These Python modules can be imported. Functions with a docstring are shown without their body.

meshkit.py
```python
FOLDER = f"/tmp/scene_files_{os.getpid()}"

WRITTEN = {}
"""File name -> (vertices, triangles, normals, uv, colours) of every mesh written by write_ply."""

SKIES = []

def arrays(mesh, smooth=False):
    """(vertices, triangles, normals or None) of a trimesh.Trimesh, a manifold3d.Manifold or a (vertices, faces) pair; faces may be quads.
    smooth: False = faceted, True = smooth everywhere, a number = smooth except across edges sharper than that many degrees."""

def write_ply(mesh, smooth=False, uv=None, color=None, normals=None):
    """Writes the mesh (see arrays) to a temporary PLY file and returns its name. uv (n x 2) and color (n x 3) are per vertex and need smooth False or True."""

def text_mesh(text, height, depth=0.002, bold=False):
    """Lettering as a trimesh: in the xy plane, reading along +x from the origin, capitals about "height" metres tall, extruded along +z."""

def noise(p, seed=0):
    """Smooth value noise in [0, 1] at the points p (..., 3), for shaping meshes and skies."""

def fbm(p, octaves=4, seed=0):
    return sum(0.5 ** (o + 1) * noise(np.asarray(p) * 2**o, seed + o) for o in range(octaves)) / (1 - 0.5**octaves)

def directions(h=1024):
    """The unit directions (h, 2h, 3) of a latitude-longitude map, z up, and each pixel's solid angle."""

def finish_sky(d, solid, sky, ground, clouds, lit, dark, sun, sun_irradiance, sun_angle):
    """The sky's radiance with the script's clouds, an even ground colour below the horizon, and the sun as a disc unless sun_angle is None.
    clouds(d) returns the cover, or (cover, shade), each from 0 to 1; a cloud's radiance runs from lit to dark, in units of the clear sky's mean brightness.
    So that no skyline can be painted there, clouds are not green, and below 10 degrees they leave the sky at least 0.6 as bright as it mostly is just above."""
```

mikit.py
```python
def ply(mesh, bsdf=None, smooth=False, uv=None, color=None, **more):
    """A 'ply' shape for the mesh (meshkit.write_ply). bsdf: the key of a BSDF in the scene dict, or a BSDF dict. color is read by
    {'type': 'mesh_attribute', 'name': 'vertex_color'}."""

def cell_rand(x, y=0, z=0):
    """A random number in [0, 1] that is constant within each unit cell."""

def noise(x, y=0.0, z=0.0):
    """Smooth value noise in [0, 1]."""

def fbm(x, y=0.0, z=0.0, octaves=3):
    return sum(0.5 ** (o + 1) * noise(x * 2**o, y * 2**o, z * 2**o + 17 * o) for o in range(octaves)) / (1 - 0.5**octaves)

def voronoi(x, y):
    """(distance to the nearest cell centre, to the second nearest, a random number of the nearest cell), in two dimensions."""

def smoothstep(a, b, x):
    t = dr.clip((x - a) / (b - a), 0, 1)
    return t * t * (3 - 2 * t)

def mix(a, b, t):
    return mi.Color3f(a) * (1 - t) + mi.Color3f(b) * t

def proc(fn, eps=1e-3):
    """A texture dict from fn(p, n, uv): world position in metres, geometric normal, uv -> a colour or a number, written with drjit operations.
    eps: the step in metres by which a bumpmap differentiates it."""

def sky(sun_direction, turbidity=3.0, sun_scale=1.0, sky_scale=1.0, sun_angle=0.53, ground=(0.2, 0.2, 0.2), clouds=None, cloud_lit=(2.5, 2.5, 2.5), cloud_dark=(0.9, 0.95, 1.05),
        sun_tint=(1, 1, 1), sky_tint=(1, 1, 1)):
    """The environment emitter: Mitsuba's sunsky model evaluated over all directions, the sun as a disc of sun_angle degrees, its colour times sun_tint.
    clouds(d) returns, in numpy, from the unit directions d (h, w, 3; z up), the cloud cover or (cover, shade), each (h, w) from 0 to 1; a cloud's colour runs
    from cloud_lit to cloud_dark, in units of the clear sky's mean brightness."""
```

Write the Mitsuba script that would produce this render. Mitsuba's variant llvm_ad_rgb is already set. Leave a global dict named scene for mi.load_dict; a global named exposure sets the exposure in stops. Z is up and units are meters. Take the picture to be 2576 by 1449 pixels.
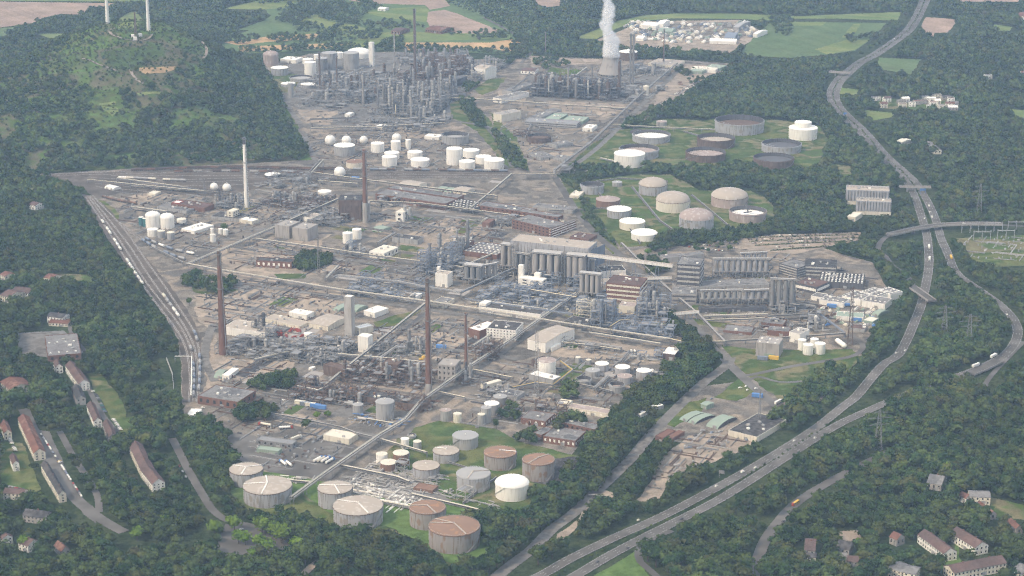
import math, random
import numpy as np, trimesh, shapely
import shapely.geometry as sg
from shapely.ops import unary_union
from shapely import affinity
import drjit as dr
import mitsuba as mi
import mikit, meshkit
from mikit import noise, fbm, smoothstep, mix

T = mi.ScalarTransform4f
scene, labels = {}, {}
# ---------------------------------------------------------------- camera, sky, exposure, air
ALT, PITCH, FOC, CX, CY = 800.0, math.radians(17.4), 5100.0, 1288.0, 724.5
CP, SP = math.cos(PITCH), math.sin(PITCH)
scene['haze_air'] = {'type': 'homogeneous', 'albedo': {'type': 'rgb', 'value': [0.47, 0.665, 0.93]}, 'sigma_t': 7.6e-5}
scene['camera'] = {'type': 'perspective', 'fov': math.degrees(2 * math.atan(1288 / FOC)), 'fov_axis': 'x', 'near_clip': 1.0, 'far_clip': 40000.0,
                   'to_world': T().look_at(origin=[0, 0, ALT], target=[0, 1000 * CP, ALT - 1000 * SP], up=[0, 0, 1]), 'medium': {'type': 'ref', 'id': 'haze_air'}}
scene['sky'] = mikit.sky([-0.62, -0.45, 0.75], turbidity=4, sun_scale=0.65, sun_angle=8, clouds=lambda d: 1.0, cloud_lit=(2.3, 2.4, 2.6))
exposure = 2.03

# ---------------------------------------------------------------- surveying: from a point of the photograph (2576 x 1449) to the map
def at(x, y, z=0.0):
    d = np.array([x - CX, FOC * CP + (CY - y) * SP, -FOC * SP + (CY - y) * CP])
    return np.array([0, 0, ALT]) + d * ((z - ALT) / d[2])
def height(p, y):
    q = (CY - y) / FOC
    return ALT + (q * p[1] * CP - p[1] * SP) / (CP + q * SP)
def mpp(p):                                                           # metres per photograph unit at a map point
    return (p[1] * CP + ALT * SP) / FOC
def pix(p):
    dep = p[1] * CP - (p[2] - ALT) * SP
    return CX + FOC * p[0] / dep, CY - FOC * (p[1] * SP + (p[2] - ALT) * CP) / dep
def pl(s, z=0.0):                                                     # "x,y x,y ..." -> map points
    return [at(*map(float, q.split(',')), z)[:2] for q in s.split()]

# ---------------------------------------------------------------- materials
def M(name, tex=None, rgb=None, rough=0.7, kind='diffuse', **kw):
    base = mikit.proc(tex) if tex else {'type': 'rgb', 'value': list(rgb)}
    if kind == 'diffuse':
        b = {'type': 'diffuse', 'reflectance': base}
    else:
        b = {'type': 'principled', 'base_color': base, 'roughness': rough, 'specular': 0.35, **kw}
    scene[name] = {'type': 'twosided', 'bsdf': b}
def streak(a, b, c=None, amt=0.6, f=0.9):                              # weathered paint: runs down the wall, blotches
    def fn(p, n, uv):
        up = dr.abs(n.z)
        s = noise(p.x * f, p.y * f, p.z * 0.06)
        w = noise(p.x * 0.12, p.y * 0.12, p.z * 0.2 + 5)
        k = smoothstep(0.45, 0.85, s * (1 - up * 0.5)) * amt + (w - 0.5) * 0.35 * amt
        col = mix(a, b, dr.clip(k, 0, 1))
        if c is not None:
            col = mix(col, c, smoothstep(0.62, 0.8, noise(p.x * 0.35 + 9, p.y * 0.35, p.z * 0.12)) * 0.8)
        return col
    return fn
def blotch(cols, s1=0.02, s2=0.15, grain=0.25):                        # ground: broad patches of several colours with fine grain
    def fn(p, n, uv):
        a = fbm(p.x * s1, p.y * s1, 0.0, 3)
        b = fbm(p.x * s2 + 31, p.y * s2, 0.0, 2)
        g = noise(p.x * 0.9, p.y * 0.9)
        t = dr.clip((a - 0.25) * 2, 0, 1) * (len(cols) - 1)
        col = mi.Color3f(cols[0])
        for i in range(1, len(cols)):
            col = mix(col, cols[i], smoothstep(0.0, 1.0, t - (i - 1) + (b - 0.5) * 1.2))
        return col * (1 + (b - 0.5) * 0.5 + (g - 0.5) * grain)
    return fn
def leaf(a, b, c):
    def fn(p, n, uv):
        k = noise(p.x * 0.10, p.y * 0.10)
        l = noise(p.x * 0.3, p.y * 0.3, p.z * 0.3)
        w = fbm(p.x * 0.014 + 7, p.y * 0.014, 0.0, 2)
        col = mix(a, b, smoothstep(0.3, 0.7, k))
        col = mix(col, c, smoothstep(0.6, 0.9, noise(p.x * 0.07 + 40, p.y * 0.07)) * 0.7)
        return col * (0.68 + 0.5 * l) * (0.58 + 0.84 * w)
    return fn
def furrow(a, b, ang, s=0.09):
    ca, sa = math.cos(ang), math.sin(ang)
    def fn(p, n, uv):
        u = p.x * ca + p.y * sa
        r = noise(u * s, (p.y * ca - p.x * sa) * 0.004)
        w = fbm(p.x * 0.008, p.y * 0.008, 0.0, 3)
        k = noise(p.x * 0.03, p.y * 0.03)
        return mix(a, b, dr.clip(r * 0.9 + w * 0.9 - 0.35, 0, 1)) * (0.74 + 0.26 * noise(p.x * 0.3, p.y * 0.3) + 0.26 * k)
    return fn
M('m_white', streak((.80, .77, .70), (.56, .52, .45), None, .5), kind='p', rough=.5)
M('m_cream', streak((.66, .61, .50), (.48, .42, .33), None, .6), kind='p', rough=.6)
M('m_shell', streak((.36, .36, .37), (.20, .19, .185), (.27, .24, .21), .8), kind='p', rough=.6)
M('m_grey', streak((.345, .34, .33), (.20, .195, .19), None, .7), kind='p', rough=.6)
M('m_dark', streak((.10, .10, .11), (.05, .05, .055), None, .6), kind='p', rough=.7)
M('m_rust', streak((.215, .13, .095), (.15, .10, .08), (.27, .165, .11), .8), kind='p', rough=.85)
M('m_rustroof', streak((.25, .16, .115), (.18, .12, .10), (.34, .185, .105), .8, .3), kind='p', rough=.85)
M('m_rustshell', streak((.30, .275, .26), (.20, .165, .145), (.25, .165, .12), .85), kind='p', rough=.8)
M('m_brown', streak((.155, .115, .10), (.10, .08, .075), (.19, .145, .125), .7), rough=.8)
M('m_paleroof', streak((.45, .395, .335), (.34, .295, .25), (.52, .47, .42), .6, .25), rough=.8)
M('m_pinkroof', streak((.40, .33, .30), (.30, .25, .23), (.5, .45, .42), .6, .3), rough=.8)
M('m_concrete', streak((.38, .355, .33), (.26, .245, .23), None, .7, .5), rough=.9)
M('m_brick', streak((.20, .115, .092), (.14, .088, .075), (.23, .15, .12), .6, .4))
M('m_roofgrey', blotch([(.16, .16, .165), (.24, .235, .23), (.20, .19, .19)], .05, .3))
M('m_roofdark', blotch([(.07, .07, .075), (.11, .105, .105)], .05, .3))
M('m_roofred', blotch([(.215, .11, .085), (.16, .09, .075), (.24, .14, .11)], .08, .5))
M('m_roofbrown', blotch([(.17, .115, .105), (.12, .09, .085)], .08, .5))
M('m_steel', streak((.235, .235, .235), (.13, .13, .135), (.20, .17, .155), .7), kind='p', rough=.5)
M('m_bluesteel', streak((.19, .222, .275), (.13, .14, .165), None, .6), kind='p', rough=.5)
M('m_pipe', streak((.43, .41, .38), (.28, .26, .235), None, .6), kind='p', rough=.45)
M('m_blue', rgb=(.10, .22, .47), kind='p', rough=.5)
M('m_green', streak((.27, .33, .265), (.18, .23, .19), None, .5), kind='p', rough=.6)
M('m_teal', rgb=(.05, .16, .17), kind='p', rough=.6)
M('m_red', rgb=(.33, .065, .05), kind='p', rough=.5)
M('m_yellow', rgb=(.62, .40, .07), kind='p', rough=.5)
M('m_glass', rgb=(.045, .05, .06), kind='p', rough=.25)
M('m_mark', rgb=(.36, .355, .34))
M('m_asphalt', blotch([(.155, .147, .138), (.20, .19, .178), (.175, .165, .155)], .03, .2, .15))
M('m_road', blotch([(.135, .128, .121), (.165, .157, .149)], .01, .06, .08))
M('m_yard', blotch([(.130, .122, .113), (.235, .205, .172), (.165, .152, .137), (.29, .24, .19), (.145, .136, .126)], .021, .11, .45))
M('m_gravel', blotch([(.345, .28, .22), (.29, .245, .20), (.39, .32, .25), (.31, .26, .21)], .025, .12, .3))
M('m_ballast', blotch([(.115, .10, .09), (.15, .13, .115), (.10, .09, .082)], .02, .15, .3))
M('m_grass', blotch([(.075, .12, .04), (.135, .145, .055), (.065, .105, .035), (.19, .17, .095), (.08, .125, .04)], .016, .12, .3))
M('m_lawn', blotch([(.095, .16, .045), (.12, .18, .055)], .02, .15, .2))
M('m_bed', rgb=(.195, .17, .15))
M('m_heath', blotch([(.075, .12, .038), (.105, .125, .048), (.09, .15, .04), (.13, .12, .07), (.07, .112, .036)], .010, .09, .4))
M('m_floor', blotch([(.032, .05, .025), (.055, .07, .034)], .03, .2, .4))
M('m_tan', furrow((.40, .29, .22), (.33, .25, .20), .6))
M('m_stubble', furrow((.52, .35, .18), (.42, .29, .16), .2))
M('m_meadow', furrow((.13, .19, .065), (.21, .235, .085), 1.1, .05))
M('m_crop', furrow((.095, .15, .065), (.13, .175, .08), .4, .07))
M('leaf_a', leaf((.030, .060, .026), (.074, .106, .038), (.115, .118, .042)))
M('leaf_b', leaf((.040, .076, .030), (.090, .126, .042), (.056, .074, .034)))
M('leaf_c', leaf((.12, .21, .03), (.17, .26, .045), (.14, .20, .035)))
M('leaf_d', leaf((.062, .078, .036), (.088, .098, .042), (.078, .070, .042)))
M('m_trunk', rgb=(.09, .07, .055))

# ---------------------------------------------------------------- mesh helpers
class MB:
    def __init__(s): s.v, s.f, s.n = [], [], 0
    def add(s, v, f):
        s.v.append(np.asarray(v, float)); s.f.append(np.asarray(f, int) + s.n); s.n += len(v); return s
    def frame(s, o, u, w, L, W, z0, z1):                               # box on a map rectangle: corner o, unit axes u, w
        o, u, w = (np.asarray(q, float)[:2] for q in (o, u, w))
        c = [o, o + u * L, o + u * L + w * W, o + w * W]
        v = [(*p, z0) for p in c] + [(*p, z1) for p in c]
        f = [[0, 1, 5], [0, 5, 4], [1, 2, 6], [1, 6, 5], [2, 3, 7], [2, 7, 6], [3, 0, 4], [3, 4, 7], [4, 5, 6], [4, 6, 7]]
        if z0 > 0.5: f += [[0, 2, 1], [0, 3, 2]]
        if u[0] * w[1] - u[1] * w[0] < 0: f = [q[::-1] for q in f]
        return s.add(v, f)
    def box(s, x, y, z, lx, ly, lz, yaw=0.0):
        u = np.array([math.cos(yaw), math.sin(yaw)]); w = np.array([-u[1], u[0]])
        return s.frame(np.array([x, y]) - u * lx / 2 - w * ly / 2, u, w, lx, ly, z, z + lz)
    def beam(s, a, b, w, h=None):
        a, b = np.asarray(a, float), np.asarray(b, float); d = b - a; l = np.linalg.norm(d)
        if l < 1e-6: return s
        d /= l; r = np.cross(d, [0, 0, 1.0]) if abs(d[2]) < .95 else np.array([1.0, 0, 0]); r /= np.linalg.norm(r); t = np.cross(r, d); h = h or w
        q = [(-1, -1), (1, -1), (1, 1), (-1, 1)]
        v = [a + r * i * w / 2 + t * j * h / 2 for i, j in q] + [b + r * i * w / 2 + t * j * h / 2 for i, j in q]
        return s.add(v, [[0, 1, 5], [0, 5, 4], [1, 2, 6], [1, 6, 5], [2, 3, 7], [2, 7, 6], [3, 0, 4], [3, 4, 7], [4, 5, 6], [4, 6, 7], [0, 2, 1], [0, 3, 2]])
    def cyl(s, a, b, r0, r1=None, n=12, cap0=False, cap1=True):
        a, b = np.asarray(a, float), np.asarray(b, float); r1 = r0 if r1 is None else r1; d = b - a; l = np.linalg.norm(d); d /= l
        r = np.cross(d, [0, 0, 1.0]) if abs(d[2]) < .95 else np.array([1.0, 0, 0]); r /= np.linalg.norm(r); t = np.cross(d, r)
        k = np.arange(n) * 2 * math.pi / n; ring = np.cos(k)[:, None] * r + np.sin(k)[:, None] * t
        v = np.vstack([a + ring * r0, b + ring * r1, a[None], b[None]]); i = np.arange(n); j = (i + 1) % n
        f = [np.stack([i, j, j + n], 1), np.stack([i, j + n, i + n], 1)]
        if cap0: f.append(np.stack([j, i, i * 0 + 2 * n], 1))
        if cap1: f.append(np.stack([i + n, j + n, i * 0 + 2 * n + 1], 1))
        return s.add(v, np.vstack(f))
    def lathe(s, x, y, prof, n=32):                                    # prof: (r, z) from the bottom up
        k = np.arange(n) * 2 * math.pi / n; v = np.vstack([np.stack([x + r * np.cos(k), y + r * np.sin(k), k * 0 + z], 1) for r, z in prof]); i = np.arange(n); j = (i + 1) % n; f = []
        for q in range(len(prof) - 1):
            f += [np.stack([i, j, j + n], 1) + q * n, np.stack([i, j + n, i + n], 1) + q * n]
        return s.add(v, np.vstack(f))
    def mesh(s):
        return trimesh.Trimesh(np.vstack(s.v), np.vstack(s.f), process=False)
count = {}
def numbered(key):
    n = count.get(key, 0); count[key] = n + 1
    return key if n == 0 else f'{key}_{n:03d}'
def thing(kind, label, cat, group=None):
    k = numbered(kind); labels[k] = {'label': label, 'category': cat}
    if group: labels[k]['group'] = group
    return k
def part(parent, name, mb, mat, smooth=False, label=None, stuff=False, tw=None):
    k = numbered(f'{parent}__{name}')
    d = mikit.ply(mb.mesh(), mat, smooth) if isinstance(mb, MB) else {**mb, 'bsdf': {'type': 'ref', 'id': mat}}
    if tw is not None: d = {**d, 'to_world': tw}
    scene[k] = d
    if label or stuff: labels[k] = {**({'label': label} if label else {}), **({'kind': 'stuff'} if stuff else {})}
    return k
def single(kind, mb, mat, label, cat, group=None, smooth=False, tw=None):
    k = thing(kind, label, cat, group)
    scene[k] = mikit.ply(mb.mesh(), mat, smooth) if isinstance(mb, MB) else {**mb, 'bsdf': {'type': 'ref', 'id': mat}}
    if tw is not None: scene[k] = {**scene[k], 'to_world': tw}
    return k
def place(x, y, z=0, yaw=0, s=1.0):
    return T().translate([float(x), float(y), float(z)]).rotate([0, 0, 1], math.degrees(yaw)).scale(s if isinstance(s, (int, float)) else list(s))
rng = np.random.default_rng(11); random.seed(5)
unit = lambda v: np.asarray(v, float) / np.linalg.norm(v)
OPEN, KEEP = [], []                                                   # no trees inside OPEN; KEEP: what must stay in view, with the ground before it
def lee(y, h=13.0): return h * y / ALT                                 # how far a tree of height h, seen from the aeroplane, covers the ground behind it
def keep(p, fore=16, b=3):
    p = p if hasattr(p, 'buffer') else sg.Polygon([q[:2] for q in p]).convex_hull
    fore = max(fore, lee(p.centroid.y) * .8)
    KEEP.append(unary_union([p, affinity.translate(p, 0, -fore)]).convex_hull.buffer(b))

# ---------------------------------------------------------------- terrain: flat land with a spoil-heap hill
HILL = sg.Polygon(pl('-300,480 60,432 400,420 788,400 745,322 700,235 655,158 560,128 300,118 130,150 -60,225 -300,300'))
_hb = np.array([HILL.exterior.interpolate(t).coords[0] for t in np.arange(0, HILL.length, 8.0)])
from scipy.spatial import cKDTree
_kd = cKDTree(_hb)
def terrain(x, y):
    x, y = np.asarray(x, float), np.asarray(y, float); p = np.stack([x.ravel(), y.ravel()], 1)
    d = _kd.query(p)[0] * shapely.contains_xy(HILL, p[:, 0], p[:, 1])
    c = np.hypot(p[:, 0] + 712, (p[:, 1] - 3758) * .95); t = d / (d + np.maximum(c - 72, 0) + 1e-6); h = 130 * (.5 * t + .5 * t * t * (3 - 2 * t))
    h = h + 2.6 * np.sin(h / 21 * 6.283) * np.minimum(1, d / 80)
    h += np.minimum(d / 60, 1) * 3.5 * (meshkit.fbm(np.stack([p[:, 0] / 70, p[:, 1] / 70, p[:, 0] * 0], 1), 3) - 0.5) * 2
    return h.reshape(x.shape)
def on_land(x, y):                                                    # like at(), on the hill's surface
    d = at(x, y, 0) - np.array([0, 0, ALT]); ts = np.linspace(0.75, 1, 500)
    q = np.array([0, 0, ALT]) + ts[:, None] * d; below = q[:, 2] <= terrain(q[:, 0], q[:, 1]) + 1e-3
    return q[np.argmax(below)] if below.any() else q[-1]
def wob(poly, amp=2.0, step=6.0, s=0.05):
    r = np.array(shapely.segmentize(poly, step).exterior.coords)[:-1]; q = np.stack([r[:, 0] * s, r[:, 1] * s, r[:, 0] * 0], 1)
    o = sg.Polygon(r + amp * 2 * (np.stack([meshkit.fbm(q, 3), meshkit.fbm(q + 50, 3)], 1) - 0.5)).buffer(0)
    return o if o.geom_type == 'Polygon' else max(o.geoms, key=lambda g: g.area)
def sheet(kind, poly, z, mat, label=None, parent=None, drape=False):
    v, f = trimesh.creation.triangulate_polygon(poly, engine='earcut'); v = np.column_stack([v, np.full(len(v), z)])
    if len(f) and np.cross(v[f[0][1]] - v[f[0][0]], v[f[0][2]] - v[f[0][0]])[2] < 0: f = f[:, ::-1]
    k = numbered(kind); scene[k] = mikit.ply(trimesh.Trimesh(v, f, process=False), mat); labels[k] = {'kind': 'structure', **({'label': label} if label else {})}
    return k
def spline(pts, step=8.0):
    p = np.array([np.asarray(q)[:2] for q in pts], float); p = np.vstack([2 * p[0] - p[1], p, 2 * p[-1] - p[-2]]); out = []
    for i in range(1, len(p) - 2):
        a, b, c, d = p[i - 1:i + 3]; n = max(2, int(np.linalg.norm(c - b) / step))
        for t in np.arange(n) / n:
            out.append(.5 * (2 * b + (c - a) * t + (2 * a - 5 * b + 4 * c - d) * t * t + (3 * b - a - 3 * c + d) * t ** 3))
    return np.array(out + [p[-2]])
def ribbon(c, off0, off1, z, mb=None, sel=None):
    mb = mb or MB(); t = np.gradient(c, axis=0); t /= np.linalg.norm(t, axis=1, keepdims=True); n = np.stack([t[:, 1], -t[:, 0]], 1)
    z = np.broadcast_to(z, (len(c),)); a, b = c + n * off0, c + n * off1; k = len(c); i = np.arange(k - 1)
    if sel is not None: i = i[sel(i)]
    return mb.add(np.vstack([np.column_stack([a, z]), np.column_stack([b, z])]), np.vstack([np.stack([i, i + k, i + k + 1], 1), np.stack([i, i + k + 1, i + 1], 1)]))
def road(kind, s, w, mat='m_road', label=None, z=0.65, clear=3.0, smooth=True, fore=.9, hide=None):
    c = spline(pl(s)) if smooth else np.array(pl(s)); k = numbered(kind); labels[k] = {'kind': 'structure', **({'label': label} if label else {})}
    scene[k] = mikit.ply(ribbon(c, -w / 2, w / 2, z).mesh(), mat)
    OPEN.append(sg.LineString(c).buffer(w / 2 + clear, cap_style=2))
    if fore: OPEN.append(unary_union([sg.MultiPoint([a, b, a - [0, lee(a[1]) * fore], b - [0, lee(b[1]) * fore]]).convex_hull for a, b in zip(c[:-1], c[1:]) if not (hide and hide(*a))]).buffer(w / 2))
    return k, c
def field(s, mat, label, kind='field', z=.1, amp=2.5, clear=True, shrink=0, land=False):
    p = sg.Polygon([on_land(*map(float, q.split(',')))[:2] for q in s.split()] if land else pl(s)).buffer(0)
    p = wob(p if p.geom_type == 'Polygon' else max(p.geoms, key=lambda g: g.area), amp)
    if not land: sheet(kind, p, z, mat, label)
    if clear: OPEN.append(p.buffer(shrink)); OPEN.extend(affinity.translate(p, 0, -lee(p.centroid.y) * f).buffer(shrink) for f in ((.35, .7, 1.0) if kind == 'field' else (.5,)))
    return p
def scatter(poly, sp, seed=1, jit=.45):
    x0, y0, x1, y1 = poly.bounds; r = np.random.default_rng(seed)
    gx, gy = np.meshgrid(np.arange(x0, x1, sp), np.arange(y0, y1, sp * .87)); gx = gx + (np.arange(gx.shape[0]) % 2)[:, None] * sp / 2
    p = np.stack([gx.ravel(), gy.ravel()], 1) + r.uniform(-jit, jit, (gx.size, 2)) * sp
    return p[shapely.contains_xy(poly, p[:, 0], p[:, 1])]
# the works' own grid: racks and streets run along GU and GW
GU = unit((at(1450, 737) - at(799, 1206))[:2]); GW = np.array([GU[1], -GU[0]]); GA = math.atan2(GU[1], GU[0])
# ---------------------------------------------------------------- the land
g = MB().add([(-16000, -3000, 0), (16000, -3000, 0), (16000, 30000, 0), (-16000, 30000, 0)], [[0, 1, 2], [0, 2, 3]])
scene['ground'] = mikit.ply(g.mesh(), 'm_floor'); labels['ground'] = {'kind': 'structure'}
x0, y0, x1, y1 = HILL.bounds
hx, hy = np.meshgrid(np.arange(x0 - 20, x1 + 20, 12.0), np.arange(y0 - 20, y1 + 20, 12.0)); hz = terrain(hx, hy) - .05
nx = hx.shape[1]; i = np.arange((hx.shape[0] - 1) * nx).reshape(-1, nx)[:, :-1].ravel()
scene['hill'] = mikit.ply(trimesh.Trimesh(np.stack([hx.ravel(), hy.ravel(), hz.ravel()], 1), np.vstack([np.stack([i, i + 1, i + nx + 1], 1), np.stack([i, i + nx + 1, i + nx], 1)]), process=False), 'm_heath', True)
labels['hill'] = {'kind': 'structure', 'label': 'wooded spoil heap hill with a heath top behind the works'}
for s in ('265,62 300,54 340,54 375,78 372,96 330,104 290,98 270,80', '235,85 260,72 270,95 240,120 170,150 215,180 240,190 300,215 320,200 290,180 250,150 280,120', '300,120 350,108 360,135 300,150', '315,178 330,175 372,212 365,216 320,190', '390,110 430,120 460,145 430,140 395,125',
          '350,172 455,170 420,185 362,188', '225,250 300,250 310,285 285,300 255,275', '345,234 430,236 428,244 350,244',
          '430,288 600,292 610,302 440,298', '480,128 505,104 520,108 522,140 510,150 512,118'):
    field(s, None, None, land=True)
FIELDS = [
 ('m_tan', 'broad pinkish stubble field behind the hill', '-60,6 0,4 300,8 300,11 242,20 208,37 152,35 107,45 85,58 0,69 -60,74'),
 ('m_meadow', 'narrow green strip above the pinkish stubble field', '-60,-14 380,-10 380,4 -60,2'),
 ('m_crop', 'green field below the pinkish stubble field', '-60,76 0,71 55,66 42,80 0,93 -60,98'),
 ('m_meadow', 'small yellowish meadow on the far side of the hill', '88,84 190,85 180,93 130,97'),
 ('m_meadow', 'meadow between woods beyond the wind turbines', '285,58 325,30 345,30 365,55 400,62 380,68'),
 ('m_meadow', 'pale green field beside the top hedge', '644,3 719,-6 754,-6 731,15 716,20 655,24 560,22'),
 ('m_crop', 'green pasture west of the round copse', '598,76 640,60 700,40 745,37 700,58 644,75'),
 ('m_meadow', 'meadow with a line of dark bushes', '784,35 841,42 856,55 924,72 919,85 864,92 856,82 794,60 754,70 740,62'),
 ('m_stubble', 'long orange stubble strip behind the tank park', '600,117 869,108 888,112 900,119 794,122 644,128 606,131'),
 ('m_stubble', 'orange stubble patches between trees', '560,106 640,98 669,92 804,84 790,98 669,106 600,114'),
 ('m_tan', 'big sunlit tan field under the diagonal lane', '1074,30 1119,25 1144,32 1269,82 1169,86 1089,75 1074,57'),
 ('m_tan', 'pinkish ploughed field at the top edge', '830,-8 1111,-8 1134,15 1081,25 1069,13 919,8'),
 ('m_meadow', 'light green field crossed by a row of bushes', '944,25 1069,15 1079,27 1071,55 1034,52 969,45 919,32'),
 ('m_meadow', 'wide pale green meadow in front of the tall brown stack', '925,82 1034,80 1281,87 1287,98 1019,105 901,118 872,117'),
 ('m_stubble', 'orange stubble strip behind the far refinery', '1006,107 1231,107 1287,99 1322,105 1332,126 1300,132 1231,122 1016,127'),
 ('m_tan', 'tan field seen over the top woods', '1345,-10 1412,-10 1410,14 1375,18 1350,10'),
 ('m_tan', 'tan field at the top by the motorway', '2395,-8 2570,-8 2560,5 2395,4'),
 ('m_meadow', 'bright green slope beside the steam plume', '1443,97 1523,65 1555,52 1613,40 1700,34 1860,34 1932,38 1908,50 1860,48 1700,46 1600,54 1550,72 1500,98'),
 ('m_meadow', 'long bright green strip under the top woods', '1932,37 2000,41 2267,30 2257,52 2107,47 1990,47 1910,52'),
 ('m_crop', 'large blue green crop field below the fairground', '1940,54 2230,58 2190,100 2150,128 2080,138 1985,146 1860,138 1890,100 1912,78'),
 ('m_meadow', 'light strip inside the blue green crop', '2118,94 2148,60 2166,60 2142,96'), ('m_meadow', 'pale lower edge of the blue green crop field', '2050,124 2130,100 2186,101 2150,126 2080,137'), ('m_meadow', 'pale band along the top of the blue green crop', '1945,55 2080,55 2070,64 1950,66'),
 ('m_tan', 'small square tan field right of the motorway', '2330,43 2402,48 2402,60 2385,82 2350,83 2347,97 2334,97 2336,83 2309,80'),
 ('m_meadow', 'small bright meadow in the right woods', '2490,60 2547,68 2540,78 2490,77'),
 ('m_crop', 'green paddock beside the far overpass', '2212,145 2317,150 2292,187 2202,172'),
 ('m_meadow', 'clearing below the villa cluster', '2162,275 2252,285 2240,296 2182,306'),
 ('m_meadow', 'yellowish clearing at the right edge', '2520,272 2600,280 2600,300 2540,292'),
 ('m_meadow', 'grass triangle beside the motorway bend', '2113,220 2160,226 2155,240 2110,235'),
 ('m_grass', 'switchyard grass at the right edge', '2405,600 2600,590 2600,668 2480,672 2420,640'),
 ('m_lawn', 'bright meadow between motorway and ramp', '1485,1455 1600,1386 1606,1410 1640,1455'),
 ('m_grass', 'clearing with dry grass by the motorway', '2090,412 2140,418 2140,440 2110,446'),
]
field('560,140 560,104 640,70 680,40 640,-10 1340,-10 1340,140 1000,124 780,128 600,136', 'm_crop', 'green pastures spread behind the far refinery', z=.06)
for i_, (m, l, s) in enumerate(FIELDS): field(s, m, l, z=.08 + .004 * i_)
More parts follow.
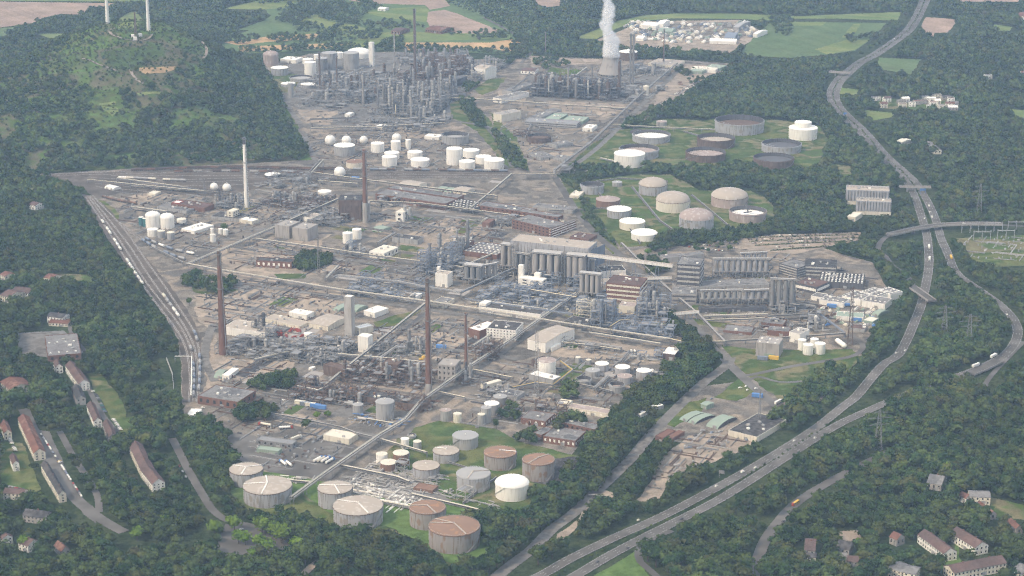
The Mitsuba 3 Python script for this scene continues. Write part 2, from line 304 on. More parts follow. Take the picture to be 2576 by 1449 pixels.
# ---------------------------------------------------------------- the works' ground
YARDS = [
 ('m_yard', 'paved and gravelled ground of the refinery', '662,165 692,215 745,330 790,402 560,414 340,424 100,438 200,462 262,462 232,500 250,545 290,622 335,692 380,752 420,803 447,850 455,905 458,1010 470,1075 560,1082 580,1130 640,1180 900,1400 1300,1240 1400,1200 1470,1100 1560,1025 1690,905 1735,865 1800,862 1850,940 1965,1035 2060,1010 2165,905 2190,830 2240,740 2195,660 2120,640 1990,600 1850,600 1700,620 1600,620 1480,520 1430,470 1400,440 1490,365 1600,292 1700,250 1810,190 1840,160 1700,150 1560,150 1330,140 1200,150 1000,130 780,135'),
 ('m_gravel', 'sandy fairground meadow with tents', '1560,78 1613,54 1863,50 1908,75 1888,105 1830,136 1750,130 1563,117 1490,104'),
 ('m_gravel', 'scrap yard ground beside the gravel road', '1650,1165 1690,1130 1735,1095 1830,1085 1900,1105 1880,1130 1790,1165 1740,1195 1690,1210 1655,1262 1600,1262 1640,1205'),
 ('m_gravel', 'bare gravel at the end of the gravel road', '1400,1345 1440,1320 1462,1300 1470,1268 1510,1230 1545,1240 1530,1262 1500,1280 1460,1318 1400,1372'),
 ('m_yard', 'plots of the depot beside the gravel road', '1690,1040 1760,975 1880,955 1965,1030 1990,1000 1985,1060 1920,1100 1830,1085 1760,1090 1710,1110 1660,1110 1640,1085'),
]
for m, l, s in YARDS: field(s, m, l, 'yard', .22)
field('670,190 780,138 1000,132 1215,152 1180,235 1110,305 780,318 735,270', 'm_asphalt', 'grey paved ground of the far refinery', 'yard', .228, 8, False)
field('1330,190 1560,180 1680,165 1640,215 1590,255 1340,252', 'm_asphalt', 'grey paved ground of the far plant', 'yard', .232, 8, False)
field('1600,60 1860,54 1895,75 1860,100 1620,96', 'm_yard', 'trampled fairground plots', 'yard', .236, 6, False)
GRAVEL = ('490,745 560,735 700,720 870,735 900,790 780,790 700,800 560,805 520,830 495,800', '540,840 560,900 600,905 720,905 730,940 620,930 560,960 530,1000 515,980 525,900',
 '560,915 640,920 740,905 745,945 650,975 560,945', '640,1040 760,1040 850,1075 800,1085 700,1060', '545,625 690,615 830,650 860,680 740,700 620,690 560,665', '1000,600 1090,560 1150,540 1210,545 1220,580 1130,610 1060,640 1000,620',
 '760,590 830,590 800,620 760,622', '960,525 1020,520 1000,560 950,570', '1400,850 1560,865 1690,890 1650,915 1560,905 1420,900 1380,895', '980,850 1080,830 1170,850 1160,900 1060,905 980,880', '640,1120 760,1130 730,1165 650,1150',
 '690,830 800,800 820,850 740,865', '1310,950 1400,960 1380,1010 1300,1000', '1380,255 1560,262 1590,275 1500,300 1380,275', '1720,160 1820,170 1770,215 1700,260 1640,300 1600,320 1640,270', '1640,205 1790,215 1720,255 1650,262',
 '750,275 850,280 830,315 770,310', '1250,230 1330,215 1320,260 1250,250', '1380,385 1440,380 1430,405 1370,410', '300,500 430,470 460,490 350,515', '560,505 640,500 640,520 560,522', '1825,800 1950,790 1940,820 1830,835', '900,1270 1060,1235 1340,1300 1320,1318 1120,1265 960,1245',
 '1330,145 1560,150 1520,160 1340,170', '660,620 760,640 700,660 650,650', '520,680 700,700 690,715 520,705')
for k, s in enumerate(GRAVEL):
    field(s, 'm_gravel', 'bare sandy gravel patch on the works ground', 'gravel', .245 + .005 * k, 6, False)
GRASS = [('lawn of the southern tank park', '575,1190 640,1215 760,1235 790,1262 890,1210 960,1160 1010,1085 1100,1060 1240,1075 1300,1110 1460,1150 1440,1200 1380,1280 1340,1330 1290,1345 1200,1425 1120,1425 1040,1400 840,1370 700,1310 610,1280 580,1230'),
 ('grass of the crude tank park', '1480,368 1560,325 1700,322 1790,300 1960,302 2060,318 2082,350 2060,410 2020,425 1880,415 1620,418 1420,425'), ('grass of the domed tank park', '1450,472 1500,450 1600,440 1690,440 1760,480 1890,480 1945,510 1950,560 1880,575 1790,588 1720,592 1660,618 1560,622 1500,560'),
 ('grass strip along the east street', '1410,455 1440,470 1500,560 1560,630 1540,640 1470,560'), ('grass beside the fork of the works road', '1815,868 1900,880 2150,880 2165,905 2110,960 2060,1000 1970,1010 1900,960 1850,920'),
 ('green verge along the ditch', '1130,262 1165,250 1230,300 1300,420 1280,425 1200,330 1140,300'), ('grass plot between the far plants', '1190,225 1230,200 1275,195 1250,225 1210,240'), ('green wedge below the far plants', '1230,280 1300,345 1330,420 1310,425 1250,340'),
 ('grass island in the rail fan', '225,500 262,505 305,545 300,560 255,525'), ('weedy mound by the tall brick chimney', '455,705 490,698 520,710 470,722'), ('weeds on the gravel yard', '480,722 560,715 600,730 560,745 490,738'),
 ('weeds beside the long pipe rack', '690,690 770,690 765,702 700,702'), ('green bank in the gravel yard', '740,665 770,645 830,645 835,665 760,682'), ('grass triangle beside the diagonal rack', '945,810 1000,790 1060,780 1010,820 950,825'),
 ('dry grass below the bulk terminal', '1930,940 2010,930 2090,930 2080,950 1990,965 1920,955'), ('grass of the far plant', '1380,170 1470,175 1450,190 1375,190'), ('grass under the far tanks', '662,175 690,180 760,190 740,230 700,235'),
 ('green verge below the round terminal', '1640,1060 1720,1020 1780,1000 1760,1040 1700,1075'), ('grass by the storage plots', '1800,1000 1860,950 1900,985 1850,1010'), ('grass behind the crude tanks', '1590,305 1700,300 1780,305 1700,325')]
for k, (l, s) in enumerate(GRASS): field(s, 'm_grass', l, 'grass_plot', .40 + .008 * k, 4, k in (1, 2, 4, 10, 14, 19))
field('585,1185 760,1240 830,1290 1000,1335 1060,1390 1130,1420 1220,1400 1290,1340 1230,1290 1000,1210 960,1180 1100,1090 1240,1085 1280,1200 1230,1260 1010,1200 880,1225 690,1190 600,1180', 'm_lawn', 'bright grass between the southern tanks', 'grass_plot', .585, 4, False)
field('855,1215 880,1185 930,1172 1060,1215 1140,1258 1060,1270 960,1255 890,1240', 'm_asphalt', 'grey gravel under the pipe manifold', 'manifold_floor', .60, 5, False)
field('1390,1155 1460,1150 1450,1185 1400,1225 1340,1215 1310,1195', 'm_roofdark', 'dark cinder ground in the tank bund', 'bund_floor', .61, 3, False)
field('760,1115 850,1080 890,1120 930,1140 800,1206 690,1190 640,1175 560,1140 560,1085', 'm_road', 'concrete truck park', 'truck_park', .42, 2, False)
field('800,1125 870,1120 840,1165 770,1160', 'm_asphalt', 'pale slab of the truck park', 'truck_park', .44, 2, False)
field('565,1318 660,1330 790,1358 760,1380 640,1395 590,1420 540,1385', 'm_road', 'car park shaded by young trees', 'car_park', .2, 2)
field('1960,590 2165,585 2160,605 2000,640 1850,625 1850,602', 'm_gravel', 'staff car park in rows', 'car_park', .5, 2, shrink=-3)
field('120,442 330,429 560,425 800,427 1290,427 1290,446 900,452 800,460 700,462 560,494 420,490 300,486 240,500 215,478', 'm_ballast', 'dark ballast of the northern sidings', 'rail_bed', .60, 3)
field('205,488 235,540 278,614 328,684 375,745 420,800 450,850 458,900 460,1012 497,1012 507,960 507,850 472,780 412,700 352,630 302,558 262,515 228,492', 'm_ballast', 'brown ballast fan of the western sidings', 'rail_bed', .62, 2)
field('92,1082 125,1086 160,1165 205,1248 252,1288 240,1318 205,1292 188,1258 138,1180', 'm_road', 'street square at the crossing', 'square', .14, 2)
for s in ('0,1110 60,1115 75,1160 100,1230 60,1260 0,1240', '50,838 160,832 215,880 120,900 45,890', '130,692 200,690 255,702 240,712 140,712', '215,940 250,935 310,1010 330,1080 300,1090 260,1020', '355,1040 330,1100 310,1110 290,1060'):
    field(s, 'm_grass', 'gardens and plots between the houses', 'garden', .11, 3)
field('45,838 160,832 215,880 190,905 120,900 45,890', 'm_asphalt', 'asphalt round the flat roofed school', 'yard', .16, 2, False)
field('2095,1345 2120,1335 2160,1332 2168,1350 2140,1362 2105,1358', 'm_gravel', 'sandy garden plot between right hand houses', 'garden', .13, 3)
field('2400,1340 2415,1400 2425,1425 2330,1440 2400,1390', 'm_lawn', 'lawn between two white gabled terraces', 'garden', .13, 3)
field('2480,1250 2576,1270 2600,1310 2500,1300', 'm_grass', 'gardens at the right edge', 'garden', .13, 3)
field('2210,240 2300,262 2395,240 2390,285 2290,280 2205,270', 'm_grass', 'gardens of the villa cluster', 'garden', .13, 3)
# ---------------------------------------------------------------- roads
A_PTS = '1150,1545 1255,1490 1353,1452 1438,1405 1538,1357 1663,1301 1788,1236 1931,1155 2039,1087 2082,1055 2119,1025 2152,1000 2177,970 2202,940 2227,914 2259,894 2282,854 2302,807 2317,769 2325,735 2334,690 2337,655 2334,612 2329,582 2317,542 2300,492 2283,462 2262,437 2215,392 2160,330 2125,300 2098,270 2088,245 2090,225 2102,205 2122,185 2158,157 2195,137 2240,107 2275,80 2296,52 2311,22 2320,0 2328,-20'
B_PTS = '1270,1545 1370,1490 1448,1449 1538,1396 1638,1344 1788,1269 1870,1220 1994,1140 2094,1077 2177,1037 2300,985 2457,930 2512,905 2545,875 2560,840 2550,805 2517,768 2465,730 2407,688 2384,638 2367,600 2357,563 2342,525 2322,488 2303,458 2276,432 2227,388 2176,330 2139,296 2113,268 2104,245 2106,228 2116,207 2135,188 2170,158 2207,139 2253,107 2288,80 2309,52 2324,22 2334,0 2342,-20'
_, CA = road('motorway', A_PTS, 12.5, label='motorway carriageway on the works side')
_, CB = road('motorway', B_PTS, 12.5, label='motorway carriageway on the forest side', hide=lambda x, y: (2190 < pix((x, y, 0))[0] < 2440 and 945 < pix((x, y, 0))[1] < 1034) or (2415 < pix((x, y, 0))[0] < 2512 and 690 < pix((x, y, 0))[1] < 765))
road('works_road', '1395,445 1430,500 1463,550 1513,603 1563,643 1615,690 1663,727 1730,800 1790,870 1832,915 1880,962 1940,1012 1972,1036', 11, label='wide works road running down the east side')
road('gravel_road', '1838,900 1825,922 1763,970 1688,1042 1650,1082 1630,1103 1588,1154 1513,1226 1438,1296 1388,1333 1338,1383 1288,1421 1240,1460', 13, 'm_asphalt', 'dusty gravel road below the works', clear=0)
road('lane', '1850,925 1875,945 1931,935 2007,920 2132,900 2164,885 2170,868 2150,850 2138,842', 7, label='loop lane round the white tanks')
road('lane', '1880,962 1905,948 1960,962 2020,960 2060,950', 5, label='small lane across the dry grass')
road('overpass_road', '2576,570 2500,566 2457,566 2407,567 2357,570 2307,578 2239,592 2214,612 2210,632 2227,645 2244,668 2282,697 2307,730 2345,760', 8, z=.66, label='slip road looping to the curved overpass')
road('street', '2260,1130 2192,1159 2082,1216 2001,1268 1947,1328 1918,1374 1898,1440 1890,1480', 11, label='tree lined street with an orange bus', fore=.8, clear=1.5, hide=lambda x, y: pix((x, y, 0))[0] > 2120)
road('slip_road', '1690,1336 1650,1352 1618,1371 1605,1390 1611,1414 1638,1438 1670,1470', 7, label='curved slip road beside the bright meadow')
road('street', '432,1105 437,1111 475,1186 512,1249 537,1286 575,1311 643,1326 781,1358', 8.5, label='grey street past the long apartment rows')
road('street', '60,1030 85,1086 118,1144 150,1199 190,1256 230,1290 275,1320 312,1340', 12, label='main street with a row of parked cars')
road('street', '150,1086 190,1159 225,1211 245,1250 250,1290', 7, label='service street beside the main street')
road('street', '218,960 227,987 262,1050 295,1087', 6, label='short street with parked cars behind the houses')
road('street', '175,820 182,845 215,885', 5, label='path beside the flat roofed school')
road('path', '760,1449 800,1415 850,1408 920,1408', 8, 'm_gravel', label='sandy track bend at the bottom')
road('lane', '1216,44 1290,84 1320,110', 7, label='diagonal lane between the far fields', clear=0)
road('lane', '1310,160 1330,140 1335,130', 8, label='entry lane of the far plant')
road('lane', '2575,860 2490,950 2475,990', 6, label='forest road under the viaduct')
road('lane', '1160,250 1215,312 1265,370 1310,420', 5, label='lane along the green ditch')
for s, l in (('820,1206 1064,1020 1290,868 1470,740', 'street under the main pipe rack'), ('470,690 560,708 870,750 1300,812 1640,858', 'street along the long pipe rack'), ('645,620 906,658 1166,692', 'street along the middle rack'),
             ('540,960 515,900 530,830 540,815', 'sandy street by the brick chimney'), ('500,1010 640,1040 860,1085', 'street to the truck park'), ('720,1010 800,980 1080,785', 'inner street along the diagonal rack'),
             ('760,320 700,230 665,170', 'boundary street below the hill'), ('800,420 760,330', 'boundary street at the rail crossing'), ('1410,440 1500,375 1615,265 1720,165', 'street along the diagonal far rack'), ('1040,880 1180,885 1300,905', 'street across the process block'),
             ('1290,990 1420,1000 1560,1005', 'street below the little tanks'), ('860,1085 1000,1100 1040,1060', 'street of the tank park'), ('650,500 900,535 1140,545 1290,560', 'street of the north block'), ('1110,300 1250,330 1290,420', 'street along the white tanks')):
    c = np.array(pl(s)); k = numbered('works_street'); labels[k] = {'kind': 'structure', 'label': l}; scene[k] = mikit.ply(ribbon(spline(pl(s)), -5, 5, .70).mesh(), 'm_asphalt')
for c, k in ((CA, 'motorway'), (CB, 'motorway_001')):                 # painted lines: pieces too small to single out
    d = np.concatenate([[0], np.cumsum(np.linalg.norm(np.diff(c, axis=0), axis=1))]); f = np.stack([np.interp(np.arange(0, d[-1], 6.0), d, c[:, q]) for q in (0, 1)], 1); mk = MB()
    for o in (-5.6, 5.4): ribbon(f, o, o + .35, .68, mk)
    for o in (-2.0, 1.7): ribbon(f, o, o + .35, .68, mk, lambda i: i % 3 == 0)
    part(k, 'marking', mk, 'm_mark', stuff=True)
MED = []
for i in range(0, len(CA)):
    j = np.argmin(((CB - CA[i]) ** 2).sum(1)); w = np.linalg.norm(CB[j] - CA[i])
    if w < 34: MED.append((CA[i] + CB[j]) / 2)
    if w < 30: OPEN.append(sg.LineString([CA[i], CB[j]]).buffer(5))
OPEN.append(sg.LineString(CA).buffer(12)); OPEN.append(sg.LineString(CB).buffer(12))

MAINY = sg.Polygon(pl('560,500 900,440 1280,450 1420,560 1640,700 1960,680 2100,760 1980,840 1700,850 1560,1000 1400,1060 1060,1060 860,1080 560,1030 540,820 480,690')).buffer(-8); pr = np.random.default_rng(31); done_ = []
for k in range(900):
    x0, y0, x1, y1 = MAINY.bounds; p = np.array([pr.uniform(x0, x1), pr.uniform(y0, y1)]); l, w = pr.uniform(14, 70), pr.uniform(10, 30)
    if pr.random() < .5: l, w = w, l
    q = sg.Polygon([p, p + GU * l, p + GU * l + GW * w, p + GW * w])
    if not MAINY.contains(q) or any(q.intersects(o) for o in done_): continue
    done_.append(q.buffer(3)); kk = len(done_)
    sheet('paved_plot', wob(q, .7, 8), .385 + .0001 * kk, ('m_asphalt', 'm_roofdark', 'm_gravel', 'm_road', 'm_gravel', 'm_asphalt', 'm_grass', 'm_gravel', 'm_concrete', 'm_grass')[int(pr.integers(10))], 'rectangular paved or gravelled plot on the works ground')
    if kk > 130: break

def drape(kind, poly, mat, label, dz=.25):
    v, f = trimesh.creation.triangulate_polygon(poly, engine='earcut'); v = np.column_stack([v, np.zeros(len(v))]); v, f = trimesh.remesh.subdivide_to_size(v, f, 10.0, max_iter=12)[:2]; v[:, 2] = terrain(v[:, 0], v[:, 1]) + dz
    k = numbered(kind); scene[k] = mikit.ply(trimesh.Trimesh(v, f, process=False), mat); labels[k] = {'kind': 'structure', 'label': label}
for s, m, l in (('350,172 400,170 453,171 440,178 415,184 370,188 352,181', 'm_stubble', 'tan oval clearing on the front slope of the hill'), ('292,58 335,54 352,60 345,70 300,72', 'm_meadow', 'yellow grass round the hilltop mast'), ('345,236 430,237 428,243 350,244', 'm_meadow', 'bright grass terrace on the hill'), ('250,262 292,256 300,282 285,296 262,278', 'm_meadow', 'bright green grass patch on the front slope')):
    q = sg.Polygon([on_land(*map(float, z.split(',')))[:2] for z in s.split()]).buffer(0); q = wob(q if q.geom_type == 'Polygon' else max(q.geoms, key=lambda g: g.area), 3); OPEN.append(q.buffer(2)); OPEN.append(affinity.translate(q, 0, -14)); drape('hill_clearing', q, m, l)
for s, l in (('328,176 333,188 345,202 366,213', 'pale track winding down the hill'), ('506,104 516,116 520,132 510,150', 'pale track on the right slope of the hill'), ('290,70 277,76 280,86 300,95 318,101 350,103 374,98 382,88', 'ring path round the hilltop'), ('205,148 240,160 275,172 292,178', 'brown track on the left shoulder of the hill')):
    c = spline([on_land(*map(float, z.split(',')))[:2] for z in s.split()], 10); OPEN.append(sg.LineString(c).buffer(7)); k = numbered('hill_path'); labels[k] = {'kind': 'structure', 'label': l}; scene[k] = mikit.ply(ribbon(c, -2.6, 2.6, terrain(c[:, 0], c[:, 1]) + .5).mesh(), 'm_gravel')
# ---------------------------------------------------------------- storage tanks
def tank(cx, w, yr, yb, roof, shell, rmat, label, rise=None, stair=1, walk=None, wmat='m_white', group=None):
    G = at(cx, yb); u = unit(G[:2]); c = G[:2]
    for _ in range(3): r = w / 2 * mpp(c); c = G[:2] + u * r
    h = max(height(G, yr), 3.0); n = int(np.clip(w * .6, 14, 48)); x, y = c
    t = thing('storage_tank', label, 'storage tank', group)
    e = r * 1.0; rise = (r * (.10 if roof == 'cone' else .22 if roof == 'dome' else .04)) if rise is None else rise
    inner = h * .52
    if roof == 'open':
        part(t, 'shell', MB().lathe(x, y, [(e, 0), (e, h), (e - .4, h)], n), shell, 30)
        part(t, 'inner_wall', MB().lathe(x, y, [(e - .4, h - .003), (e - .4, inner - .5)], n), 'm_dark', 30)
        rk = part(t, 'floating_roof', MB().lathe(x, y, [(e - .5, inner - .6), (e - .5, inner), (e * .82, inner + .3), (0.01, inner - .2)], n), rmat, 30)
        part(t, 'wind_girder', MB().lathe(x, y, [(e + .02, h - 1.6), (e + .9, h - 1.5), (e + .9, h - 1.3), (e + .02, h - 1.2)], n), shell)
        part(rk, 'roof_ladder', MB().beam((x - e + .6, y, h - .2), (x - e * .35, y, inner + .6), 1.2, .3), shell)
    else:
        part(t, 'shell', MB().lathe(x, y, [(e, 0), (e, h)], n), shell, 30)
        if roof == 'dome': prof = [(e * math.cos(a) if a else e + .3, h + rise * math.sin(a)) for a in np.linspace(0, 1.55, 8)]
        elif roof == 'cone': prof = [(e + .25, h - .1), (e + .25, h + .15), (e * .5, h + .15 + rise * .58), (.01, h + .15 + rise)]
        else: prof = [(e + .15, h - .1), (e + .15, h + .25), (.01, h + .25 + rise)]
        rk = part(t, 'roof', MB().lathe(x, y, prof, n), rmat, 40 if roof == 'dome' else 20)
        if w > 45: part(t, 'rim', MB().lathe(x, y, [(e + .1, h - .7), (e + .55, h - .6), (e + .55, h - .2), (e + .1, h - .1)], n), 'm_brown' if rmat in ('m_paleroof', 'm_rustroof') else shell)
        if w > 24: part(rk, 'vent', MB().cyl((x, y, h + rise), (x, y, h + rise + 1.3), .7, n=8), wmat)
    if stair and w > 26:
        m = MB(); a0 = -math.pi / 2 + (.5 if stair > 0 else -1.6)
        for k in range(16):
            a, b = a0 + k * .075, a0 + (k + 1) * .075
            m.beam((x + (e + .5) * math.cos(a), y + (e + .5) * math.sin(a), h * k / 16), (x + (e + .5) * math.cos(b), y + (e + .5) * math.sin(b), h * (k + 1) / 16), .9, .35)
        part(t, 'stair', m, 'm_grey' if shell in ('m_white', 'm_cream') else 'm_steel')
    if walk:
        m = MB()
        for a in walk:
            a = math.radians(a); z = h + rise + .5; q = []
            for f in (0.05, .5, .99): q.append((x + e * f * math.cos(a), y + e * f * math.sin(a), h + .7 + rise * (1 - f)))
            m.beam(q[0], q[1], 1.3, .35).beam(q[1], q[2], 1.3, .35)
        part(rk, 'roof_walkway', m, wmat)
        part(rk, 'railing', MB().lathe(x, y, [(e - .05, h + .9), (e - .05, h + 1.05), (e - .2, h + 1.05)], n), 'm_pipe')
    keep(sg.Point(x, y).buffer(r + 1, 12), 22 + h * .5)
    return t, x, y, r, h
W, C, S, G_, P, R_, B_, K_ = 'm_white', 'm_cream', 'm_shell', 'm_grey', 'm_paleroof', 'm_rust', 'm_brown', 'm_pinkroof'
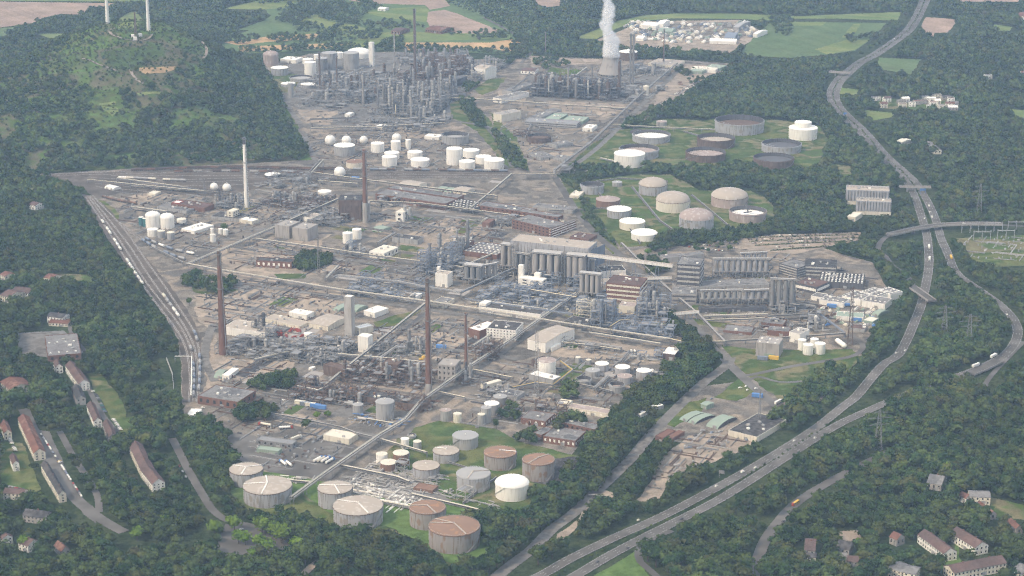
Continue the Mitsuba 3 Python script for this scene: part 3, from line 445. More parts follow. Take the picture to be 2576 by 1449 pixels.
TANKS = [
 (621, 83, 1195, 1228, 'cone', S, P, 'grey tank with bright roof walkway, westernmost of the southern tank park', None, 1, (30, 150, 260)),
 (675, 121, 1244, 1280, 'cone', S, P, 'broad grey tank with three pale roof walkways left of the pipe manifold', None, 1, (100, 175, 262)),
 (844, 86, 1243, 1284, 'cone', S, P, 'grey tank with pale round hatch on its roof beside the pipe manifold', None, 1, (160, 20, 290)),
 (902, 124, 1296, 1336, 'cone', S, P, 'largest pale roofed grey tank by the southern tree line', None, 1, (150, 300)),
 (1076, 90, 1294, 1336, 'cone', 'm_rustshell', 'm_rustroof', 'rusty roofed tank half hidden behind the largest rusty tank', None, 1, (170, 300), P),
 (1143, 128, 1349, 1396, 'cone', 'm_rustshell', 'm_rustroof', 'largest rusty roofed tank at the southern edge', None, 1, (140, 165, 300), P),
 (1072, 67, 1183, 1211, 'cone', S, P, 'grey tank with pale speckled roof east of the brown tanks', None, 1),
 (1122, 65, 1145, 1168, 'cone', S, P, 'small grey tank with pale roof below the faded grey tank', None, 1, (150,)),
 (1171, 64, 1106, 1134, 'flat', G_, G_, 'faded all grey tank with grey roof at the edge of the southern tanks', None, -1),
 (1258, 81, 1152, 1186, 'cone', 'm_rustshell', 'm_rustroof', 'grey tank with brown rusted roof and white walkway on its right', None, 1, (0,)),
 (1354, 81, 1171, 1214, 'cone', 'm_rustshell', 'm_rustroof', 'grey tank with reddish rusted roof standing on black cinder ground', None, 1, (50, 230), P),
 (1191, 84, 1206, 1242, 'cone', S, G_, 'grey tank with bent rusty walkway on a grey roof', None, 1, (250, 20), P),
 (1288, 84, 1228, 1264, 'dome', W, W, 'bright white domed tank in the southern tank park', 5, -1),
 (978, 41, 1170, 1190, 'flat', R_, C, 'front one of two brown tanks with cream roofs', None, 1),
 (1009, 40, 1146, 1174, 'flat', R_, C, 'rear one of two brown tanks with cream roofs', None, 1),
 (961, 29, 1147, 1173, 'flat', W, C, 'small white tank beside the brown tanks', None, 0),
 (1019, 21, 1107, 1131, 'cone', W, W, 'slim tall white tank behind the brown tanks', None, 0),
 (1050, 21, 1114, 1134, 'flat', G_, C, 'slim grey tank with cream roof behind the brown tanks', None, 0),
 (1036, 20, 1096, 1105, 'open', G_, C, 'tiny open grey tank at the top of the southern tank park', None, 0),
 (969, 46, 1017, 1061, 'flat', G_, G_, 'tall blue grey tank below the main brick chimney', 2.5, 1),
 (901, 27, 1022, 1046, 'flat', G_, G_, 'slimmer blue grey tank beside the tall blue grey tank', 1.5, 0),
 (1122, 27, 1036, 1062, 'flat', G_, K_, 'squat grey tank with pinkish roof east of the main rack', None, 0),
 (1151, 21, 1044, 1066, 'flat', C, C, 'small cream tank next to the pinkish roofed grey tank', None, 0),
 (1237, 38, 1021, 1048, 'flat', G_, W, 'grey tank with clean white roof in the small tank cluster', None, 1),
 (1223, 26, 1029, 1066, 'cone', G_, G_, 'grey tank in front of the white roofed tank', None, 0),
 (1211, 19, 1045, 1071, 'cone', G_, C, 'slim grey tank with a cream roof at the cluster edge', None, 0),
 (1258, 35, 1003, 1022, 'flat', 'm_steel', G_, 'dark grey tank at the back of the small tank cluster', None, 0),
 (776, 22, 842, 860, 'flat', W, W, 'small white tank beside the red machinery yard', 2, 0),
 (1375, 46, 913, 948, 'cone', W, K_, 'tall white tank with pinkish roof beside the flare mast', 2.2, 0),
 (1514, 35, 920, 938, 'flat', S, W, 'dark walled tank with bright white lid, westernmost of three', None, 0),
 (1566, 38, 929, 946, 'flat', S, W, 'dark walled tank with bright white lid, middle of three', None, 0),
 (1619, 38, 938, 957, 'flat', S, W, 'dark walled tank with bright white lid, easternmost of three', None, 0),
 (1454, 14, 901, 915, 'flat', G_, C, 'tiny grey tank at the sandy yard, western one of a pair', None, 0),
 (1481, 13, 907, 918, 'flat', G_, C, 'tiny grey tank at the sandy yard, eastern one of a pair', None, 0),
 (1491, 37, 937, 951, 'flat', G_, G_, 'dull grey tank in front of the westernmost white lidded tank', None, 0),
 (1468, 39, 958, 976, 'open', G_, G_, 'open grey tank at the corner of the small tank field', None, 0),
 (1571, 38, 952, 968, 'flat', S, K_, 'dull tank with yellowish roof in front of the middle white lidded tank', None, 0),
 (1551, 39, 972, 992, 'open', G_, K_, 'open grey tank with pinkish inside in the small tank field', None, 0),
 (2017, 21, 858, 883, 'flat', W, W, 'white tank, rear left of the four beside the bullet vessel', 1, 0),
 (2048, 21, 856, 876, 'flat', W, W, 'white tank, rear right of the four beside the bullet vessel', 1, 0),
 (2032, 26, 871, 895, 'flat', W, W, 'white tank, front left of the four beside the bullet vessel', 1, 0),
 (2062, 27, 868, 893, 'flat', W, W, 'white tank, front right of the four beside the bullet vessel', 1, 0),
 (1620, 65, 593, 609, 'dome', W, W, 'white tank with a blue mark at the south tip of the domed tank park', 3, 1),
 (1590, 64, 564, 582, 'flat', C, W, 'cream walled white roofed tank next to the blue marked tank', 2.5, 1),
 (1557, 61, 533, 552, 'flat', S, W, 'grey walled tank with smooth white roof', 2, 1),
 (1529, 60, 508, 527, 'cone', 'm_rust', K_, 'rusty pink tank with a pinkish cone roof', 4, 1),
 (1751, 87, 556, 582, 'dome', S, K_, 'grey walled tank under a pinkish dome behind a conifer', 11.5, -1),
 (1692, 85, 512, 537, 'dome', C, P, 'cream tank with a broad beige dome, middle of the domed tank park', 11.5, 1),
 (1642, 71, 471, 494, 'dome', S, P, 'grey walled tank with cream dome at the forest edge', 9.5, 1),
 (1834, 92, 503, 526, 'dome', K_, P, 'pinkish tank with a beige dome set inside its rim', 11, 1),
 (1880, 93, 541, 563, 'open', K_, W, 'pinkish open tank with white floating roof and dark centre', None, 1),
 (1489, 59, 470, 491, 'open', S, 'm_dark', 'open dark grey tank at the top of the domed tank park', None, 1),
 (1552, 26, 461, 471, 'flat', G_, G_, 'low grey tank inside a ring bund', None, 0),
 (1583, 77, 394, 423, 'cone', W, W, 'big white tank standing behind the woods of the crude park', 3, 1),
 (1607, 99, 384, 404, 'open', S, K_, 'open crude tank with pale roof behind the big white tank', None, 1),
 (1774, 100, 392, 411, 'open', B_, K_, 'brown open crude tank with pale floating roof, front middle', None, -1),
 (1945, 101, 407, 426, 'open', B_, 'm_dark', 'brown open crude tank with dark inside, front right', None, 1),
 (1859, 123, 315, 342, 'open', S, B_, 'largest open crude tank with reddish floating roof', None, 1),
 (1638, 95, 347, 364, 'open', S, W, 'open crude tank with white speckled roof at the west of the park', None, 1),
 (1800, 94, 355, 377, 'open', B_, P, 'brownish open crude tank with speckled roof in the middle of the park', None, 1),
 (1965, 99, 371, 390, 'open', S, 'm_dark', 'open crude tank with dark inside behind the front right tank', None, 1),
 (2019, 71, 328, 355, 'flat', W, W, 'white crude tank carrying a smaller white drum on top', 2, 1),
 (1664, 27, 308, 319, 'flat', G_, K_, 'small grey tank with a pink roof at the forest edge', None, 0),
 (1143, 40, 378, 417, 'flat', W, W, 'tallest white tank of the finished product row', 2, 1),
 (1185, 42, 382, 400, 'flat', W, W, 'white tank right behind the tallest white tank', 2, 1),
 (1216, 40, 398, 414, 'flat', W, W, 'white tank tucked behind the easternmost white tank', 2, 0),
 (1243, 50, 407, 431, 'flat', W, W, 'easternmost white tank by the ditch', 2, 1),
 (1175, 40, 410, 429, 'flat', W, W, 'low white tank in front of the tallest white tank', 2, 0),
 (1057, 47, 406, 422, 'flat', W, W, 'low wide white tank in the middle of the product row', 2, 1),
 (1044, 38, 386, 402, 'flat', W, W, 'white tank behind the low wide white tank', 2, 0),
 (980, 38, 398, 420, 'flat', W, W, 'white tank at the western end of the product row, front one', 2, 0),
 (986, 38, 388, 403, 'flat', W, W, 'white tank at the western end of the product row, rear one', 2, 0),
 (893, 44, 411, 425, 'cone', 'm_cream', 'm_rust', 'low orange rusty tank beside the dark brick chimney', 2, 0),
 (950, 34, 364, 385, 'flat', W, W, 'white tank below the round gas spheres', 2, 0),
 (996, 25, 358, 380, 'flat', W, W, 'slim white tank beside the fourth gas sphere', 2, 0),
 (1027, 14, 353, 376, 'flat', W, W, 'narrow white tank right of the fourth gas sphere', 1, 0),
 (867, 53, 371, 394, 'flat', G_, W, 'grey walled tank with white roof under the gas spheres', 2, 0),
 (1145, 68, 345, 366, 'open', G_, G_, 'open grey tank at the end of the far lane', None, 0),
 (686, 40, 443, 450, 'flat', 'm_dark', W, 'low dark tank with bright white lid in the sidings', 1, 0),
 (817, 34, 485, 502, 'flat', W, W, 'white tank north of the boiler house', 1.5, 0),
 (875, 25, 589, 615, 'flat', W, W, 'white tank of a pair below the boiler house, front one', 1.5, 0),
 (898, 24, 580, 604, 'flat', W, W, 'white tank of a pair below the boiler house, rear one', 1.5, 0),
 (386, 37, 545, 578, 'dome', W, W, 'tall white domed tank by the western sidings, left of the pair', 5, 0),
 (421, 37, 550, 577, 'dome', W, W, 'tall white domed tank by the western sidings, right of the pair', 5, 0),
 (385, 28, 580, 597, 'flat', W, W, 'low white tank in front of the left domed tank', 1, 0),
 (406, 19, 583, 600, 'flat', G_, C, 'grey tank with cream lid by the western sidings, left one', 1, 0),
 (430, 19, 587, 604, 'flat', G_, C, 'grey tank with cream lid by the western sidings, right one', 1, 0),
 (457, 24, 554, 563, 'flat', W, C, 'low white tank behind the right domed tank', 1, 0),
 (356, 13, 548, 570, 'flat', 'm_teal', W, 'teal tank with white lid, left one', 1, 0),
 (366, 12, 551, 572, 'flat', 'm_teal', W, 'teal tank with white lid, right one', 1, 0),
 (534, 8, 576, 590, 'flat', W, W, 'slim white vessel by the lone tree, left of three', 1, 0), (555, 11, 577, 591, 'flat', W, W, 'slim white vessel by the lone tree, middle of three', 1, 0), (568, 13, 579, 593, 'flat', W, W, 'slim white vessel by the lone tree, right of three', 1, 0),
 (536, 15, 592, 610, 'flat', W, C, 'white tank in front of the slim vessels', 1, 0),
 (682, 39, 140, 168, 'dome', K_, K_, 'pinkish domed tank at the far left corner', 7, 0),
 (704, 44, 174, 192, 'flat', S, W, 'far tank with white lid below the pinkish domed tank', 1, 0),
 (758, 57, 199, 208, 'open', G_, G_, 'low open grey tank at the far left', None, 0),
 (781, 30, 159, 196, 'flat', W, W, 'tall white tank standing left of the grey gasholders', 2, 0),
 (775, 28, 151, 163, 'flat', W, W, 'white tank peeping out behind the tall white tank', 2, 0),
 (830, 40, 136, 178, 'flat', G_, G_, 'tall grey gasholder, left of the pair', 1, 0),
 (884, 40, 136, 177, 'flat', G_, G_, 'tall grey gasholder, right of the pair', 1, 0),
 (903, 60, 137, 149, 'dome', W, W, 'wide white dome behind the right gasholder', 9, 0),
 (798, 17, 139, 152, 'flat', W, W, 'small white tank behind the left gasholder', 1, 0),
 (853, 21, 134, 148, 'flat', W, W, 'small white tank between the gasholders', 1, 0),
 (810, 30, 149, 186, 'flat', 'm_steel', G_, 'dark grey vessel in front of the left gasholder', 1, 0),
 (725, 36, 213, 220, 'flat', S, W, 'far low tank with white lid, left one', 1, 0), (775, 37, 215, 222, 'flat', S, W, 'far low tank with white lid, right one', 1, 0),
 (732, 14, 211, 246, 'flat', G_, G_, 'slim grey silo at the far left plant', 1, 0),
 (1580, 47, 134, 154, 'flat', B_, W, 'brown tank with white roof behind the twin stacks', 5, 0),
 (1625, 15, 218, 240, 'flat', C, C, 'small cream tank beside the far rack', 2, 0), (1356, 60, 348, 362, 'open', B_, B_, 'low brown round basin beside the ditch trees', None, 0),
]
TK = {}
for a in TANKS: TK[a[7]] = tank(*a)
t, x, y, r, h = TK['white crude tank carrying a smaller white drum on top']
part(t, 'upper_drum', MB().lathe(x, y + 3, [(r * .6, h + 1.5), (r * .6, h + 9), (.01, h + 11)], 32), W, 30)
t, x, y, r, h = TK['white tank with a blue mark at the south tip of the domed tank park']
m = MB(); a0, a1 = -.75, -.42; k = np.linspace(a0, a1, 7)
for i in range(6):
    for z0, z1 in ((h * .55, h * .68), (h * .73, h * .86)):
        q = [(x + (r + .06) * math.cos(v), y + (r + .06) * math.sin(v)) for v in (k[i], k[i + 1])]
        m.add([(*q[0], z0), (*q[1], z0), (*q[1], z1), (*q[0], z1)], [[0, 1, 2], [0, 2, 3]])
part(t, 'blue_mark', m, 'm_blue', label='blue painted bars on the white shell')
t, x, y, r, h = TK['pinkish open tank with white floating roof and dark centre']
part(t, 'centre_post', MB().cyl((x, y, h * .7), (x, y, h + 5), 1.0, n=8).beam((x - 6, y - 3, h * .72 + 1), (x + 6, y + 2, h * .72 + 1), 3, 1), 'm_dark')
def sphere(cx, cy, rpx, yb, label):
    G = at(cx, yb); s = mpp(G); r = rpx * s; u = unit(G[:2]); x, y = G[:2] + u * r * .8; zc = height((x, y), cy)
    t = thing('gas_sphere', label, 'gas sphere', 'spherical gas tanks on legs')
    sp = trimesh.creation.icosphere(3, r); sp.apply_translation((x, y, zc)); part(t, 'vessel', MB().add(sp.vertices, sp.faces), W, True)
    for k in range(8):
        a = k * math.pi / 4 + .2; part(t, 'leg', MB().cyl((x + r * .93 * math.cos(a), y + r * .93 * math.sin(a), 0), (x + r * .93 * math.cos(a), y + r * .93 * math.sin(a), zc), .5, n=6), 'm_pipe')
    part(t, 'stair', MB().beam((x - r * 1.05, y - r * .5, 1), (x - r * .1, y - r * .2, zc + r), .9, .4), 'm_brown')
    part(t, 'top_platform', MB().cyl((x, y, zc + r - .2), (x, y, zc + r + 1.2), r * .2, n=8), 'm_pipe')
for a in ((855, 433, 14.5, 447, 'largest white gas sphere beside the rail overbridge'), (831, 353, 13.5, 368, 'white gas sphere, westernmost of the row'), (872, 353, 12.3, 366, 'white gas sphere, second of the row'), (915, 352, 10.3, 363, 'white gas sphere, third and smallest of the row'),
          (998, 347, 12, 360, 'white gas sphere, easternmost of the row'), (539, 470, 10.5, 482, 'white gas sphere near the white chimney, left one'), (571, 472, 11, 483, 'white gas sphere near the white chimney, right one')): sphere(*a)

# ---------------------------------------------------------------- chimneys, masts, towers
def chimney(x, yb, yt, w0, w1, segs, label, cat='chimney', n=20, rings=2):
    p = at(x, yb); s = mpp(p); h = height(p, yt); r0, r1 = w0 * s / 2, w1 * s / 2; t = thing('chimney', label, cat); R = lambda f: r0 + (r1 - r0) * f; f0 = 0
    for f1, mat, nm in segs:
        part(t, nm, MB().cyl((p[0], p[1], h * f0), (p[0], p[1], h * f1), R(f0), R(f1), n, cap1=f1 == 1), mat, 30); f0 = f1
    for k in range(rings):
        f = .97 - k * .33; part(t, 'gallery', MB().lathe(p[0], p[1], [(R(f), h * f), (R(f) + 1.1, h * f), (R(f) + 1.1, h * f + 1.1), (R(f) + .9, h * f + 1.1), (R(f) + .9, h * f + .2), (R(f), h * f + .2)], n), 'm_steel')
    part(t, 'ladder', MB().beam((p[0] + r0 * .8, p[1] - r0 * .8, 0), (p[0] + r1 * .8, p[1] - r1 * .8, h), .8), 'm_steel')
    keep(sg.Point(p[0], p[1]).buffer(r0 + 2), 20); return t
br, cc = 'm_brick', 'm_concrete'
chimney(562, 891, 632, 22, 9.5, [(.86, br, 'shaft'), (1, 'm_brown', 'top')], 'tall tapering brick chimney beside the western sidings')
chimney(1079, 992, 700, 18, 10, [(.10, cc, 'base'), (.88, br, 'shaft'), (1, 'm_brown', 'top')], 'slender dark red brick chimney in the middle of the process block')
chimney(920, 560, 376, 15, 9, [(.28, cc, 'base'), (1, br, 'shaft')], 'reddish chimney on a grey base beside the boiler house')
chimney(621, 522, 345, 12, 8, [(.9, W, 'shaft'), (1, 'm_dark', 'top')], 'slim white chimney with dark top in the north block')
chimney(1045, 205, 22, 8, 6, [(.94, 'm_brown', 'shaft'), (1, 'm_dark', 'top')], 'tall brown chimney of the far refinery')
chimney(1585, 213, 84, 5.5, 5, [(1, 'm_steel', 'shaft')], 'grey steel stack behind the cooling tower, left of the twins')
chimney(1592, 213, 86, 5.5, 5, [(1, 'm_steel', 'shaft')], 'grey steel stack behind the cooling tower, right of the twins')
chimney(1173, 924, 787, 10, 6, [(1, br, 'shaft')], 'short reddish chimney beside the grey concrete block')
chimney(993, 185, 80, 3, 1.4, [(.6, 'm_grey', 'shaft'), (1, W, 'top')], 'thin white needle stack left of the tall brown chimney', n=8, rings=1)
chimney(1669, 162, 73, 4.5, 2.2, [(.45, 'm_brown', 'shaft'), (.8, 'm_rust', 'shaft'), (1, 'm_dark', 'top')], 'dark red flare stack behind the far rack', n=8, rings=1)
for x, yb, yt, w, mt, l in ((1380, 243, 197, 3.5, W, 'white furnace stack, left one of the far plant'), (1479, 248, 202, 4, W, 'white furnace stack, right one of the far plant'), (1429, 245, 168, 4.5, 'm_concrete', 'grey furnace stack between the two white stacks'), (1489, 205, 168, 4, 'm_steel', 'dark stack left of the cooling tower'),
    (914, 262, 185, 5, cc, 'beige column stack west of the far columns'), (806, 235, 130, 6, 'm_brown', 'brownish tall vessel left of the far plant'), (849, 235, 140, 5, 'm_brown', 'brown slim vessel between gasholders and columns'), (1558, 215, 150, 9, 'm_brown', 'brown tower against the cooling tower'), (1644, 188, 160, 12, 'm_grey', 'grey vessel beside the flare stack'),
    (996, 292, 262, 4, C, 'cream stack in front of the far columns, left one'), (1035, 308, 240, 4.5, cc, 'cream stack in front of the far columns, right one'), (993, 178, 157, 5, W, 'white short vessel beside the needle stack'), (1372, 130, 80, 2.5, 'm_brown', 'thin mast at the entrance of the far plant')):
    chimney(x, yb, yt, w, w * .85, [(1, mt, 'shaft')], l, n=10, rings=1)
def lattice(p, h, w0, w1, kind, label, cat, arms=(), mat='m_steel', n=9, th=.45, group=None):
    t = thing(kind, label, cat, group); m = MB(); z0 = p[2] if len(p) > 2 else 0; cs = [(-1, -1), (1, -1), (1, 1), (-1, 1)]; q = lambda k, f: (p[0] + cs[k][0] * (w0 + (w1 - w0) * f) / 2, p[1] + cs[k][1] * (w0 + (w1 - w0) * f) / 2, z0 + h * f)
    for k in range(4): part(t, 'leg', MB().beam(q(k, 0), q(k, 1), th), mat)
    for i in range(n):
        for k in range(4): m.beam(q(k, i / n), q((k + 1) % 4, (i + 1) / n), th * .5).beam(q(k, i / n), q((k + 1) % 4, i / n), th * .5)
    part(t, 'bracing', m, mat, stuff=True)
    for f, l, yaw in arms:
        z = z0 + h * f; u = np.array([math.cos(yaw), math.sin(yaw)]); a = np.array([p[0], p[1]])
        part(t, 'cross_arm', MB().beam((*(a - u * l), z), (*(a + u * l), z), th, th).beam((*(a - u * l), z), (*a, z + 2.2), th * .5).beam((*(a + u * l), z), (*a, z + 2.2), th * .5), mat)
    return t
lattice(at(1350, 990), height(at(1350, 990), 832), 5, 2.4, 'flare_mast', 'tall pale lattice flare mast beside the white pinkish roofed tank', 'flare mast', mat='m_grey', n=16)
lattice(at(2138, 868), height(at(2138, 868), 722), 6, 1.2, 'lattice_mast', 'dark lattice power mast beside the sawtooth sheds', 'lattice mast', ((.96, 5, .5),), 'm_brown', 14)
for x, yb, yt, l in ((2462, 545, 462, 'pale lattice pylon standing in the forest behind the curved overpass'), (2374, 850, 768, 'lattice pylon in the woods inside the motorway junction, left one'), (2436, 870, 790, 'lattice pylon in the woods inside the motorway junction, right one'), (2208, 1130, 1030, 'grey lattice pylon in the lower motorway woods')):
    p = at(x, yb); lattice(p, height(p, yt), 8, 1.5, 'power_pylon', l, 'power pylon', ((.62, 11, .2), (.78, 14, .2), (.92, 9, .2)), 'm_steel', 9, .3)
for x, yb, yt, l in ((802, 690, 565, 'thin lattice mast at the middle of the gravel yard'), (1910, 1065, 985, 'thin grey lattice mast by the flat dark hall'), (1117, 905, 830, 'slim lattice mast in the paved yard'), (516, 510, 455, 'slim lattice mast in the sidings'), (1005, 650, 590, 'slim lattice mast behind the white hall')):
    p = at(x, yb); lattice(p, height(p, yt), 3, 1, 'lattice_mast', l, 'lattice mast', (), 'm_steel', 10, .4)
def turbine(x, y, w, label):
    p = on_land(x, y); s = w * mpp(p); t = thing('wind_turbine', label, 'wind turbine'); z = float(terrain(p[0], p[1])); H = 98
    part(t, 'tower', MB().cyl((p[0], p[1], z - 1), (p[0], p[1], z + H), s / 2, s * .17, 20), 'm_white', 30)
    part(t, 'nacelle', MB().box(p[0], p[1] - 1, z + H, 4, 11, 4), 'm_white'); part(t, 'hub', MB().cyl((p[0], p[1] - 6.5, z + H + 2), (p[0], p[1] - 9, z + H + 2), 1.6, .6, 12), 'm_white', 30)
    for k in range(3):
        a = k * 2.094 + .5; d = np.array([math.cos(a), 0, math.sin(a)]); c = np.array([p[0], p[1] - 8, z + H + 2]); part(t, 'blade', MB().cyl(c + d, c + d * 10, .9, 1.3, 8).cyl(c + d * 10, c + d * 38, 1.3, .25, 8), 'm_white', 40)
turbine(271, 59, 10.5, 'white wind turbine tower on the hill, left one'); turbine(374, 78, 10.5, 'white wind turbine tower on the hill, right one')
p = on_land(342, 96); p[2] = float(terrain(p[0], p[1])); lattice(p, 48, 4.5, 1.2, 'radio_mast', 'red and white radio mast on the hilltop beside white huts', 'radio mast', ((.7, 2.5, 0),), 'm_brown', 10, .8)
for k, (x, y) in enumerate(((335, 94), (353, 92), (340, 101))):
    q = on_land(x, y); z = float(terrain(q[0], q[1])); single('hut', MB().box(q[0], q[1], z - .5, 7, 6, 5.5, .2), W, ('white hut left of the radio mast', 'white hut right of the radio mast', 'small white hut in front of the radio mast')[k], 'hut')
# cooling tower with its plume of steam
p = at(1538, 194); s = mpp(p); r = 32 * s; h = height(p, 147); x, y = p[0], p[1] + r
prof = [(r * (1 - .41 * math.sin(f * 1.35)) + r * .04 * max(0, f - .85) * 6, h * (.08 + .92 * f)) for f in np.linspace(0, 1, 14)]
t = thing('cooling_tower', 'beige concrete cooling tower with a white steam plume rising from it', 'cooling tower')
part(t, 'shell', MB().lathe(x, y, prof + [(q[0] - 1.0, q[1]) for q in prof[::-1]], 48), cc, 30)
for k in range(24):
    a = k * math.pi / 12; part(t, 'strut', MB().beam((x + r * 1.03 * math.cos(a), y + r * 1.03 * math.sin(a), 0), (x + r * math.cos(a + .1), y + r * math.sin(a + .1), h * .09), 1.1), cc)
part(t, 'lip', MB().lathe(x, y, [(prof[-1][0] + .02, h - 1.6), (prof[-1][0] + .8, h - 1.4), (prof[-1][0] + .8, h + .1), (prof[-1][0] - .5, h + .1)], 48), cc)
CT = (x, y, h, prof[-1][0])
# white towers
def block(A, B, C_, h, mat, roofmat, label, cat='building', kind='building', gable=0, arch=0, win=None, bands=None, parapet=True, z0=0, group=None, door=True, roofz=True, fore=14, over=.5, dots=None, wmat='m_glass', chim=0):
    """Box, gabled or arched building. A, B, C_: three roof corners in the photograph, AB one side, C_ the next corner (either end)."""
    a, b, c = (at(*q, h)[:2] for q in (A, B, C_)); u = unit(b - a); L = np.linalg.norm(b - a); w = np.array([-u[1], u[0]]); Wd = float(np.dot(c - a, w))
    if Wd < 0: a, u, w, Wd = b, -u, -w, -Wd
    t = thing(kind, label, cat, group)
    return house(t, a, u, w, L, max(Wd, 2), h, mat, roofmat, gable, arch, win, bands, parapet, z0, door, fore, over, dots, wmat, chim)
def house(t, a, u, w, L, Wd, h, mat, roofmat, gable=0, arch=0, win=None, bands=None, parapet=True, z0=0, door=True, fore=14, over=.5, dots=None, wmat='m_glass', chim=0):
    P2 = lambda i, j, z: (*(a + u * i + w * j), z)
    if arch:
        k = np.linspace(0, math.pi, 9); v = []; rr = h if arch is True else arch
        for e in (0, L): v += [P2(e, Wd / 2 - Wd / 2 * math.cos(q), z0 + rr * math.sin(q)) for q in k]
        f = []
        for i in range(8): f += [[i, i + 9, i + 10], [i, i + 10, i + 1]]
        m = trimesh.Trimesh(v, f, process=False); part(t, 'roof', MB().add(m.vertices, m.faces), roofmat, 40)
        for e, o in ((0, 0), (L, 9)):
            part(t, 'wall', MB().add([P2(e + (.3 if e == 0 else -.3), Wd / 2 - Wd / 2 * math.cos(q) * .98, z0 + rr * .98 * math.sin(q)) for q in k], [[0, i, i + 1] if o == 0 else [0, i + 1, i] for i in range(1, 8)]), mat)
    elif gable:
        g = gable; ph = [(0, z0), (Wd, z0), (Wd, h), (Wd / 2, h + g), (0, h)]; v = [P2(0, j, z) for j, z in ph] + [P2(L, j, z) for j, z in ph]
        part(t, 'wall', MB().add(v, [[0, 1, 2], [0, 2, 4], [2, 3, 4], [5, 7, 6], [5, 9, 7], [7, 9, 8], [0, 5, 6], [0, 6, 1], [1, 6, 7], [1, 7, 2], [0, 4, 9], [0, 9, 5]]), mat)
        m = MB(); th = .3; sl = g / (Wd / 2)
        for s0, s1 in ((-over, Wd / 2), (Wd + over, Wd / 2)):
            zz = h - over * sl
            q = [P2(-over, s0, zz + .05), P2(L + over, s0, zz + .05), P2(L + over, s1, h + g + .05), P2(-over, s1, h + g + .05)]
            q2 = [(e[0], e[1], e[2] + th) for e in q]; o = [[4, 5, 6], [4, 6, 7], [0, 1, 5], [0, 5, 4], [1, 2, 6], [1, 6, 5], [3, 0, 4], [3, 4, 7]]
            m.add(q + q2, o if s0 < 0 else [e[::-1] for e in o])
        rk = part(t, 'roof', m, roofmat)
        for k in range(chim):
            f = (k + .5) / chim; part(rk, 'chimney', MB().frame(a + u * L * f + w * (Wd / 2 - .5), u, w, 1.2, 1.0, h + g * .6, h + g + 1.5), 'm_brick')
    else:
        part(t, 'wall', MB().frame(a, u, w, L, Wd, z0, h), mat)
        rk = part(t, 'roof', MB().frame(a + (u + w) * .35, u, w, L - .7, Wd - .7, h + .003, h + .25), roofmat)
        if parapet and min(L, Wd) > 8:
            m = MB(); q = .4
            m.frame(a, u, w, L, q, h + .003, h + .8).frame(a + w * (Wd - q), u, w, L, q, h + .003, h + .8).frame(a + w * q, u, w, q, Wd - 2 * q, h + .003, h + .8).frame(a + w * q + u * (L - q), u, w, q, Wd - 2 * q, h + .003, h + .8)
            part(t, 'parapet', m, mat)
            if min(L, Wd) > 14:
                rr = np.random.default_rng(int(L * 100)); 
                for k in range(int(min(6, 1 + L * Wd / 300))):
                    i, j = rr.uniform(.15, .8) * L, rr.uniform(.15, .75) * Wd; part(rk, 'roof_unit', MB().frame(a + u * i + w * j, u, w, rr.uniform(1.5, 4), rr.uniform(1.5, 3), h + .25, h + rr.uniform(1.2, 2.6)), ['m_grey', 'm_white', 'm_pipe'][k % 3])
        if dots:
            nx_, ny_ = dots
            for i in range(nx_):
                for j in range(ny_): part(rk, 'rooflight', MB().frame(a + u * L * (i + .3) / nx_ + w * Wd * (j + .25) / ny_, u, w, min(2.2, L / nx_ * .5), min(2.2, Wd / ny_ * .5), h + .25, h + 1.0), 'm_white')
    faces = [(a, u, -w, L, 'x'), (a + u * L, w, u, Wd, 'y'), (a + u * L + w * Wd, -u, w, L, 'x'), (a + w * Wd, -w, -u, Wd, 'y')]
    vis = [f for f in faces if np.dot(f[2], -unit(a)) > .12]
    if win and not arch:
        rows, sp = win
        for o, d, nrm, ln, ax in vis:
            nc = max(1, int(ln / sp)); fh = (h - z0) / rows
            for i in range(nc):
                for r in range(rows):
                    part(t, 'window', MB().frame(o + d * (ln * (i + .5) / nc - sp * .2) + nrm * .002, d, nrm, sp * .4, .06, z0 + fh * (r + .35), z0 + fh * (r + .8)), wmat)
    if bands and not arch:
        rows, bm = bands
        for o, d, nrm, ln, ax in vis:
            fh = (h - z0) / rows
            for r in range(rows): part(t, 'window_band', MB().frame(o + d * 1.0 + nrm * .002, d, nrm, ln - 2.0, .12, z0 + fh * (r + .38), z0 + fh * (r + .78)), bm)
    if door and vis and not bands:
        o, d, nrm, ln, ax = vis[0]; dw = min(4.5, ln * .3); part(t, 'door', MB().frame(o + d * ln * .55 + nrm * .003, d, nrm, dw, .1, z0 + .02, z0 + min(4.2, (h - z0) * .6 if not arch else 4)), 'm_grey')
    q = [a, a + u * L, a + u * L + w * Wd, a + w * Wd]; keep(sg.Polygon(q), fore + h * .4); OPEN.append(sg.Polygon(q).buffer(3))
    return t, a, u, w, L, Wd, h
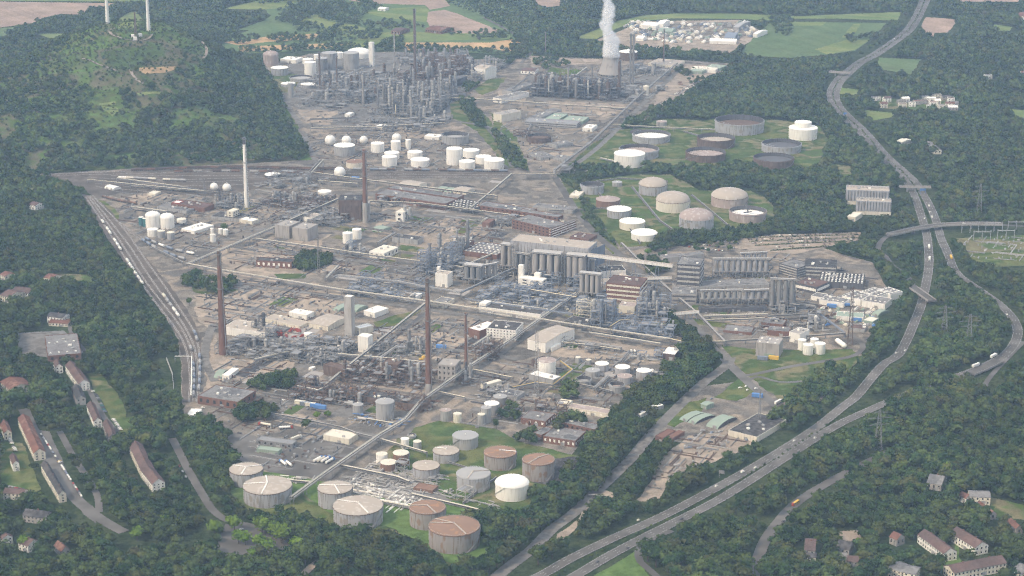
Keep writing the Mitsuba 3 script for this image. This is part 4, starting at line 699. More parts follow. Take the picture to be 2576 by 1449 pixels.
# ---------------------------------------------------------------- buildings: (A, B, C roof corners, height, wall, roof, label, extras)
rg, rd, rr_, rb = 'm_roofgrey', 'm_roofdark', 'm_roofred', 'm_roofbrown'
BL = [
 # works, north
 ((851, 505), (909, 505), (913, 491), 30, B_, rd, 'tall dark brown boiler house left of the reddish chimney', dict(cat='boiler house')),
 ((911, 513), (929, 513), (931, 505), 27, cc, cc, 'grey concrete block at the foot of the reddish chimney', {}),
 ((691, 566), (727, 571), (739, 556), 18, cc, cc, 'concrete cube building with fan stack, left one', {}), ((735, 573), (773, 578), (784, 563), 18, cc, cc, 'concrete cube building with fan stack, right one', {}),
 ((986, 597), (1050, 605), (1056, 595), 7, 'm_grey', rd, 'pale walled shed with dark flat roof', {}), ((929, 633), (966, 639), (998, 622), 8, W, C, 'white hall with a long roof lantern', dict(win=(1, 8), wmat='m_dark')),
 ((999, 465), (1043, 472), (1068, 459), 6, C, 'm_paleroof', 'low cream hall by the product sidings', dict(gable=2.5)),
 ((1139, 478), (1172, 483), (1183, 472), 5, C, 'm_paleroof', 'small cream roofed hall beside the green arch halls', dict(gable=1.5)),
 ((1094, 474), (1112, 477), (1122, 465), 5, 'm_green', 'm_green', 'green arched storage hall, left one of a pair', dict(arch=5)), ((1116, 477), (1133, 480), (1142, 468), 5, 'm_green', 'm_green', 'green arched storage hall, right one of a pair', dict(arch=5)),
 ((934, 572), (958, 577), (968, 563), 5, 'm_green', 'm_green', 'green arched hall in front of the boiler house', dict(arch=4.5)),
 ((1108, 513), (1192, 527), (1219, 510), 7, 'm_dark', rd, 'black walled hall with white rooflights', dict(dots=(10, 4))),
 ((944, 488), (1120, 514), (1140, 500), 10, 'm_brick', rg, 'long brick works hall with grey roof, front strip', dict(win=(1, 9))), ((975, 474), (1150, 499), (1160, 490), 10, 'm_brick', rg, 'long brick works hall with grey roof, rear strip', {}),
 ((1200, 517), (1330, 536), (1345, 525), 9, 'm_brick', rg, 'long grey roofed hall behind the office courtyard', dict(win=(2, 8))),
 ((995, 534), (1014, 536), (1018, 526), 14, W, C, 'small white tower block left of the silver silos', dict(win=(2, 12))), ((764, 547), (784, 550), (802, 538), 6, W, 'm_paleroof', 'low white office beside the cooling cells', {}),
 ((644, 656), (733, 661), (738, 652), 9, 'm_brick', rd, 'long dark brick hall with white window columns', dict(win=(1, 7), wmat='m_white')),
 ((1138, 611), (1175, 616), (1185, 605), 6, 'm_brick', rd, 'dark roofed workshop with skylights, left one', dict(dots=(4, 2))), ((1165, 632), (1250, 643), (1262, 615), 7, 'm_brick', rg, 'broad workshop roof dotted with skylights', dict(dots=(8, 5))),
 ((1140, 600), (1180, 604), (1184, 598), 6, W, rg, 'white edged flat roof below the sandy square', {}), ((1213, 560), (1231, 562), (1238, 552), 8, 'm_brick', 'm_brick', 'small brick block beside the sandy square', {}),
 ((430, 512), (515, 524), (522, 512), 7, 'm_brick', rb, 'dark red brick hall by the western sidings', {}), ((433, 510), (450, 512), (455, 506), 8, 'm_red', W, 'red shed with white roof by the western sidings', {}),
 ((456, 576), (489, 583), (527, 565), 4, W, W, 'low white flat roofed store beside the lone tree', {}), ((570, 532), (586, 534), (590, 525), 12, C, C, 'beige cubic block near the white chimney', dict(win=(3, 6))), ((602, 552), (634, 558), (640, 550), 5, C, W, 'low cream canteen below the white chimney', {}),
 ((262, 468), (272, 471), (280, 462), 4, W, W, 'white arched tent by the sidings, left one', dict(arch=5)), ((273, 471), (283, 474), (290, 464), 4, W, W, 'white arched tent by the sidings, right one', dict(arch=5)),
 ((371, 487), (390, 489), (402, 482), 4, C, C, 'cream low canopy among the freight lines', {}), ((395, 520), (470, 532), (490, 520), 4, 'm_grey', rg, 'low grey roofed loading shed', {}), ((530, 545), (600, 552), (620, 538), 4, 'm_grey', rd, 'dark low roof beside the beige cube', {}),
 ((1340, 520), (1440, 531), (1452, 522), 5, 'm_grey', rg, 'long low grey roof under the pipe bridge', {}),
 # offices and bulk plant
 ((1288, 553), (1381, 575), (1398, 556), 13, 'm_brick', rg, 'brick office wing with grey roof, front one', dict(win=(3, 7))), ((1300, 532), (1403, 548), (1409, 540), 13, 'm_brick', rg, 'brick office wing with grey roof, rear one', dict(win=(3, 8))),
 ((1381, 575), (1386, 576), (1422, 547), 14, 'm_brick', rg, 'brick office cross wing with white window strips', dict(bands=(4, 'm_white'))), ((1433, 597), (1480, 604), (1487, 590), 4, 'm_brick', rb, 'low brick house with chimneys by the east street', {}),
 ((1503, 671), (1513, 684), (1555, 656), 9, W, rd, 'white walled hall with a dark roof under the conveyor', {}), ((1661, 642), (1672, 650), (1708, 634), 7, 'm_grey', rg, 'grey roofed hall next to the tree car park, left one', {}), ((1715, 640), (1728, 646), (1752, 630), 7, 'm_grey', rg, 'grey roofed hall next to the tree car park, right one', {}),
 ((1703, 665), (1762, 669), (1783, 651), 33, 'm_dark', rg, 'dark tower block with white window bands at the silo row', dict(bands=(5, 'm_pipe'))),
 ((1525, 712), (1612, 720), (1626, 700), 24, 'm_brick', rb, 'red brick plant block with a pale grid', dict(bands=(4, 'm_cream'))),
 ((1556, 769), (1596, 773), (1600, 762), 9, C, K_, 'small flat roof with white edge by the blue steel plant', {}), ((1411, 812), (1462, 822), (1480, 802), 6, 'm_grey', rd, 'dark flat roofed hall with white edge lines', {}),
 ((1204, 772), (1360, 792), (1364, 776), 8, W, rd, 'long white walled hall with dark roof', {}), ((1205, 763), (1222, 766), (1230, 757), 11, W, W, 'white head building of the long white hall', {}),
 ((1327, 853), (1372, 863), (1423, 823), 13, W, 'm_paleroof', 'big white hall with a pale pitched roof', dict(gable=2.5)), ((1374, 873), (1388, 876), (1406, 854), 5, W, W, 'white lean to canopy of the big white hall', {}),
 ((1664, 890), (1698, 894), (1713, 876), 7, B_, W, 'brown shed with a bright white roof at the tree edge', {}), ((1330, 942), (1392, 957), (1401, 945), 7, 'm_grey', W, 'low block with white roof at the foot of the tall white tank', {}),
 ((1427, 1025), (1535, 1043), (1542, 1032), 5, C, K_, 'long low building with a pink roof', dict(win=(1, 7), wmat='m_white')), ((1310, 1052), (1372, 1062), (1385, 1040), 6, 'm_brick', rg, 'grey roofed workshop west of the pink roof', dict(win=(1, 6), wmat='m_white')),
 ((1410, 1063), (1495, 1082), (1505, 1068), 6, 'm_brick', rg, 'long grey roof between the trees', dict(win=(1, 6))), ((1366, 1098), (1447, 1111), (1487, 1087), 7, 'm_brick', rg, 'brick depot with grey roof and green doors', dict(win=(1, 5), wmat='m_white')),
 ((1340, 1090), (1362, 1096), (1380, 1075), 6, 'm_brick', rg, 'grey roofed annex behind the brick depot', {}), ((1401, 1012), (1430, 1017), (1434, 1008), 5, C, C, 'cream cabin under the trees by the small tank field', {}), ((1313, 1057), (1330, 1062), (1335, 1052), 4, rr_, rr_, 'little red roofed shed', {}),
 # east
 ((1902, 862), (1960, 868), (1973, 852), 17, cc, cc, 'grey concrete control block beside the white tanks', dict(dots=(3, 2))), ((1985, 836), (2012, 842), (2020, 826), 12, W, cc, 'white block behind the four white tanks', {}),
 ((1915, 812), (1970, 818), (1975, 805), 8, 'm_brick', rg, 'dark roofed pump house of the eastern plant', {}), ((1820, 832), (1890, 838), (1895, 822), 3, 'm_brick', rg, 'low brick basin block in the sandy plot', {}), ((1930, 832), (1985, 836), (1990, 824), 6, 'm_brick', rg, 'brick pump house nearer the basin block', {}),
 ((1960, 663), (2006, 676), (2020, 658), 14, 'm_dark', rg, 'black office with white floor bands', dict(bands=(4, 'm_pipe'))), ((2024, 668), (2105, 672), (2112, 655), 15, 'm_dark', rd, 'dark office slab with white window rows', dict(bands=(3, 'm_pipe'))),
 ((2060, 708), (2172, 715), (2160, 690), 8, 'm_dark', rd, 'canteen roof with a grid of white domes', dict(dots=(12, 6))), ((2000, 712), (2055, 724), (2066, 705), 9, 'm_dark', rb, 'dark brown roof with a white edge', dict(bands=(1, 'm_white'))),
 ((2061, 754), (2122, 764), (2130, 752), 6, W, rg, 'sawtooth shed with four skylight strips, lower left', dict(dots=(5, 1))), ((2118, 745), (2165, 755), (2170, 735), 8, W, rg, 'sawtooth shed with skylight strips, upper left', dict(dots=(3, 4))), ((2162, 735), (2208, 748), (2215, 728), 8, W, rg, 'sawtooth shed with skylight strips, upper middle', dict(dots=(3, 5))),
 ((2205, 730), (2240, 742), (2246, 726), 8, W, rg, 'sawtooth shed with skylight strips, upper right', dict(dots=(3, 4))), ((2168, 757), (2226, 766), (2234, 750), 8, W, rg, 'sawtooth shed with skylight strips, lower right', dict(dots=(5, 1))),
 ((2104, 796), (2172, 800), (2180, 788), 5, W, 'm_green', 'white store with greenish roof strips', {}), ((2040, 745), (2068, 750), (2078, 740), 5, W, rg, 'white office with dark roof by the works road', {}), ((2192, 785), (2208, 789), (2212, 770), 5, 'm_green', 'm_green', 'pale green arched shed among the depot plots', dict(arch=5)),
 ((2136, 825), (2175, 830), (2182, 820), 4, 'm_grey', rb, 'low brown flat roof at the forest corner', {}), ((2170, 806), (2195, 811), (2204, 800), 4, 'm_green', C, 'pale roof among the depot plots', {}),
 ((1832, 1083), (1904, 1101), (1942, 1048), 6, C, rd, 'big dark flat roofed hall with white front', {}), ((1708, 1046), (1727, 1052), (1748, 1022), 5, 'm_dark', 'm_green', 'pale green arched hall, left one of a pair by the gravel road', dict(arch=4)), ((1730, 1052), (1748, 1058), (1768, 1026), 5, 'm_dark', 'm_green', 'pale green arched hall, right one of a pair by the gravel road', dict(arch=4)),
 ((1776, 1060), (1806, 1068), (1828, 1034), 6, 'm_dark', 'm_green', 'broad pale green arched hall before the dark flat hall', dict(arch=5.5)), ((1763, 1016), (1777, 1021), (1784, 1010), 5, 'm_green', 'm_green', 'small pale green shed near the arched halls', dict(gable=1)),
 ((1648, 1098), (1668, 1103), (1682, 1080), 4, 'm_brick', 'm_brick', 'dark red low shed with a white roof strip, left one', {}), ((1676, 1099), (1692, 1103), (1708, 1082), 4, 'm_brick', 'm_brick', 'dark red low shed with a white roof strip, right one', {}), ((1636, 1020), (1647, 1025), (1655, 1012), 4, 'm_grey', W, 'little white roofed shed in the tree strip', {}),
 # south west
 ((497, 997), (598, 1013), (657, 986), 9, 'm_brick', rg, 'square brick laboratory block with grey flat roof', dict(win=(1, 8))), ((562, 824), (666, 838), (672, 815), 9, W, 'm_paleroof', 'white warehouse behind the tall tapering chimney', {}),
 ((663, 802), (753, 822), (775, 810), 4, C, 'm_paleroof', 'long low cream store beside the white box', {}), ((726, 786), (772, 794), (779, 783), 6, W, W, 'white box building above the long low store', {}), ((650, 825), (678, 829), (684, 818), 8, W, W, 'white plant block by the dark tower', {}),
 ((777, 813), (825, 822), (866, 797), 6, C, 'm_paleroof', 'big cream warehouse with shallow roof', dict(gable=2)), ((915, 782), (943, 789), (968, 774), 6, W, W, 'white double box hall on the sand', {}), ((891, 822), (905, 828), (912, 808), 8, C, W, 'sawtooth roofed shed behind the concrete tower', dict(dots=(1, 4))),
 ((836, 772), (850, 776), (880, 755), 5, 'm_green', 'm_green', 'dark green domed tent, left one', dict(arch=5)), ((876, 774), (895, 778), (905, 760), 5, 'm_green', 'm_green', 'dark green domed tent, right one', dict(arch=5)),
 ((1177, 826), (1206, 834), (1232, 810), 11, 'm_brick', W, 'red workshop with two white roof strips', {}), ((1224, 826), (1297, 833), (1312, 812), 14, W, rd, 'office block with a white window grid', dict(win=(4, 4), wmat='m_dark')),
 ((1101, 918), (1145, 922), (1162, 906), 19, cc, cc, 'tall grey concrete plant block with small windows', dict(win=(3, 5))), ((813, 1095), (878, 1107), (892, 1090), 6, C, C, 'cream vaulted canopy over the truck lanes', dict(arch=0)), ((645, 1107), (735, 1119), (738, 1108), 5, 'm_steel', 'm_steel', 'low blue grey pump shed at the truck park', dict(win=(1, 6))),
 ((645, 1130), (700, 1137), (703, 1128), 4, 'm_green', 'm_green', 'low green shed below the blue grey pump shed', {}), ((1209, 966), (1219, 970), (1244, 950), 5, C, C, 'narrow cream shed by the chemical rack', {}), ((537, 944), (556, 946), (559, 926), 4, 'm_dark', 'm_green', 'green arched tent by the brick laboratory', dict(arch=6)), ((558, 945), (576, 947), (576, 925), 4, W, W, 'white flat tent beside the green arched tent', {}),
 ((1040, 1228), (1088, 1236), (1094, 1222), 3, 'm_rust', 'm_rust', 'low rusty roof beside the pipe manifold', {}), ((470, 1045), (497, 1046), (508, 1030), 5, W, W, 'white gatehouse pavilion with angular roof', {}), ((813, 918), (868, 933), (874, 922), 12, B_, B_, 'rusty brown open plant shelter', {}), ((960, 915), (1000, 920), (1006, 905), 14, B_, B_, 'brown brick process house', {}),
 ((776, 925), (784, 927), (788, 921), 3, W, W, 'white cabin in the paved yard', {}), ((902, 997), (1060, 1022), (1075, 1004), 8, B_, rd, 'long dark ribbed roof of the old process hall', {}), ((1337, 905), (1350, 910), (1352, 890), 8, 'm_brown', rd, 'brown shed below the big white hall', {}),
 ((1085, 762), (1118, 767), (1130, 750), 5, C, rg, 'cream edged flat roof by the blue racks', {}), ((1028, 745), (1046, 748), (1052, 738), 4, W, W, 'white slab roof by the blue racks', {}), ((1250, 990), (1300, 1000), (1310, 985), 4, 'm_grey', rg, 'grey flat shed above the small tanks', dict(dots=(3, 1))), ((1365, 930), (1380, 932), (1383, 925), 4, 'm_green', 'm_green', 'green shed near the flare mast', {}),
 # far plants
 ((1193, 170), (1221, 174), (1230, 164), 22, W, 'm_paleroof', 'tall white hall of the far refinery', dict(gable=3)), ((1320, 300), (1345, 303), (1385, 272), 6, 'm_grey', rg, 'grey roofed laboratory of the far plant', {}), ((1320, 306), (1450, 314), (1452, 304), 7, 'm_grey', 'm_steel', 'long blue grey office front of the far plant', dict(bands=(2, 'm_dark'))),
 ((1370, 299), (1404, 302), (1412, 286), 5, 'm_green', 'm_green', 'green roofed hall behind the long office, left one', {}), ((1415, 302), (1466, 306), (1468, 294), 5, 'm_green', 'm_green', 'green roofed hall behind the long office, right one', {}), ((1240, 246), (1262, 250), (1285, 225), 8, W, rg, 'white framed flat roof beside the hedge', {}), ((1263, 228), (1287, 231), (1300, 205), 7, 'm_grey', rg, 'grey flat roofs of the far offices', {}),
 ((1241, 285), (1262, 290), (1268, 270), 14, C, cc, 'cream cube beside the ditch hedge', {}), ((1465, 322), (1489, 324), (1491, 314), 6, W, W, 'white shed beside the far rack', {}), ((1630, 160), (1698, 166), (1706, 152), 5, C, 'm_paleroof', 'long pale roof behind the flare stack', {}), ((1738, 173), (1800, 177), (1814, 171), 6, W, C, 'white long hall at the depot corner', {}), ((1735, 178), (1765, 181), (1768, 174), 6, 'm_green', 'm_green', 'green hall in front of the white long hall', {}), ((1775, 168), (1812, 172), (1815, 164), 6, 'm_green', 'm_green', 'green hall behind the white long hall', {}),
 ((1107, 200), (1140, 204), (1155, 190), 14, 'm_dark', 'm_dark', 'dark roofed compressor hall of the far refinery', {}), ((705, 149), (744, 152), (746, 144), 7, W, W, 'long white roof beside the pinkish domed tank', {}), ((1067, 343), (1104, 346), (1106, 339), 5, W, W, 'white roofed shed right of the gas spheres', {}), ((1155, 170), (1185, 174), (1190, 160), 10, 'm_steel', rg, 'grey plant hall beside the tall white hall', {}),
 ((867, 288), (880, 289), (884, 283), 5, W, W, 'white cabin in the far sandy yard, left one', {}), ((944, 318), (963, 320), (965, 314), 5, W, W, 'white low roof before the far columns', {}), ((1380, 361), (1400, 367), (1410, 350), 5, 'm_grey', rg, 'grey hall on the gravel by the far rack', {}), ((1330, 385), (1360, 398), (1372, 384), 4, 'm_grey', rg, 'long grey roof beside the diagonal lane', {}), ((1390, 398), (1420, 402), (1425, 392), 4, 'm_grey', rg, 'small grey sheds near the rack bend', {}),
 ((1585, 330), (1600, 332), (1606, 325), 4, 'm_dark', rd, 'dark shed in front of the crude park', {}), ((1432, 492), (1456, 494), (1458, 480), 4, C, C, 'narrow cream roof at the domed tank park gate', {}), ((1600, 1040), (1612, 1043), (1620, 1030), 4, W, W, 'white kiosk in the depot', {}),
 ((2130, 545), (2152, 548), (2160, 535), 6, C, C, 'yellowish base building of the ribbed silos', {}),
]
for A, B, C_, h, wm, rm, l, ex in BL: block(A, B, C_, h, wm, rm, l, **ex)
def tower(x0, x1, yt, yb, mat, top, label, ratio=.9, extra=None):
    G = at((x0 + x1) / 2, yb); s = mpp(G); w = (x1 - x0) * s / (math.cos(.4) + ratio * math.sin(.4)); h = height(G, yt); u = GW * -1 if False else GW; a = G[:2] - u * w / 2
    t = thing('tower_building', label, 'tower'); w2 = np.array([-u[1], u[0]])
    house(t, a, u, w2, w, w * ratio, h, mat, top, win=(max(3, int(h / 9)), w / 2.2) if extra is None else None, fore=18); return t
tower(863, 889, 748, 846, 'm_pipe', W, 'tall pale slender tower with a white top', extra=1)
tower(895, 932, 848, 888, W, W, 'white square tower in the process block', extra=1)
tower(1089, 1132, 690, 722, W, 'm_paleroof', 'white plant block at the polymer plant', extra=1); tower(1097, 1108, 672, 700, W, W, 'slim white riser of the polymer plant', extra=1)
tower(1299, 1370, 704, 725, W, W, 'low white plant block before the silos', .4); tower(1301, 1317, 668, 716, W, W, 'narrow white riser before the silos, left one', extra=1); tower(1341, 1360, 688, 720, W, W, 'white riser before the silos, right one', extra=1)
tower(926, 940, 107, 168, W, W, 'tall slim white tower of the far refinery', extra=1); tower(1998, 2010, 832, 848, W, W, 'white block tower of the eastern plant', extra=1); tower(1956, 1975, 765, 790, 'm_grey', rg, 'grey stair tower at the eastern plant', extra=1)

# ---------------------------------------------------------------- silos
def silos(x0, y0, x1, y1, n, wpx, hpx, label, mat='m_grey', deck=True, frame=True, depth=0, cone=True, bm='m_steel', rows=1):
    """A row of upright silos between two foot points; hpx: height in photograph units."""
    a, b = at(x0, y0), at(x1, y1); s = mpp((a + b) / 2); r = wpx * s / 2; h = height(at((x0 + x1) / 2, (y0 + y1) / 2), (y0 + y1) / 2 - hpx); d = unit((b - a)[:2]); back = np.array([-d[1], d[0]]); back = back if back[1] > 0 else -back
    t = thing('silo_row', label, 'silos')
    for q in range(rows):
        for i in range(n):
            p = a[:2] + (b - a)[:2] * i / max(1, n - 1) + back * q * r * 2.15
            part(t, 'silo', MB().lathe(p[0], p[1], [(.6, 4), (r, 8.5), (r, h), (r * .45, h + r * .35), (.01, h + r * .4)], 16), mat, 30)
    c = [a[:2] - d * (r + 1) - back * (r + .6), b[:2] + d * (r + 1) - back * (r + .6)]; L = np.linalg.norm(c[1] - c[0]); Wd = r * 2.15 * rows + 1
    if deck: part(t, 'deck', MB().frame(c[0], d, back, L, Wd, h + r * .4 + .3, h + r * .4 + 1.0), 'm_pipe'); part(t, 'handrail', MB().frame(c[0], d, back, L, .2, h + r * .4 + 1.0, h + r * .4 + 2.2), 'm_steel')
    m = MB()
    for i in range(n + 1):
        for e in (0, Wd): p = c[0] + d * L * i / n + back * e; m.beam((*p, 0), (*p, h * .98 if frame and e == Wd else 9), .7)
    m.frame(c[0], d, back, L, Wd, 8.6, 9.3); part(t, 'frame', m, bm)
    keep(sg.Polygon([c[0], c[1], c[1] + back * Wd, c[0] + back * Wd]), 20 + h * .4); return t
silos(1346, 704, 1401, 709, 4, 15, 66, 'four tall silos in two rows before the bulk hall, middle group', 'm_concrete', rows=2); silos(1431, 711, 1462, 714, 3, 15, 66, 'three tall silos in two rows before the bulk hall, right group', 'm_concrete', rows=2)
silos(1477, 702, 1490, 703, 2, 12, 46, 'two slim silos at the right corner of the bulk hall', 'm_concrete'); silos(1266, 682, 1283, 684, 2, 12, 64, 'two tall silos at the left corner of the bulk hall', 'm_concrete', rows=2); silos(1298, 690, 1326, 694, 3, 11, 52, 'grey silo trio between the left corner and the middle group', 'm_steel')
for x, y, l in ((1291, 690, 'steel stair tower at the left end of the bulk hall'), (1333, 700, 'steel stair tower left of the middle silo group'), (1416, 712, 'steel stair tower between the middle and right silo groups')): p = at(x, y); lattice(p, 42, 5, 5, 'stair_tower', l, 'stair tower', (), 'm_steel', 9, .6)
silos(1463, 750, 1502, 754, 4, 11, 60, 'tall dark silo group by the cream frame', 'm_concrete', rows=2); silos(1174, 715, 1204, 718, 3, 13, 45, 'two dark grey silos left of the blue racks', 'm_steel', rows=2); silos(1213, 712, 1245, 706, 3, 12, 40, 'brownish silo trio west of the bulk hall', 'm_concrete')
silos(1800, 698, 1926, 698, 10, 11.5, 44, 'long pale silo row behind the dark tower block', 'm_shell', rows=1); silos(1868, 672, 1922, 670, 5, 11, 32, 'rear upper silo row behind the dark tower block', 'm_shell')
silos(1768, 768, 1862, 766, 7, 10.5, 34, 'front silo row by the works road, left half', 'm_grey'); silos(1872, 768, 1926, 766, 4, 13, 34, 'front silo row by the works road, right half', 'm_shell')
silos(1019, 553, 1032, 555, 2, 7.5, 33, 'twin silver silos beside the small white tower block', 'm_grey', deck=False)
silos(1942, 784, 1990, 786, 4, 11, 80, 'dark steel tower silos at the east end of the silo rows', 'm_steel')
block((1284, 606), (1480, 627), (1522, 612), 44, 'm_shell', P, 'huge bulk hall with a pale flat roof and bluish glass end', fore=2, cat='bulk hall')
p, q = at(1481, 630, 40), at(1520, 614, 40); single('glass_wall', MB().beam(p + np.array([.8, -.4, -13]), q + np.array([.8, -.4, -13]), .5, 26), 'm_bluesteel', 'blue glazed end wall of the huge bulk hall', 'glass wall')
def ribbed(A, B, C_, h, n, label):
    t, a, u, w, L, Wd, h = block(A, B, C_, h, 'm_shell', P, label, cat='ribbed silo block', fore=6, door=False)
    for i in range(n):
        p = a + u * L * (i + .5) / n; part(t, 'rib', MB().cyl((*(p - w * .3), 5.5), (*(p - w * .3), h + .5), L / n * .36, n=10), 'm_shell', 40); part(t, 'fan', MB().cyl((*(p + w * Wd * .6), h + .3), (*(p + w * Wd * .6), h + 3.5), L / n * .3, n=8), 'm_pipe')
    part(t, 'base', MB().frame(a - w * 2.2, u, w, L, 2, 0, 5), 'm_cream')
ribbed((2129, 478), (2238, 482), (2241, 470), 22, 14, 'grey ribbed silo block in the forest, rear one'); ribbed((2155, 506), (2243, 509), (2246, 501), 20, 12, 'grey ribbed silo block in the forest, front one')
block((1690, 740), (1752, 742), (1760, 724), 12, cc, rg, 'grey conveyor house at the silo rows', bands=(2, 'm_dark')); block((1760, 778), (1930, 774), (1932, 768), 5, 'm_dark', rd, 'dark loading gallery under the front silo rows', fore=4)
block((1700, 725), (1935, 716), (1945, 700), 4, 'm_grey', rg, 'long low loading roof between the silo rows', fore=3)

# ---------------------------------------------------------------- pipe racks, conveyors
def rack(s, z, w, n, label, mats=('m_pipe', 'm_dark', 'm_cream', 'm_dark', 'm_steel'), kind='pipe_rack', r=.42, step=22, deck=True, cat='pipe rack', fm='m_steel'):
    pts = [at(*map(float, q.split(',')), z) for q in s.split()]; w = w * .62; t = thing(kind, label, cat); p = np.array(pts); off = np.linspace(-w / 2, w / 2, n) if n > 1 else [0]
    tan = np.gradient(p[:, :2], axis=0) if len(p) > 2 else np.tile(p[1, :2] - p[0, :2], (2, 1)); tan /= np.linalg.norm(tan, axis=1, keepdims=True); nr = np.stack([tan[:, 1], -tan[:, 0]], 1)
    for i, o in enumerate(off):
        m = MB(); rr = r * (1, .7, 1.2, .8, .6)[i % 5]
        for k in range(len(p) - 1):
            a, b = p[k] + np.array([*nr[k] * o, rr + (i % 3) * .25]), p[k + 1] + np.array([*nr[k + 1] * o, rr + (i % 3) * .25]); m.cyl(a, b, rr, n=6, cap0=True)
        part(t, 'pipe', m, mats[i % len(mats)], True)
    for k in range(len(p) - 1):
        L = np.linalg.norm(p[k + 1] - p[k]); N = max(1, int(L / step)); d = (p[k + 1] - p[k]) / L; q = np.array([d[1], -d[0], 0])
        if deck:
            for e in (-1, 1): part(t, 'girder', MB().beam(p[k] + q * e * w * .45 - [0, 0, .7], p[k + 1] + q * e * w * .45 - [0, 0, .7], .4, .8), fm)
        for j in range(N + (k == len(p) - 2)):
            c = p[k] + d * L * j / N; m = MB()
            for e in (-1, 1): m.beam((c + q * e * w * .42) * [1, 1, 0], c + q * e * w * .42 - [0, 0, .6], .55)
            part(t, 'support', m.beam(c - q * w * .6 - [0, 0, 1.1], c + q * w * .6 - [0, 0, 1.1], .5), fm)
    return t
Y = ('m_yellow', 'm_pipe', 'm_cream')
